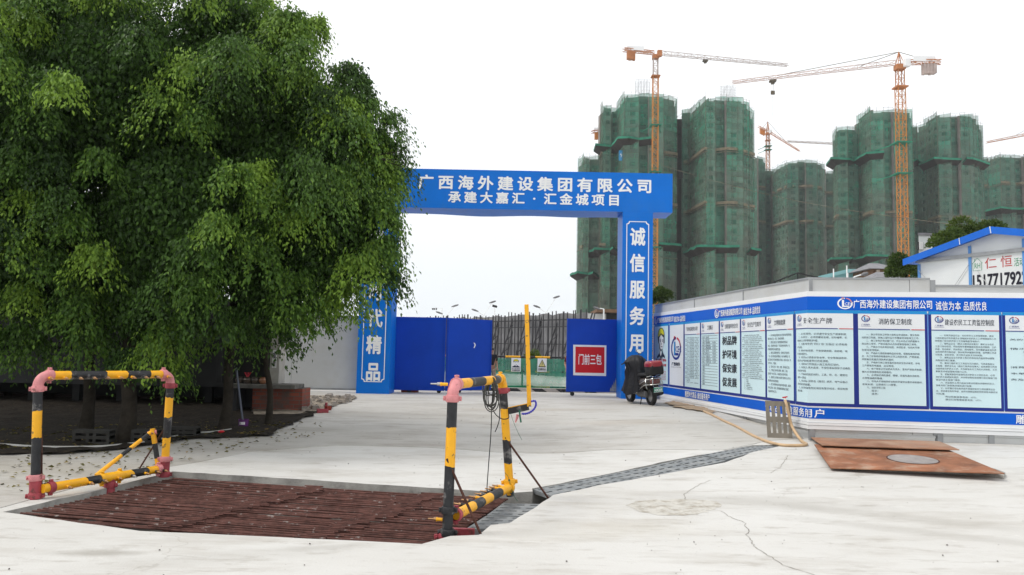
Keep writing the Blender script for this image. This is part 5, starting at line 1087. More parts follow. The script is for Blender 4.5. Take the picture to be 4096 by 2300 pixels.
for i, (px, py, w_, h_, lb) in enumerate(((360, 1782, .60, .22, 'hollow concrete block on the dark soil under the leftmost trees'), (572, 1776, .42, .2, 'grey concrete block behind the diagonal striped brace'), (720, 1752, .55, .15, 'flat concrete block right of the left wash frame'))):
    q = G(px, py); cb = MB(); h2 = h_
    for k in (0, .44, .86): cb.box(q + Vector((0, .1, .03 + h2 * k)), (w_, .2, .05))
    for k in (-.5, -.1, .1, .5): cb.box(q + Vector((k * (w_ - .05), .1, .03 + h2 * .45)), (.05, .19, h2 * .86))
    tag(cb.build('concrete_block', pmat('shade_dark_block', (.04, .039, .036), .9, .1, var=.3, scale=6), None, 0, q), lb, 'concrete block')  # block grey darkened to carry the shade under the trees
pp = [up(G(*v), .03) for v in ((-120, 1783), (0, 1786), (130, 1794), (260, 1797), (400, 1794), (500, 1785), (600, 1772), (690, 1755), (768, 1742), (850, 1735), (925, 1725))]
tag(MB().tube(smooth(pp), .022, 10).build('white_pipe', pmat('dirty_white_pipe', (.42, .42, .40), .6, .3, var=.2, scale=3), None, 0, pp[3]), 'dirty white plastic pipe edging the soil under the trees', 'pipe')
q = G(885, 1737); tag(MB().lathe([(0, 0), (.05, 0), (.06, .05), (.03, .07), (0, .07)], q, (0, 0, 1), 14).build('plastic_bowl', M['red'], None, 0, q), 'small red plastic bowl at the foot of the slim fig trunk', 'bowl')
# loose litter
def scatter(name, poly_px, n, size, mat, tint, lab):
    pts = []
    poly = [g2(*v) for v in poly_px]; xs = [p[0] for p in poly]; ys = [p[1] for p in poly]
    while len(pts) < n:
        x, y = random.uniform(min(xs), max(xs)), random.uniform(min(ys), max(ys))
        if inside((x, y), poly) and not inside((x, y), PIT): pts.append((x, y, gh(x, y) + .028))
    p = np.array(pts); k = len(p); a = rg.uniform(0, 6.28, k); d = np.stack([np.cos(a), np.sin(a), rg.normal(0, .15, k)], -1); u = rg.normal(0, .35, (k, 3)); u[:, 2] += 1; L = size * rg.uniform(.6, 1.4, k)
    o = leaves(name, p, d, u, L, L * .5, np.clip(tint + rg.normal(0, .3, k), 0, 1), mat, None, pts[0]); return tag(o, lab, None, None, 'stuff')
M['dry_leaf'] = leaf_mat('dry_leaves', (.05, .05, .02), (.16, .14, .035), (.30, .20, .07), .7, .1, .1)
scatter('fallen_leaves', [(130, 1822), (640, 1780), (1290, 1680), (1300, 1740), (1000, 1800), (760, 1850), (500, 1900), (20, 1990), (-200, 1950)], 330, .075, M['dry_leaf'], .4, 'fallen leaves')
scatter('leaf_litter', [(-100, 1815), (640, 1770), (900, 1748), (1060, 1745), (1180, 1690), (1000, 1675), (0, 1720)], 2600, .07, M['dry_leaf'], .35, 'leaf litter')
# rubble by the hoarding
M['rubble'] = pmat('rubble', (.28, .25, .22), .9, .1, var=.5, scale=8)
rb = MB(); rnd = random.Random(2); poly = [g2(*v) for v in ((1215, 1650), (1200, 1592), (1420, 1592), (1390, 1612), (1300, 1640))]
for k in range(240):
    x, y = rnd.uniform(min(p[0] for p in poly), max(p[0] for p in poly)), rnd.uniform(min(p[1] for p in poly), max(p[1] for p in poly))
    if inside((x, y), poly): s_ = rnd.choice([.03, .04, .05, .06, .13]); rb.box((x, y, gh(x, y) + .03 + s_ * .2), (s_ * rnd.uniform(.7, 1.6), s_, s_ * rnd.uniform(.4, .9)), 0, Matrix.Rotation(rnd.uniform(0, 3), 3, 'Z') @ Matrix.Rotation(rnd.uniform(-.4, .4), 3, 'X'), rnd.uniform(.5, .9))
tag(rb.build('rubble', M['rubble']), kind='stuff')
rb = MB()
for k in range(320):
    x, y = rnd.uniform(-5, 7), rnd.uniform(4.2, 20)
    if not inside((x, y), PIT): s_ = rnd.choice([.004, .005, .006, .008, .011]); rb.box((x, y, gh(x, y) + s_ * .3 + .008), (s_ * 1.5, s_, s_ * .8), 0, Matrix.Rotation(rnd.uniform(0, 3), 3, 'Z'), .6)
tag(rb.build('grit', pmat('dark_grit', (.12, .11, .1), .9, .1, var=.5)), kind='stuff')
# ------------------------------------------------------------------ towers under green netting
def net_mat(name, c, seed):
    m = bpy.data.materials.new(name); m.use_nodes = True; nt = m.node_tree; b = nt.nodes['Principled BSDF']; o = nt.nodes['Material Output']; b.inputs['Roughness'].default_value = .8; b.inputs['Specular IOR Level'].default_value = .1
    uv = nt.nodes.new('ShaderNodeUVMap'); uv.uv_map = 'uv'
    br = nt.nodes.new('ShaderNodeTexBrick'); br.inputs['Scale'].default_value = 1; br.inputs['Brick Width'].default_value = 6; br.inputs['Row Height'].default_value = 1.8; br.inputs['Mortar Size'].default_value = .09; br.offset = .37
    br.inputs['Color1'].default_value = (.55, .55, .55, 1); br.inputs['Color2'].default_value = (1.3, 1.3, 1.3, 1); br.inputs['Mortar'].default_value = (1.25, 1.2, 1.1, 1); lk(nt, uv.outputs[0], br.inputs['Vector'])
    def noise(sc, lo, hi, a, b_, st=(1, 1, 1)):
        mp = nt.nodes.new('ShaderNodeMapping'); mp.inputs['Location'].default_value = (seed, seed * 2, 0); mp.inputs['Scale'].default_value = st; lk(nt, uv.outputs[0], mp.inputs[0])
        n = nt.nodes.new('ShaderNodeTexNoise'); n.inputs['Scale'].default_value = sc; n.inputs['Detail'].default_value = 6; n.inputs['Roughness'].default_value = .6; lk(nt, mp.outputs[0], n.inputs['Vector'])
        r = nt.nodes.new('ShaderNodeMapRange'); r.inputs[1].default_value = lo; r.inputs[2].default_value = hi; r.inputs[3].default_value = a; r.inputs[4].default_value = b_; lk(nt, n.outputs['Fac'], r.inputs[0]); return r.outputs[0]
    mx = nt.nodes.new('ShaderNodeMix'); mx.data_type = 'RGBA'; 
    sx = nt.nodes.new('ShaderNodeSeparateXYZ'); lk(nt, uv.outputs[0], sx.inputs[0]); hr = nt.nodes.new('ShaderNodeMapRange'); hr.inputs[1].default_value = 15; hr.inputs[2].default_value = 85; hr.inputs[3].default_value = .34; hr.inputs[4].default_value = -.15; lk(nt, sx.outputs[1], hr.inputs[0])
    ad = nt.nodes.new('ShaderNodeMath'); ad.operation = 'ADD'; ad.use_clamp = True; lk(nt, noise(.07, .38, .62, .05, .6), ad.inputs[0]); lk(nt, hr.outputs[0], ad.inputs[1]); lk(nt, ad.outputs[0], mx.inputs[0]); mx.inputs[6].default_value = (*c, 1); mx.inputs[7].default_value = (.15, .17, .14, 1)
    mu = nt.nodes.new('ShaderNodeMix'); mu.data_type = 'RGBA'; mu.blend_type = 'MULTIPLY'; mu.inputs[0].default_value = .8; lk(nt, mx.outputs[2], mu.inputs[6]); lk(nt, br.outputs[0], mu.inputs[7]); lk(nt, mu.outputs[2], b.inputs['Base Color'])
    t = nt.nodes.new('ShaderNodeBsdfTransparent'); ms = nt.nodes.new('ShaderNodeMixShader'); lk(nt, noise(.16, .3, .7, .22, .58, (1, .45, 1)), ms.inputs[0]); lk(nt, b.outputs[0], ms.inputs[1]); lk(nt, t.outputs[0], ms.inputs[2]); lk(nt, ms.outputs[0], o.inputs['Surface'])
    return m
M['net'] = net_mat('green_scaffold_net', (.04, .27, .175), 3.1); M['net2'] = net_mat('dull_green_net', (.045, .22, .15), 17.7)
M['core'] = pmat('raw_concrete', (.24, .22, .20), .9, .1, var=.25, scale=.25, dirt=(.14, .125, .11), dscale=.12, damt=.6)
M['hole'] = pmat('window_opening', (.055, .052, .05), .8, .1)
M['pole'] = pmat('scaffold_pole', (.12, .10, .07), .7, .2, var=.4, scale=.6)
M['plank'] = pmat('bamboo_planks', (.17, .145, .10), .85, .1, var=.35, scale=.9)
M['canopy'] = pmat('canopy_net', (.03, .19, .12), .85, .1, var=.3, scale=.5)
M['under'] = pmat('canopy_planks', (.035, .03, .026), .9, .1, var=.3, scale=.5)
def tower(label, facets, canopies, bands, net='net', zb=.2, fl=2.95, depth=16., top_bits=()):
    """facets: (px left, distance left, px right, distance right, px top) from left to right along the front"""
    x0, x1 = P(facets[0][0], 1000, facets[0][1]).x, P(facets[-1][2], 1000, facets[-1][3]).x; Ym = sum(f[1] for f in facets) / len(facets)
    t = thing('tower_building', ((x0 + x1) / 2, Ym, zb), label, 'tower building', 'netted towers under construction')
    rnd = random.Random(len(label)); wall, net_, po, u = MB(), MB(), MB(), 0.; segs = []
    for (a, Ya, b, Yb, py) in facets:
        A = P(a, 1000, Ya); Bv = P(b, 1000, Yb); A = Vector((A.x, A.y, 0)); Bv = Vector((Bv.x, Bv.y, 0)); zt = P((a + b) / 2, py, (Ya + Yb) / 2).z
        d = Bv - A; L = d.length; d.normalize(); n = Vector((d.y, -d.x, 0)); n = n if n.dot(A + Bv) < 0 else -n; segs.append((A, Bv, d, n, L, zt))
    for k, (A, Bv, d, n, L, zt) in enumerate(segs):
        Z = lambda p, z: Vector((p.x, p.y, z))
        # netting, hung in lifts with slack edges
        nx = max(1, int(L / 3)); 
        top = [zt + rnd.uniform(-.5, .5) for _ in range(nx + 1)]
        for i in range(nx):
            p, q = A.lerp(Bv, i / nx), A.lerp(Bv, (i + 1) / nx); u0, u1 = u + L * i / nx, u + L * (i + 1) / nx
            net_.quad(Z(p, zb), Z(q, zb), Z(q, top[i + 1]), Z(p, top[i]), 0, [(u0, zb), (u1, zb), (u1, top[i + 1]), (u0, top[i])])
        u += L + 2
        # standards and ledgers of the scaffold, a little in front of the net
        m_ = max(2, int(L / 1.9))
        for i in range(m_ + 1):
            p = A.lerp(Bv, i / m_) + n * .14; po.bar(Z(p, zb), Z(p, zt + rnd.choice([.1, .3, .5, 1.1])), .07)
        z = zb + 1.8
        while z < zt + .6: po.bar(Z(A + n * .16, z), Z(Bv + n * .16, z), .06); z += 1.8
        if L > 7:
            s0 = A.lerp(Bv, rnd.uniform(.1, .3)); z = zb + rnd.uniform(0, 8)
            while z + 11 < zt: q = s0 + d * 6; po.bar(Z(s0 + n * .2, z), Z(q + n * .2, z + 11), .06); z += rnd.uniform(14, 24)
        # concrete storeys behind, with openings
        def miter(pt, m):
            if m is None: return pt - n * .9
            h_ = (n + m).normalized(); return pt - h_ * (.9 / max(.55, h_.dot(n)))
        near = lambda s_, pt, e: s_ if s_ is not None and (s_[e] - pt).length < .5 else None
        pv = near(segs[k - 1] if k else None, A, 1); nx_ = near(segs[k + 1] if k + 1 < len(segs) else None, Bv, 0)
        a, b = miter(A, pv[3] if pv else None), miter(Bv, nx_[3] if nx_ else None); nf = int((zt - .6 - zb) / fl); zc = zb + nf * fl; nw = max(1, int(L / 3.4)); w = (b - a).length / nw; d = (b - a).normalized(); ww, wh = min(1.9, w * .62), 1.55
        for j in range(nf):
            z0 = zb + j * fl
            for i in range(nw):
                p0, p1 = a + d * w * i, a + d * w * (i + 1); c = (w - ww) / 2
                if rnd.random() < .3: wall.quad(Z(p0, z0), Z(p1, z0), Z(p1, z0 + fl), Z(p0, z0 + fl)); continue
                q0, q1 = p0 + d * c, p1 - d * c; zs, ze = z0 + .95, z0 + .95 + wh
                wall.quad(Z(p0, z0), Z(p1, z0), Z(p1, zs), Z(p0, zs)); wall.quad(Z(p0, ze), Z(p1, ze), Z(p1, z0 + fl), Z(p0, z0 + fl)); wall.quad(Z(p0, zs), Z(q0, zs), Z(q0, ze), Z(p0, ze)); wall.quad(Z(q1, zs), Z(p1, zs), Z(p1, ze), Z(q1, ze))
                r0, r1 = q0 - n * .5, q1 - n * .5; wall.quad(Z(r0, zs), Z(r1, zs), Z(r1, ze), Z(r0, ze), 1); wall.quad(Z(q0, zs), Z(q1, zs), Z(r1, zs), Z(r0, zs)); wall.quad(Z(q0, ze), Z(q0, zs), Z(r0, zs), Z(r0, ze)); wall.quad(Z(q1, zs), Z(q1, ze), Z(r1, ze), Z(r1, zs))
            po_z = z0 + fl - .1; wall.bar(Z(a + n * .06, po_z), Z(b + n * .06, po_z), .12, .2)
        # body of the building behind this stretch
        bk = Vector(((segs[0][0].x / segs[0][0].y + .03) * depth, depth, 0)); a2, b2 = a - n * .55, b - n * .55
        a3, b3 = A + bk * .5 - Vector((0 if k == 0 else .9, 0, 0)), Bv + bk * .5 + Vector((0 if k == len(segs) - 1 else .9, 0, 0)); wall.prism([Z(a3, zb), Z(b3, zb), Z(b3 + bk * .6, zb), Z(a3 + bk * .6, zb)], (0, 0, zt - .9 - zb))
        v = [Z(a2, zb), Z(b2, zb), Z(b2 + bk, zb), Z(a2 + bk, zb)]; wall.prism(v, (0, 0, zt - .7 - zb))
        if k and abs(segs[k - 1][5] - zt) > 1.5 or k == 0:                # net returns where the height steps and at the left end
            hi = max(zt, segs[k - 1][5]) if k else zt; net_.quad(Z(A, zb), Z(A, hi), Z(A + bk * .8, hi), Z(A + bk * .8, zb), 0, [(0, zb), (0, hi), (12, hi), (12, zb)])
        if k == len(segs) - 1: net_.quad(Z(Bv, zb), Z(Bv, zt), Z(Bv + bk * .8, zt), Z(Bv + bk * .8, zb), 0, [(0, zb), (0, zt), (12, zt), (12, zb)])
        for i in range(3 if L > 6 else 0): p = a.lerp(b, .3 * i + .2) + bk * rnd.uniform(.05, .3); wall.bar(Z(p, zc - .2), Z(p, zt + rnd.uniform(-.4, .6)), .35)
    wall.build('wall', [M['core'], M['hole']], t); net_.build('netting', M[net], t); po.build('scaffolding', M['pole'], t)
    def strip(pxa, pxb, ref, r0, z0, r1, z1, th, mats, name, wob=0):
        """a ledge that follows the front, mitred at the corners, from image column pxa to pxb of the plan"""
        z = P(*ref).z; mb = MB(); ra, rb = ray(pxa, 1150), ray(pxb, 1150); ra, rb = ra.x / ra.y, rb.x / rb.y; runs = [[]]
        for A, Bv, d, n, L, zt in segs:
            ia, ib = A.x / A.y, Bv.x / Bv.y
            if zt < z or ib <= ra or ia >= rb:
                if runs[-1]: runs.append([])
                continue
            k0 = max(0, (ra - ia) / (ib - ia)); k1 = min(1, (rb - ia) / (ib - ia)); runs[-1].append((A.lerp(Bv, k0), A.lerp(Bv, k1), n))
        for rn in runs:
            if not rn: continue
            pts = []
            for k, (p, q, n) in enumerate(rn):
                m0 = n if k == 0 else (n + rn[k - 1][2]).normalized(); m0 = m0 / max(.6, m0.dot(n))
                m1 = n if k == len(rn) - 1 else (n + rn[k + 1][2]).normalized(); m1 = m1 / max(.6, m1.dot(n)); N_ = max(1, int((q - p).length / 2.5))
                for i in range(N_ + (k == len(rn) - 1)): u = i / N_; pts.append((p.lerp(q, u), m0.lerp(m1, u), rnd.uniform(-wob, wob)))
            dn = Vector((0, 0, th)); o0, o1 = Vector((0, 0, z + z0)), Vector((0, 0, z + z1))
            for (e, ne, he), (f, nf_, hf) in zip(pts, pts[1:]):
                if wob and th > .9 and rnd.random() < .22: continue
                a_, b_, c_, d_ = e + ne * r0 + o0, f + nf_ * r0 + o0, f + nf_ * r1 + o1 + Vector((0, 0, hf)), e + ne * r1 + o1 + Vector((0, 0, he))
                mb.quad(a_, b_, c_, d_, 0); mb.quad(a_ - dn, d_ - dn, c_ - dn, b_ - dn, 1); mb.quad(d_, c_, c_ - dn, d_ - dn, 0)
        if mb.v: mb.build(name, mats, t)
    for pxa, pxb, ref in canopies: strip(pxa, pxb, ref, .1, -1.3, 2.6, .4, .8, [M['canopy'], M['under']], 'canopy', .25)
    for pxa, pxb, ref in bands: strip(pxa, pxb, ref, .18, 0, .45, 0, .95, [M['plank'], M['plank']], 'plank_band', .12); strip(pxa, pxb, ref, .3, -1.4, .6, -1.4, .25, [M['pole'], M['pole']], 'catch_board', .05)
    for (xa, xb, yt, yb, Y) in top_bits:                                   # bare scaffold bay on the roof
        pl, pr, pb = P(xa, yb, Y), P(xb, yb, Y), P(xa, yt, Y); H_ = pb.z - pl.z; mb = MB()
        for i in range(6):
            for dy in (0, 1.5): x = pl.x + (pr.x - pl.x) * i / 5; mb.bar((x, Y + dy, pl.z - 1), (x, Y + dy, pl.z + H_ * rnd.uniform(.85, 1.05)), .08)
        for j in range(6):
            for dy in (0, 1.5): z = pl.z + H_ * j / 5; mb.bar((pl.x, Y + dy, z), (pr.x, Y + dy, z), .07)
        for i in range(0, 4, 2): mb.bar((pl.x + (pr.x - pl.x) * i / 5, Y, pl.z), (pl.x + (pr.x - pl.x) * (i + 2) / 5, Y, pl.z + H_), .06)
        mb.build('roof_scaffold', M['galv'], t)
    return t
M['galv'] = pmat('pale_steel', (.36, .37, .38), .5, .3, .3, var=.2)
tower('tallest netted tower, directly behind the orange mast of the flat-topped crane', [(2308, 293, 2331, 285, 628), (2331, 285, 2354, 285, 622), (2354, 287.5, 2400, 287, 626), (2397, 286, 2404, 279, 418), (2404, 279, 2440, 279, 420), (2440, 281.5, 2470, 281, 434), (2462, 282, 2492, 269, 390), (2492, 269, 2552, 268, 376), (2552, 270.5, 2592, 270.5, 372), (2592, 268, 2652, 268, 374), (2652, 271, 2706, 274, 385)],
      [(2397, 2605, (2560, 562, 270)), (2350, 2480, (2440, 1000, 281)), (2300, 2400, (2350, 1096, 288)), (2630, 2715, (2680, 985, 274))], [(2592, 2706, (2650, 600, 270)), (2397, 2462, (2430, 610, 281)), (2310, 2420, (2360, 985, 288)), (2640, 2706, (2660, 810, 272)), (2640, 2706, (2660, 1015, 272))], 'net', top_bits=[(2543, 2600, 318, 372, 276)])
tower('netted tower between the orange crane mast and the low middle towers', [(2726, 281, 2752, 280, 440), (2752, 280, 2780, 272, 428), (2780, 272, 2822, 261, 398), (2822, 261, 2862, 261, 392), (2862, 263, 2906, 263.5, 388), (2906, 261, 2975, 262, 390), (2975, 264, 2999, 265, 402), (2999, 266, 3018, 268, 435)],
      [(2760, 2945, (2870, 988, 262)), (2985, 3050, (3000, 995, 264))], [(2734, 3018, (2880, 592, 262)), (2734, 3018, (2880, 806, 262))], 'net', top_bits=[(2886, 2944, 340, 392, 268)])
tower('small netted tower tucked close behind the right edge of the second tall tower', [(2985, 384, 3030, 380, 630), (3030, 384, 3062, 386, 626)], [], [(3004, 3062, (3030, 742, 384)), (3004, 3062, (3030, 880, 384))], 'net2')
tower('low middle netted tower with the small leaning crane behind its left shoulder', [(3052, 394, 3100, 394, 676), (3092, 384, 3150, 368, 662), (3150, 368, 3196, 367, 644), (3196, 369, 3226, 369, 638), (3226, 366, 3272, 366, 642), (3272, 368, 3302, 372, 650), (3298, 380, 3395, 380, 686)], [], [(3094, 3395, (3200, 740, 367)), (3094, 3395, (3200, 880, 367))], 'net2')
tower('netted tower behind the long-jib crane with its pale pendant lines', [(3336, 308, 3352, 300, 522), (3352, 300, 3396, 299, 508), (3396, 301, 3440, 302, 508), (3434, 304, 3490, 291, 448), (3490, 291, 3542, 290, 440), (3542, 292, 3582, 292, 436), (3582, 290, 3660, 291, 438)],
      [(3330, 3540, (3490, 620, 292)), (3290, 3545, (3490, 1026, 292))], [(3336, 3655, (3550, 845, 292))], 'net')
tower('netted tower right of the long-jib crane, above the blue-roofed cabin', [(3640, 313, 3676, 312, 500), (3676, 312, 3710, 308, 496), (3706, 307, 3760, 297, 464), (3760, 297, 3815, 296, 458), (3815, 298, 3852, 298, 460), (3852, 296, 3906, 297, 456), (3906, 299, 3926, 300, 464), (3926, 303, 3944, 304, 497)],
      [(3706, 3845, (3800, 640, 298)), (3860, 3985, (3900, 644, 298)), (3650, 3700, (3680, 635, 308))], [(3657, 3943, (3800, 862, 297))], 'net2')
tower('rightmost netted tower, cut by the picture edge', [(3925, 344, 3960, 342, 628), (3960, 342, 4012, 336, 624), (4012, 336, 4070, 336, 620), (4070, 338, 4105, 338, 622), (4105, 336, 4190, 337, 620), (4190, 337, 4215, 341, 626)], [(3940, 4210, (4050, 838, 337))], [(3946, 4210, (4050, 728, 337))], 'net2')
# builders' hoist between the two tallest towers
ho0, ho1 = P(2702, 1000, 282), P(2728, 1000, 282); hz = P(2715, 462, 282).z; hp_ = thing('builders_hoist', ((ho0.x + ho1.x) / 2, 282, .2), 'dark hoist shaft in the slot between the two tallest towers', 'hoist')
hm = MB(); xm = (ho0.x + ho1.x) / 2
for dx in (-1.1, 1.1):
    for dy in (-.5, .5): hm.bar((xm + dx, 282 + dy, .2), (xm + dx, 282 + dy, hz + (6 if dx < 0 else 2)), .12)
z = .2
while z < hz: hm.bar((xm - 1.1, 281.5, z), (xm + 1.1, 281.5, z + 1.5), .08); hm.bar((xm - 1.1, 281.4, z), (xm + 1.1, 281.4, z), .1); z += 1.5
hm.build('mast', M['dark'], hp_); MB().box((xm, 287, hz / 2), (5.2, 1.5, hz)).build('shaft_wall', M['under'], hp_); MB().box((xm + .2, 281, P(2715, 700, 281).z), (1.6, 1.2, 2.4)).build('cage', M['dark'], hp_, .05)
# ------------------------------------------------------------------ tower cranes
M['cr_or'] = pmat('orange_crane_paint', (.52, .185, .025), .5, .3, var=.15, scale=.5); M['cr_pale'] = pmat('faded_crane_paint', (.42, .34, .31), .55, .3, var=.2, scale=.5); M['cr_pink'] = pmat('pinkish_faded_paint', (.46, .30, .25), .55, .3, var=.2, scale=.5); M['cr_red'] = pmat('dull_orange_paint', (.42, .16, .055), .55, .3, var=.2, scale=.5)
def boom(mb, a, b, w, h, bays, t, tri=True, taper=1.0):
    a, b = Vector(a), Vector(b); d = (b - a).normalized(); s = d.cross(Vector((0, 0, 1))).normalized(); u = s.cross(d)
    def sec(k): f = 1 - (1 - taper) * k; c = a.lerp(b, k); return [c - s * w / 2, c + s * w / 2] + ([c + u * h * f] if tri else [c + s * w / 2 + u * h * f, c - s * w / 2 + u * h * f])
    for i in range(bays):
        p, q = sec(i / bays), sec((i + 1) / bays); n = len(p)
        for k in range(n): mb.bar(p[k], q[k], t * 1.5)
        for k in range(n): j = (k + 1) % n; mb.bar(p[k], p[j], t * .8); mb.bar(p[k], q[j], t * .8) if i % 2 else mb.bar(p[j], q[k], t * .8)
def mast(mb, x, y, z0, z1, w, t, bay=None, lean=0., n_=None):
    bay = bay or w * 1.1; n = max(2, int((z1 - z0) / bay))
    for i in range(n):
        za, zb_ = z0 + (z1 - z0) * i / n, z0 + (z1 - z0) * (i + 1) / n
        c = [(-w / 2, -w / 2), (w / 2, -w / 2), (w / 2, w / 2), (-w / 2, w / 2)]
        for k in range(4):
            (ax, ay), (bx, by) = c[k], c[(k + 1) % 4]; mb.bar((x + ax, y + ay, za), (x + ax, y + ay, zb_), t * 1.5); mb.bar((x + ax, y + ay, za), (x + bx, y + by, za), t * .8)
            mb.bar((x + ax, y + ay, za), (x + bx, y + by, zb_), t * .8) if i % 2 else mb.bar((x + bx, y + by, za), (x + ax, y + ay, zb_), t * .8)
def crane(label, Y, mx_, my0, mcol, mtop, w, tip, ctip, jibh, bits, t=.14, apex=None, pend=(), trolley=None, collars=(), mats=('cr_or', 'cr_pale', 'cr_pale'), grp='tower cranes', hook=None, jmat=None):
    """mx_: mast px at its base; my0: px where the mast goes out of sight; mcol: px where the orange ends; mtop: px of the slewing ring"""
    b = P(mx_[0], my0, Y); tp = P(mx_[1], mtop, Y); x = b.x; cz = P(mx_[1], mcol, Y).z
    r_ = thing('tower_crane', (x, Y, .2), label, 'tower crane', grp)
    mb = MB(); mast(mb, x, Y, .2, cz, w, t); mb.build('mast', M[mats[0]], r_)
    mb = MB(); mast(mb, x, Y, cz, tp.z - .6, w * .85, t); mb.build('upper_mast', M[mats[1]], r_)
    mb = MB(); mb.box((x, Y, tp.z), (w * 1.2, w * 1.2, 1.3)); mb.box((x, Y, cz), (w * 1.6, w * 1.6, .35)); mb.build('slewing_ring', M['cr_red'], r_)
    j1, c1 = P(*tip), P(*ctip); o = Vector((x, Y, tp.z + .9))
    mb = MB(); boom(mb, o + (j1 - o).normalized() * w * .5, j1, 1.3, jibh, max(8, int((j1 - o).length / 2.2)), t * .75, True, .55); mb.build('jib', M[jmat or mats[1]], r_)
    mb = MB(); cd = (c1 - o).normalized(); boom(mb, o + cd * w * .5, c1, 1.4, .9, max(4, int((c1 - o).length / 2.2)), t, False); mb.build('counter_jib', M[mats[2]], r_)
    mb = MB(); q = c1 - cd * 1.6
    for k in range(4): mb.box(q - cd * (.75 * k) - Vector((0, 0, 1.3)), (.66, 1.6, 2.6 + .25 * (k % 2)))
    mb.build('counterweight', M[bits[0]], r_)
    MB().box(o + Vector((w * .6, -w * .75, -.2)), (1.5, 1.5, 2.0)).build('cab', M['white'] if bits[1] else M['cr_red'], r_, .1)
    if bits[2]: MB().box(c1 - cd * 4.2 + Vector((0, -1.0, 1.0)), (5.6, .12, 1.3)).build('name_board', M['white'], r_)
    if apex:
        ap_ = P(*apex); mb = MB()
        for dx in (-1, 1):
            for dy in (-1, 1): mb.bar(o + Vector((dx * w * .4, dy * w * .4, 0)), ap_, t * 1.5)
        for k in (.3, .6): mb.bar(o.lerp(ap_, k) - Vector((w * .3 * (1 - k), 0, 0)), o.lerp(ap_, k) + Vector((w * .3 * (1 - k), 0, 0)), t)
        mb.build('apex_frame', M[mats[1]], r_); mb = MB()
        for q in pend: mb.bar(ap_, o + (j1 - o) * q + Vector((0, 0, jibh * .6)), .12)
        mb.bar(ap_, c1 - cd * 3 + Vector((0, 0, .9)), .12); mb.build('pendant_lines', M['pole'], r_)
    if trolley:
        q = o + (j1 - o) * trolley; mb = MB(); mb.box(q - Vector((0, 0, .7)), (1.6, 1.5, .5)); mb.box(q - Vector((0, 0, 1.2)), (.8, .8, .6)); mb.build('trolley', M['pole'], r_)
        if hook:
            hz_ = P(tip[0], hook, q.y).z; hz_ = P(3100, hook, q.y).z; mb = MB(); mb.bar(q - Vector((.2, 0, 1)), (q.x - .2, q.y, hz_), .05); mb.bar(q + Vector((.2, 0, -1)), (q.x + .2, q.y, hz_), .05); mb.box((q.x, q.y, hz_ - .4), (1., .4, 1.)); mb.bar((q.x, q.y, hz_ - .5), (q.x, q.y, hz_ - 7), .04); mb.build('hook_block', M['pole'], r_)
    for py in collars:
        z = P(mx_[1], py, Y).z; mb = MB(); mb.box((x, Y, z), (w * 2.1, w * 2.1, .25)); mb.bar((x - w, Y - w, z + 1), (x + w, Y - w, z + 1), .08); mb.bar((x + w * .6, Y, z - .1), (x + w * 1.8, Y + 7, z - .1), .2); mb.bar((x - w * .6, Y, z - .1), (x - w * 1.8, Y + 7, z - .1), .2); mb.build('collar', M['canopy'], r_)
    return r_
crane('flat-topped crane with an orange mast before the tallest tower', 256, (2617, 2622), 1200, 306, 228, 1.75, (3152, 264, 262), (2494, 204, 252), 1.4, ('cr_red', 0, 1), .13, trolley=.37, collars=(503, 690, 990), mats=('cr_or', 'cr_pale', 'cr_red'))
crane('long-jib crane with a pointed apex and an orange mast, before the right-hand towers', 200, (3614, 3604), 1040, 350, 270, 1.85, (2928, 333, 214), (3764, 255, 196), 1.2, ('cr_pale', 1, 1), .115, apex=(3595, 208, 200), pend=(.22, .72), trolley=.745, collars=(573, 697), mats=('cr_or', 'cr_red', 'cr_red'), hook=365, jmat='cr_pink')
crane('small crane with a drooping jib between the middle towers', 402, (3072, 3070), 680, 562, 535, 1.6, (3198, 606, 385), (3033, 510, 406), 1.0, ('cr_or', 1, 0), .15, apex=(3071, 486, 402), pend=(.6,), collars=(585, 600), mats=('cr_red', 'cr_red', 'cr_red'))
crane('far pale crane whose thin jib shows left of the long-jib crane\'s tower', 420, (3420, 3420), 700, 600, 588, 1.6, (3148, 567, 400), (3500, 590, 424), 1.1, ('cr_pale', 1, 0), .15, mats=('cr_pale', 'cr_pale', 'cr_pale'))
crane('crane beyond the right picture edge, only its thin jib in view', 330, (4230, 4230), 700, 540, 528, 1.6, (3946, 572, 330), (4330, 520, 330), 1.2, ('cr_pale', 1, 0), .14, apex=(4228, 450, 330), pend=(.6,), mats=('cr_or', 'cr_red', 'cr_red'))
crane('crane hidden by the tallest tower, its yellow counterweight jutting out on the left', 310, (2440, 2440), 900, 560, 536, 1.6, (2640, 560, 330), (2368, 532, 306), 1.1, ('cr_or', 0, 1), .14, mats=('cr_or', 'cr_pale', 'cr_red'))
wr = MB().tube([P(2640 + 1000 * k / 20, 660 + 215 * k / 20 + 26 * math.sin(math.pi * k / 20), 120 - 2.5 * k) for k in range(27)], .025, 5)
tag(wr.build('overhead_cable', M['pole'], None, 0, P(2900, 740, 115)), 'thin overhead cable slanting down in front of the netted towers', 'cable')
# small banner on the tallest tower
q0 = P(2484, 622, 271.5); fb_ = thing('facade_banner', q0, 'small light blue banner with a white mark on the tallest tower', 'banner')
MB().box(q0 + Vector((0, 0, 0)), (1.5, .1, 3.6)).build('sheet', pmat('banner_cyan', (.03, .26, .55), .5, .2), fb_); mk = MB(); mk.add([q0 + Vector((x, -.06, z)) for x, z in ((-.4, .2), (.1, 1.0), (.0, .35), (.45, .3), (-.1, -.9), (.05, .1))], [(0, 1, 2, 5), (2, 3, 4, 5)]); mk.build('mark', M['white'], fb_)
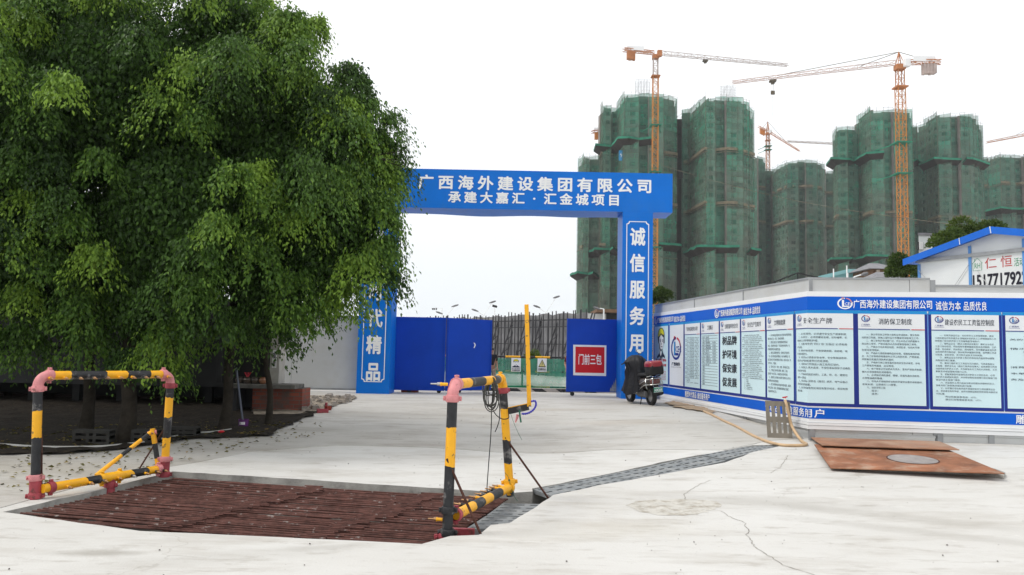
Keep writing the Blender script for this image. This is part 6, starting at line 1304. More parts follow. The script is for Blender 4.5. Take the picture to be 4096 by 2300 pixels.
# ------------------------------------------------------------------ behind the right hoarding
def roof_house(name, label, a, b, Y, dpt, ztop_px, zeave_px, wallm, roofm, ridge=.5):
    pa, pb = P(a, zeave_px, Y), P(b, zeave_px, Y); zt = P((a + b) / 2, ztop_px, Y + dpt / 2).z; ze = pa.z; x0, x1 = pa.x, pb.x; g0 = .2
    t = thing(name, ((x0 + x1) / 2, Y, g0), label, 'house'); MB().box(((x0 + x1) / 2, Y + dpt / 2, (ze + g0) / 2), (x1 - x0, dpt, ze - g0)).build('wall', wallm, t)
    o = .35; q = [(x0 - o, Y - o, ze), (x1 + o, Y - o, ze), (x1 + o, Y + dpt + o, ze), (x0 - o, Y + dpt + o, ze)]; i = min(dpt, x1 - x0) * .3; r0, r1 = (x0 + i, Y + dpt / 2, zt), (x1 - i, Y + dpt / 2, zt)
    m = MB(); m.add(q + [r0, r1], [(0, 1, 5, 4), (2, 3, 4, 5), (1, 2, 5), (3, 0, 4), (3, 2, 1, 0)]); m.build('roof', roofm, t); return t, x0, x1, ze
M['tile_grey'] = pmat('grey_tiles', (.20, .20, .215), .8, .2, var=.2, scale=3); M['teal'] = pmat('pale_teal_sheet', (.24, .48, .50), .5, .3, var=.08, scale=1); M['render'] = pmat('dusty_render', (.36, .31, .26), .9, .1, var=.2, scale=.8); M['brownwall'] = pmat('brown_wall', (.17, .105, .07), .9, .1, var=.3)
t, x0, x1, ze = roof_house('tiled_house', 'old house with a grey tiled hipped roof above the hoarding', 3490, 3585, 52, 3, 1054, 1076, M['brownwall'], M['tile_grey'])
for x in (x0 + .3, x0 + .9): MB().box((x, 51.9, ze - 1.2), (.18, .18, 2.3)).build('pillar', M['render'], t)
roof_house('tiled_house', 'low annexe with a grey tiled roof just above the hoarding, left of the dark bush', 3520, 3610, 45, 2.5, 1089, 1112, M['render'], M['tile_grey'])
# teal sheet-roofed shed, its sloping gable edge and level fascia both showing
te = thing('teal_shed', (P(3393, 1100, 55).x, 56, .2), 'pale teal sheet-metal shed showing over the hoarding', 'shed')
m = MB(); m.prism([P(*q, 55) for q in ((3285, 1230), (3468, 1230), (3468, 1088), (3393, 1088), (3285, 1114))], (1.2, 7, 0)); m.build('wall', M['teal'], te)
m = MB(); m.prism([P(*q, 54.8) for q in ((3276, 1118), (3393, 1091), (3393, 1076), (3276, 1104))], (0, .15, 0)); m.build('roof_edge', M['teal'], te)
m = MB(); m.prism([P(*q, 54.8) for q in ((3393.5, 1091), (3464, 1092), (3464, 1076), (3393.5, 1076))], (0, .15, 0)); m.build('fascia', pmat('lighter_teal_sheet', (.30, .54, .56), .5, .3), te)
for px, y0, y1 in ((3334, 1075, 1100), (3387, 1062, 1085), (3391, 1092, 1112)): q = P(px, y1, 46); MB().tube([q - Vector((0, 0, 2)), P(px, y0, 46)], .035, 8).build('vent_pipe', M['white'], te)
# street lamp heads poking over the hoarding
def lamp_arm(label, foot, top, head, Y, mat=None, grp='street lamps', two=None):
    b, tp, hd = P(*foot, Y), P(*top, Y), P(*head, Y); t = thing('street_lamp', (b.x, Y, gh(0, 40)), label, 'street lamp', grp); r = .0018 * Y ** .5 * 4
    MB().tube([(b.x, Y, .15), tp], .07, 8, 0, True, [.09, .05]).build('pole', M['lamp_white'], t)
    for h in [hd] + ([P(*two, Y)] if two else []):
        dv = h - tp; MB().tube(smooth([tp, tp.lerp(h, .55) + Vector((0, 0, abs(dv.x) * .02)), h]), .035, 6).build('arm', M['lamp_white'], t)
        e = Vector((1 if dv.x > 0 else -1, 0, .32)).normalized(); w = .42 * Y / 90; lm = MB()
        up2 = Vector((-e.z, 0, e.x)) * (1 if e.x > 0 else -1)
        for_rings = []
        for s_, a_, h2 in ((-1, .05, .04), (-.6, .12, .07), (0, .17, .10), (.7, .15, .08), (1, .04, .03)): for_rings.append([h + e * (s_ * w) + Vector((0, math.cos(q) * a_, 0)) + up2 * math.sin(q) * h2 for q in [2 * math.pi * k / 10 for k in range(10)]])
        lm.loft(for_rings); lm.build('lamp_head', M['lamp_grey'], t)
    return t
M['lamp_white'] = pmat('white_lamp_post', (.78, .79, .80), .5, .3); M['lamp_grey'] = pmat('lamp_grey', (.13, .13, .14), .5, .3); M['lamp_pale'] = pmat('pale_lamp', (.55, .56, .57), .5, .3)
lamp_arm('twin-armed street lamp nearest the left gate leaf, its heads just over the fence', (1780, 1400), (1783, 1268), (1757, 1251), 84, two=(1820, 1223))
lamp_arm('twin-armed street lamp seen midway between the gate posts', (1931, 1400), (1934, 1262), (1900, 1241), 84, two=(1970, 1208))
lamp_arm('tallest twin-armed street lamp, right of the yellow upright', (2182, 1400), (2184, 1252), (2147, 1226), 74, two=(2226, 1188))
lamp_arm('white street lamp standing beside the right gate post, before the tower foot', (2415, 1400), (2415, 1236), (2388, 1233), 62)
lamp_arm('white street lamp whose head shows over the hoarding before the teal shed', (3391, 1200), (3416, 1108), (3458, 1096), 40)
q = P(1979, 1400, 84); cm_ = thing('camera_pole', (q.x, 84, .2), 'traffic camera on a slim white pole between the street lamps', 'camera'); MB().tube([(q.x, 84, .2), P(1979, 1228, 84)], .04, 6).build('pole', M['lamp_white'], cm_); MB().box(P(1979, 1225, 84), (.5, .4, .22), 0, Matrix.Rotation(.25, 3, 'Y')).build('housing', M['dark'], cm_)
q = P(1768, 1400, 88); sg = thing('signal_gantry', (q.x, 88, .2), 'white arm carrying three tiny dark signal heads above the left gate leaf', 'traffic signals'); m = MB(); tq = P(1768, 1233, 88); m.tube([(q.x, 88, .2), tq], .05, 6); m.tube([tq, P(1725, 1233, 88)], .03, 6); m.build('arm', M['lamp_white'], sg)
for px in (1731, 1737, 1745): MB().box(P(px, 1236, 87.9), (.13, .16, .2 if px < 1744 else .24)).build('signal_head', M['dark'], sg, .02)
# ------------------------------------------------------------------ white cabin with blue roof edge
sa_ = P(3681, 1420, 26.0); sa_ = Vector((sa_.x, 26.0, 0)); sd = Vector((1.30, -3.2, 0)).normalized(); sn = Vector((sd.y, -sd.x, 0)); sn = sn if sn.dot(-sa_) > 0 else -sn
def SH(u, v, off=0.): p = sa_ + sd * u + sn * off; return Vector((p.x, p.y, CAMZ + v))
def su(px): r = ray(px, 1420); k = r.x / r.y; return (k * sa_.y - sa_.x) / (sd.x - k * sd.y)
def sv(px, py): u = su(px); p = sa_ + sd * u; return P(px, py, p.y).z - CAMZ
ua = su(4003); va = sv(4003, 905); ve = sv(3665, 1040); W2 = 2 * ua; dp = 11.
ca = thing('site_cabin', SH(ua, -1.3), 'white prefabricated site cabin with a bright blue roof edge, painted with a phone number', 'cabin')
M['cabin'] = pmat('cabin_white', (.66, .68, .68), .5, .3, var=.04, scale=1); M['cab_blue'] = pmat('cabin_blue', (.004, .12, .56), .4, .3, var=.06); M['pale_blue'] = pmat('pale_blue_post', (.10, .27, .58), .45, .3, var=.06)
bk = -sn * dp; ridge = va - .18; eav = ve - .05
m = MB(); m.prism([SH(0, -1.4), SH(W2, -1.4), SH(W2, eav), SH(ua, ridge), SH(0, eav)], bk); m.build('wall', M['cabin'], ca)
for s in (0, 1):
    m = MB(); x_ = (-.35 if s == 0 else W2 + .35); z_ = eav - .35 * (ridge - eav) / ua
    m.prism([SH(x_, z_, .25), SH(ua, ridge + .01, .25), SH(ua, ridge + .13, .25), SH(x_, z_ + .12, .25)], bk - sn * .4); m.build('roof', M['cab_blue'], ca)
    m = MB(); m.prism([SH(x_, z_ - .06, .30), SH(ua, ridge - .06, .30), SH(ua, ridge + .15, .30), SH(x_, z_ + .15, .30)], -sn * .04); m.build('verge', M['cab_blue'], ca)
m = MB(); m.bar(SH(ua, ridge + .15, .31), SH(ua + .03, ridge - .06, .31), .025, .01); u3 = su(3877); m.bar(SH(u3, eav + (ridge - eav) * u3 / ua + .15, .31), SH(u3 + .02, eav + (ridge - eav) * u3 / ua - .06, .31), .02, .01); m.build('joint_strip', M['white'], ca)
for px in (3685, 3891, 4110, 4230): u_ = su(px); bslab; m = MB(); m.prism([SH(u_ - .045, -1.4, .03), SH(u_ + .045, -1.4, .03), SH(u_ + .045, (eav + (ridge - eav) * min(u_, W2 - u_) / ua) - .12, .03), SH(u_ - .045, (eav + (ridge - eav) * min(u_, W2 - u_) / ua) - .12, .03)], -sn * .028); m.build('post', M['pale_blue'], ca)
vb = sv(3700, 1043); m = MB(); m.prism([SH(-.05, vb - .06, .07), SH(W2 + .05, vb - .06, .07), SH(W2 + .05, vb + .045, .07), SH(-.05, vb + .045, .07)], -sn * .068); m.build('girt', M['hoarding_frame'], ca)
m = MB(); m.bar(SH(su(3888), sv(3888, 1058), .04), SH(su(3830), sv(3830, 1142), .04), .02, .01); m.bar(SH(su(3686), sv(3686, 1082), .04), SH(su(3710), sv(3710, 1110), .04), .025, .01); m.bar(SH(su(3920), sv(3920, 1080), .04), SH(su(3965), sv(3965, 1142), .04), .018, .01); m.build('tie_rod', M['hoarding'], ca)
fnS = lambda u, v: SH(u, v, .006)
def sw(body, x0, y0, x1, y1, mat, bold, name='lettering'):
    u0, u1 = su(x0), su(x1); v0, v1 = sv((x0 + x1) / 2, y1), sv((x0 + x1) / 2, y0); tx = MB(); write(tx, body, fnS, u0, v0, u1 - u0, v1 - v0, 0, bold, 3); tx.build(name, mat, ca)
M['red_brush'] = pmat('red_brush_paint', (.46, .05, .05), .6, .2); M['green_brush'] = pmat('green_brush_paint', (.05, .28, .15), .6, .2)
sw('1517717922', 3901, 1093, 4120, 1142, M['black_text'], .03); sw('仁', 3950, 1030, 3997, 1074, M['red_brush'], .0); sw('恒', 4014, 1022, 4060, 1068, M['red_brush'], .0); sw('活动', 4068, 1030, 4110, 1064, M['green_brush'], .0)
m = MB(); u0, u1, v0, v1 = su(3902), su(3937), sv(3918, 1082), sv(3918, 1052); um = (u0 + u1) / 2; vt = sv(3918, 1033)
for a_, b_ in (((u0, v0), (u1, v0)), ((u0, v0), (u0, v1)), ((u1, v0), (u1, v1)), ((u0 - .03, v1 - .02), (um, vt)), ((um, vt), (u1 + .03, v1 - .02)), ((u0 + .06, v1 + .03), (u0 + .06, v1 + .12))): m.bar(SH(*a_, .005), SH(*b_, .005), .014, .004)
write(m, 'RH', fnS, u0 + .05, v0 + .06, u1 - u0 - .1, .16, 0, 0, 2); m.build('emblem', M['green_brush'], ca)
# white house with a window behind the cabin roof
q0, q1 = P(3676, 1040, 36), P(3722, 1040, 36); zt_ = P(3715, 942, 36).z; wh = thing('white_house', ((q0.x + q1.x) / 2, 36, .2), 'white house with a barred window half hidden by trees above the cabin roof', 'house')
vk = Vector((q0.x / 36 * 4.4, 4, 0)); MB().prism([(q0.x, 36, 0), (q1.x, 36, 0), (q1.x, 36, zt_), (q0.x, 36, zt_)], vk).build('wall', M['cabin'], wh); m = MB(); m.prism([(q0.x - .08, 35.9, zt_ + .003), (q1.x + .1, 35.9, zt_ + .003), (q1.x + .1, 35.9, zt_ + .1), (q0.x - .08, 35.9, zt_ + .1)], vk); m.build('roof', M['tile_grey'], wh)
a_, b_ = P(3678, 998, 35.9), P(3690, 968, 35.9); m = MB(); m.box(((a_.x + b_.x) / 2, 35.95, (a_.z + b_.z) / 2), (b_.x - a_.x + .1, .08, b_.z - a_.z), 1)
for k in range(4): m.bar((a_.x + (b_.x - a_.x) * k / 3, 35.88, a_.z), (a_.x + (b_.x - a_.x) * k / 3, 35.88, b_.z), .03)
m.build('window', [M['white'], M['dark']], wh)
bush('yellow-green tree crown rising highest behind the cabin roof', P(3905, 950, 33.5), 1.2, 7200, .13, M['far_leaf'], 'leafy_tree', 'tree', 'trees behind the hoarding', .55)
bush('bushy green tree before the white house, over the low end of the cabin roof', P(3775, 985, 32), .9, 5200, .12, M['far_leaf'], 'leafy_tree', 'tree', 'trees behind the hoarding', .5)
bush('mid-height tree between the two crowns behind the cabin roof', P(3840, 965, 34), .9, 4200, .12, M['far_leaf'], 'leafy_tree', 'tree', 'trees behind the hoarding', .5)
bush('dark green bush left of the cabin, before the tiled house', P(3615, 1085, 30), .85, 5200, .10, M['far_leaf'], 'leafy_tree', 'tree', 'trees behind the hoarding', .38)
bush('dark bush right beside the right gate post, behind the hoarding', P(2645, 1188, 40), .7, 3600, .12, M['far_leaf'], 'leafy_tree', 'tree', 'trees behind the hoarding', .25)
# thin dark roof frame over the hoarding, left of the teal shed
m = MB(); qs = [P(3090, 1130, 30), P(3190, 1092, 30), P(3260, 1108, 30), P(3290, 1112, 30)]
m.tube(qs, .03, 6); m.tube([P(3120, 1130, 30), P(3122, 1118, 30)], .02, 6); m.tube([qs[1], P(3192, 1200, 30)], .03, 6); m.tube([qs[2], P(3262, 1200, 30)], .03, 6); m.tube([P(3100, 1123, 30), P(3104, 1220, 30)], .03, 6)
tag(m.build('canopy_frame', M['dark'], None, 0, (P(3190, 1110, 30).x, 30, .3)), 'thin dark pipe frame of a canopy peeping over the hoarding', 'frame')
# ------------------------------------------------------------------ beyond the gate: shoring wall, barrier, kerb, people
M['grey_net'] = pmat('grey_dust_sheet', (.23, .23, .24), .85, .1, var=.25, scale=.9, dirt=(.14, .14, .15), dscale=1.6, damt=.6)
M['prop'] = pmat('dark_props', (.045, .045, .05), .6, .3, var=.3)
ya, yb = P(1640, 1276, 70), P(2352, 1248, 50); ya = Vector((ya.x, 70, ya.z)); yb = Vector((yb.x, 50, yb.z)); tw_ = thing('shoring_scaffold', ya.lerp(yb, .5) - Vector((0, 0, ya.lerp(yb, .5).z - .2)), 'long grey sheeted scaffold wall of close dark poles seen through the gate', 'scaffold')
m = MB(); n_ = 40; rnd = random.Random(31); low = -.2
tops = [ya.lerp(yb, i / n_).z + rnd.uniform(-.14, .02) for i in range(n_ + 1)]
for i in range(n_):
    a, b = ya.lerp(yb, i / n_), ya.lerp(yb, (i + 1) / n_); m.quad((a.x, a.y + rnd.uniform(0, .1), low), (b.x, b.y, low), (b.x, b.y, tops[i + 1]), (a.x, a.y, tops[i]))
    m.quad((a.x, a.y + 1.8, low), (b.x, b.y + 1.8, low), (b.x, b.y + 1.8, tops[i + 1]), (a.x, a.y + 1.8, tops[i])); m.quad((a.x, a.y, tops[i]), (b.x, b.y, tops[i + 1]), (b.x, b.y + 1.8, tops[i + 1]), (a.x, a.y + 1.8, tops[i]))
m.build('sheeting', M['grey_net'], tw_)
m = MB(); dv = (yb - ya); nv = Vector((dv.y, -dv.x, 0)).normalized(); nv = nv if nv.y < 0 else -nv
for i in range(58):
    p = ya.lerp(yb, i / 57 + rnd.uniform(-.004, .004)) + nv * .25; h = p.z + rnd.uniform(-.1, .22); m.bar((p.x, p.y, low), (p.x + rnd.uniform(-.05, .05), p.y, h), .07 if i % 4 else .11)
for i in range(15):
    p = ya.lerp(yb, i / 14) + nv * .45; w = rnd.uniform(1.1, 1.6); m.bar((p.x - w * .5, p.y, low), (p.x + w * .5, p.y, p.z - .05), .09); m.bar((p.x - w * .5 + .5, p.y, low), (p.x + w * .5 + .15, p.y, p.z - .1), .07)
    for k in range(4): z = low + (p.z - low) * (.2 + .2 * k); m.bar((p.x - w * .5 + w * (.2 + .2 * k), p.y, z), (p.x + w * .2 * k, p.y, z + .35), .05)
for k in (.28, .55, .8): m.bar((ya.x, ya.y - .4, low + (ya.z - low) * k), (yb.x, yb.y - .4, low + (yb.z - low) * k), .06)
m.bar((ya.x, ya.y - .35, ya.z - .45), (yb.x, yb.y - .35, yb.z - .45), .09); m.build('poles', M['prop'], tw_)
# lower works next to the tower foot
q0, q1 = P(2352, 1290, 66), P(2475, 1290, 66); lw = thing('site_shed', ((q0.x + q1.x) / 2, 66, .2), 'grey flat-roofed shed at the foot of the tallest tower, beside the gate post', 'shed')
MB().box(((q0.x + q1.x) / 2, 68, P(2420, 1255, 66).z / 2), (q1.x - q0.x, 4, P(2420, 1255, 66).z)).build('wall', M['hoarding'], lw); MB().box(((q0.x + q1.x) / 2 + .6, 67.5, P(2420, 1245, 66).z), (q1.x - q0.x, 5, .25)).build('roof', M['brownwall'], lw); MB().box(((q0.x + q1.x) / 2 + .7, 65.95, P(2420, 1262, 66).z), (q1.x - q0.x - 1.6, .08, .7)).build('window', M['dark'], lw)
# railing with green net
YR = 27.; rl = thing('safety_barrier', (P(2120, 1500, YR).x, YR, gh(0, YR)), 'yellow and black pipe barrier hung with green netting behind the gate opening', 'barrier')
def net2():
    m = bpy.data.materials.new('pale_green_net'); m.use_nodes = True; nt = m.node_tree; b = nt.nodes['Principled BSDF']; o = nt.nodes['Material Output']; b.inputs['Base Color'].default_value = (.05, .30, .19, 1); b.inputs['Roughness'].default_value = .8
    tc = nt.nodes.new('ShaderNodeTexCoord'); n = nt.nodes.new('ShaderNodeTexNoise'); n.inputs['Scale'].default_value = 1.3; n.inputs['Detail'].default_value = 7; lk(nt, tc.outputs['Object'], n.inputs['Vector']); r = nt.nodes.new('ShaderNodeMapRange'); r.inputs[1].default_value = .3; r.inputs[2].default_value = .7; r.inputs[3].default_value = .15; r.inputs[4].default_value = .55; lk(nt, n.outputs['Fac'], r.inputs[0])
    t = nt.nodes.new('ShaderNodeBsdfTransparent'); ms = nt.nodes.new('ShaderNodeMixShader'); lk(nt, r.outputs[0], ms.inputs[0]); lk(nt, b.outputs[0], ms.inputs[1]); lk(nt, t.outputs[0], ms.inputs[2]); lk(nt, ms.outputs[0], o.inputs['Surface']); return m
xa, xb = P(1660, 1500, YR).x, P(2500, 1500, YR).x; zs = [P(2120, y, YR).z for y in (1428, 1487, 1548)]; W_ = xb - xa
for z, nm in zip(zs, ('rail', 'rail', 'rail')):
    m = MB(); stripe(m, (xa, YR, z), (xb, YR, z), .035, [i / 14 for i in range(1, 14)], 0, 10); m.build('rail', YB, rl)
for px in (1720, 1905, 2089, 2273, 2457): x = P(px, 1500, YR).x; MB().cyl((x, YR + .06, gh(x, YR) - .1), (x, YR + .06, zs[0] + .03), .03, 10, 0).build('post', pmat('olive_post', (.10, .13, .03), .6, .3, var=.3), rl)
m = MB(); n_ = 60; rnd = random.Random(5); rows_ = [zs[0] - .06, zs[0] - .25, zs[1] + .06, zs[1] - .06, (zs[1] + zs[2]) / 2, zs[2] - .04, zs[2] - .16]; V = []
for j, z in enumerate(rows_):
    for i in range(n_ + 1): V.append((xa + W_ * i / n_, YR - .05 - .04 * math.sin(i * 1.7 + j) * rnd.random() - (.05 if j == 4 else 0), z + rnd.uniform(-.02, .02) * (1 + j * .3)))
m.add(V, [(j * (n_ + 1) + i, j * (n_ + 1) + i + 1, (j + 1) * (n_ + 1) + i + 1, (j + 1) * (n_ + 1) + i) for j in range(len(rows_) - 1) for i in range(n_)], 0, True); m.build('netting', net2(), rl)
m = MB(); m.bar((P(2010, 1550, YR).x, YR - .12, zs[2] - .01), (P(2130, 1550, YR).x, YR - .12, zs[2] + .02), .06, .08); m.build('bunched_net', pmat('green_net_roll', (.02, .2, .1), .8, .1, var=.3), rl)
def hung(name, pxa, pxb, pya, pyb, label):
    x0, x1, z1, z0 = P(pxa, 1460, YR - .16).x, P(pxb, 1460, YR - .16).x, P(pxa, pya, YR - .16).z, P(pxa, pyb, YR - .16).z; t = thing(name, ((x0 + x1) / 2, YR - .16, z0), label, 'sign', 'signs on the barrier')
    MB().box(((x0 + x1) / 2, YR - .16, (z0 + z1) / 2), (x1 - x0, .012, z1 - z0)).build('board', M['white'], t); return t, x0, z0, x1 - x0, z1 - z0, (lambda k: (lambda u, v: Vector((u, YR - .169 - .0015 * k, v))))
t, x0, z0, w, h, pf = hung('warning_sign', 2045, 2083, 1432, 1486, 'small white sign with a helmeted worker and black characters on the barrier')
dr2 = MB(); pp_ = lambda pts, mi, k: dr2.add([pf(k)(x0 + w * (.5 + (x - .5) * 1.05), z0 + h * (.30 + (y - .40) * 1.18)) for x, y in pts], [list(range(len(pts)))], mi)
pp_(arc(.5, .80, .27, .13, 0, 180) + [(.27, .72), (.72, .72)], 0, 0); pp_(arc(.5, .81, .23, .11, 0, 180), 1, 1); pp_([(.32, .78), (.70, .78), (.66, .60), (.5, .53), (.37, .60)], 2, 2); pp_([(.40, .72), (.48, .72), (.48, .69), (.40, .69)], 0, 3); pp_([(.56, .72), (.64, .72), (.64, .69), (.56, .69)], 0, 3); pp_([(.45, .60), (.58, .60), (.52, .57)], 0, 3); pp_([(.42, .55), (.15, .46), (.12, .41), (.88, .41), (.85, .46), (.60, .55), (.52, .47)], 0, 1); pp_([(.45, .54), (.52, .46), (.58, .54), (.52, .56)], 2, 2)
dr2.build('drawing', [M['ink'], M['helmet_yellow'], M['white_text']], t)
tx = MB(); write(tx, '进入施工现场', pf(1), x0 + w * .1, z0 + h * .16, w * .8, h * .09, 0, .02, 2); write(tx, '必须戴安全帽', pf(1), x0 + w * .1, z0 + h * .04, w * .8, h * .09, 0, .02, 2); tx.build('lettering', M['black_text'], t)
t, x0, z0, w, h, pf = hung('warning_sign', 2150, 2187, 1433, 1487, 'small white sign with a black and yellow warning triangle on the barrier')
m = MB(); tri = lambda s, k, mi: m.add([pf(k)(x0 + w * (.5 + s * a_), z0 + h * (.60 + s * b_)) for a_, b_ in ((-.42, -.26), (.42, -.26), (0, .32))], [(0, 1, 2)], mi)
tri(1., 0, 0); tri(.74, 1, 1); rect(m, pf(2), x0 + w * .47, z0 + h * .55, x0 + w * .53, z0 + h * .70, 0); rect(m, pf(2), x0 + w * .47, z0 + h * .49, x0 + w * .53, z0 + h * .525, 0); m.build('triangle', [M['black_text'], pmat('cream_yellow', (.62, .55, .22), .5, .3)], t)
tx = MB(); write(tx, '注意安全', pf(1), x0 + w * .08, z0 + h * .12, w * .84, h * .15, 0, .03, 2); write(tx, 'CAUTION, DANGER', pf(1), x0 + w * .1, z0 + h * .04, w * .8, h * .05, 0, .02, 1); tx.build('lettering', M['black_text'], t)
# black and white slanting kerb
kx0, kx1, ky = P(1620, 1560, 24.8).x, P(2490, 1560, 24.8).x, 24.8; kz0, kz1 = gh(0, ky) - .03, P(2120, 1553, ky).z; kb = MB(); x = kx0; i = 0; wd = .36; sk = .22
kb.box(((kx0 + kx1) / 2, ky + .13, (kz0 + kz1) / 2), (kx1 - kx0, .24, kz1 - kz0), 0)
while x < kx1 - .6: kb.quad((x + sk, ky + .006, kz0), (x + sk + wd, ky + .006, kz0), (x + wd, ky + .006, kz1 - .003), (x, ky + .006, kz1 - .003), 1); x += wd * 2.15
tag(kb.build('striped_kerb', [pmat('weathered_kerb', (.42, .38, .34), .8, .2, var=.15, scale=4), M['black']], None, 0, ((kx0 + kx1) / 2, ky, kz0)), 'kerb with slanting black and pale stripes across the road behind the gate', 'kerb')
bush('small green shrub against the grey scaffold wall behind the barrier', P(2138, 1425, 34), .42, 700, .10, M['far_leaf'], 'shrub', 'shrub', None, .6, False, .6)
# ------------------------------------------------------------------ people half hidden by the gate leaves
M['skin'] = pmat('skin', (.34, .19, .13), .5, .3, var=.08); M['hair'] = pmat('black_hair', (.012, .010, .009), .5, .4, var=.3, scale=30); M['shirt_black'] = pmat('black_shirt', (.016, .016, .02), .8, .2, var=.3); M['khaki'] = pmat('khaki_cloth', (.30, .24, .19), .85, .2, var=.15, scale=8); M['maroon_cloth'] = pmat('maroon_shirt', (.10, .015, .03), .85, .2, var=.2); M['shoe'] = pmat('dark_shoes', (.03, .028, .026), .6, .3)
def skinned(name, joints, edges, radii, mat, parent, root=0, sub=2):
    me = bpy.data.meshes.new(name); off = Vector(parent['_o']); me.from_pydata([tuple(Vector(j) - off) for j in joints], edges, []); me.materials.append(mat); ob = bpy.data.objects.new(name, me); COL.objects.link(ob); ob.parent = parent; ob['_po'] = tuple(off)
    sk = ob.modifiers.new('skin', 'SKIN'); sk.use_smooth_shade = True
    for i, r in enumerate(radii): d = me.skin_vertices[0].data[i]; d.radius = r if hasattr(r, '__len__') else (r, r); d.use_root = (i == root)
    sb = ob.modifiers.new('sub', 'SUBSURF'); sb.levels = sub; sb.render_levels = sub; return ob
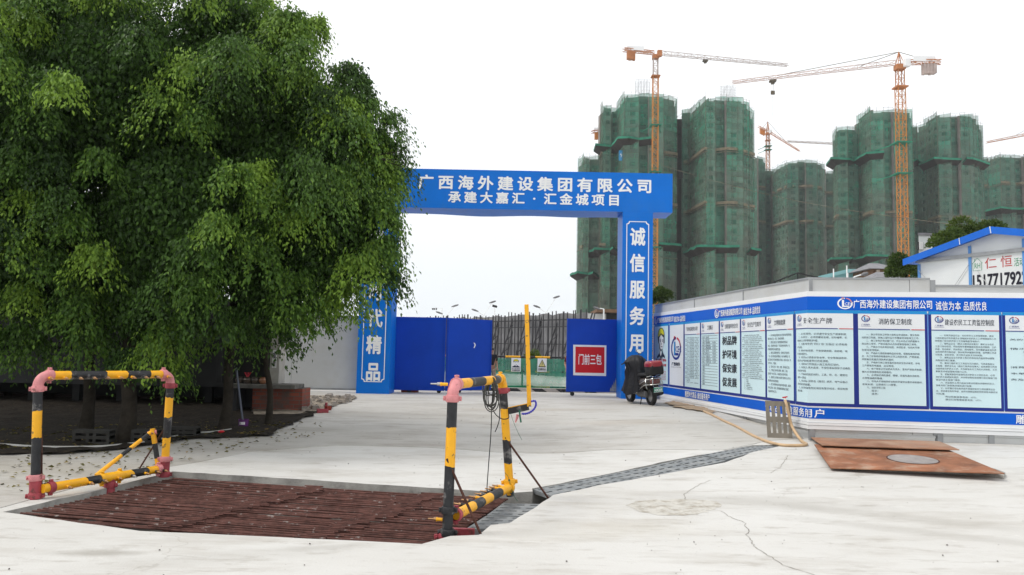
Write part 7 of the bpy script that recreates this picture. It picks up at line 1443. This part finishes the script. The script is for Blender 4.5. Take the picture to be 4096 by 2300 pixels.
def person(o, yaw, H, shirt, trousers, label, arm_out=.0):
    o = Vector(o); c, s = math.cos(yaw), math.sin(yaw); k = H / 1.70
    T = lambda x, y, z: o + Vector((x * c - y * s, x * s + y * c, z)) * k
    t = thing('person', o, label, 'person', None)
    J = [(0, 0, .93), (0, 0, 1.12), (0, 0, 1.34), (0, .0, 1.44), (0, .02, 1.53), (0, .03, 1.60), (0, .02, 1.66)]; E = [(0, 1), (1, 2), (2, 3), (3, 4), (4, 5), (5, 6)]; Rr = [(.14, .11), (.13, .10), (.16, .105), .055, .07, .085, .065]
    arms = []
    for sd_ in (-1, 1):
        b = len(J); out = arm_out if sd_ > 0 else 0
        J += [(sd_ * .18, 0, 1.38), (sd_ * (.22 + out), -.03, 1.12), (sd_ * (.20 + out * .2), .13, .95), (sd_ * (.19 + out * .1), .17, .885)]; E += [(2, b), (b, b + 1), (b + 1, b + 2), (b + 2, b + 3)]; Rr += [.062, .045, .03, (.038, .02)]; arms.append(b)
        for f in range(5):
            q = len(J); th = f == 4; fx = (f - 1.5) * .017 if not th else -.032 * sd_
            J += [(J[b + 3][0] + fx, J[b + 3][1] + .02 + (0 if not th else -.01), .85 if not th else .88), (J[b + 3][0] + fx * 1.15, J[b + 3][1] + .045, .81 + .008 * abs(f - 1) if not th else .85), (J[b + 3][0] + fx * 1.1, J[b + 3][1] + .04, .785 + .01 * abs(f - 1) if not th else .83)]; E += [(b + 3, q), (q, q + 1), (q + 1, q + 2)]; Rr += [.0095, .009, .0075]
    for sd_ in (-1, 1):
        b = len(J); J += [(sd_ * .09, 0, .86), (sd_ * .095, .03, .48), (sd_ * .10, -.01, .09), (sd_ * .105, .12, .045)]; E += [(0, b), (b, b + 1), (b + 1, b + 2), (b + 2, b + 3)]; Rr += [.085, .058, .04, (.045, .032)]
    skinned('body', [T(*j) for j in J], E, [tuple(v * k for v in r) if hasattr(r, '__len__') else r * k for r in Rr], M['skin'], t)
    f = MB(); hd = T(0, .03, 1.60)
    for sd_ in (-1, 1): f.sphere(T(sd_ * .032, .108, 1.605), .012 * k, 6, 0); f.sphere(T(sd_ * .086, .02, 1.595), (.014 * k, .022 * k, .03 * k), 6, 1)
    f.sphere(T(0, .122, 1.575), .014 * k, 6, 1); f.sphere(T(0, .112, 1.54), (.024 * k, .008 * k, .006 * k), 6, 2); f.build('face', [M['hair'], M['skin'], M['red_old']], t)
    h = MB(); h.sphere(T(0, -.005, 1.635), (.098 * k, .108 * k, .092 * k), 12); h.sphere(T(0, -.055, 1.585), (.085 * k, .06 * k, .085 * k), 10); h.build('hair', M['hair'], t)
    SJ = [(0, 0, .90), (0, 0, 1.12), (0, 0, 1.32), (0, .005, 1.43)]; SE = [(0, 1), (1, 2), (2, 3)]; SR = [(.155, .125), (.15, .12), (.18, .125), .07]
    for b in arms: q = len(SJ); A_ = Vector(J[b]); B_ = Vector(J[b + 1]); SJ += [tuple(A_), tuple(A_.lerp(B_, .85))]; SE += [(2, q), (q, q + 1)]; SR += [.078, .062]
    skinned('shirt', [T(*j) for j in SJ], SE, [tuple(v * k for v in r) if hasattr(r, '__len__') else r * k for r in SR], shirt, t)
    TJ = [(0, 0, .95), (-.095, 0, .84), (-.10, .03, .48), (-.105, -.01, .10), (.095, 0, .84), (.10, .03, .48), (.105, -.01, .10)]
    skinned('trousers', [T(*j) for j in TJ], [(0, 1), (1, 2), (2, 3), (0, 4), (4, 5), (5, 6)], [tuple(v * k for v in r) if hasattr(r, '__len__') else r * k for r in [(.15, .12), .10, .08, .065, .10, .08, .065]], trousers, t)
    for sd_ in (-1, 1): m = MB(); m.sphere(T(sd_ * .105, .07, .045), (.05 * k, .05 * k, .045 * k), 8); m.v = [tuple(T(sd_ * .105, .07, .045) + Matrix.Rotation(yaw, 3, 'Z') @ Vector(((Vector(v) - T(sd_ * .105, .07, .045)).x, (Vector(v) - T(sd_ * .105, .07, .045)).y * 2.4, (Vector(v) - T(sd_ * .105, .07, .045)).z))) for v in m.v]; m.build('shoe', M['shoe'], t)
    return t
pe = P(1966, 1450, 26.1); person((pe.x, 26.1, gh(0, 26.1)), R(200), P(1960, 1391, 26.1).z - gh(0, 26.1), M['shirt_black'], M['khaki'], 'person in a black shirt and khaki trousers half hidden behind the left gate leaf', .05)
pe = P(2286, 1450, 25.9); person((pe.x, 25.9, gh(0, 25.9)), R(175), P(2290, 1396, 25.9).z - gh(0, 25.9), M['maroon_cloth'], M['khaki'], 'person in a maroon shirt almost wholly behind the leaf with the red notice', .04)

# ------------------------------------------------------------------ the hazy air
hz = MB().box((0, 970, 96), (3040, 2120, 200)).build('haze', None or (lambda: (lambda m: (m, setattr(m, 'use_nodes', True))[0])(bpy.data.materials.new('hazy_air')))())
hm_ = hz.data.materials[0]; hn = hm_.node_tree; hn.nodes.remove(hn.nodes['Principled BSDF']); pv = hn.nodes.new('ShaderNodeVolumePrincipled'); pv.inputs['Color'].default_value = (.93, .96, 1, 1); pv.inputs['Density'].default_value = .00021
lk(hn, pv.outputs[0], hn.nodes['Material Output'].inputs['Volume']); tag(hz, kind='stuff')
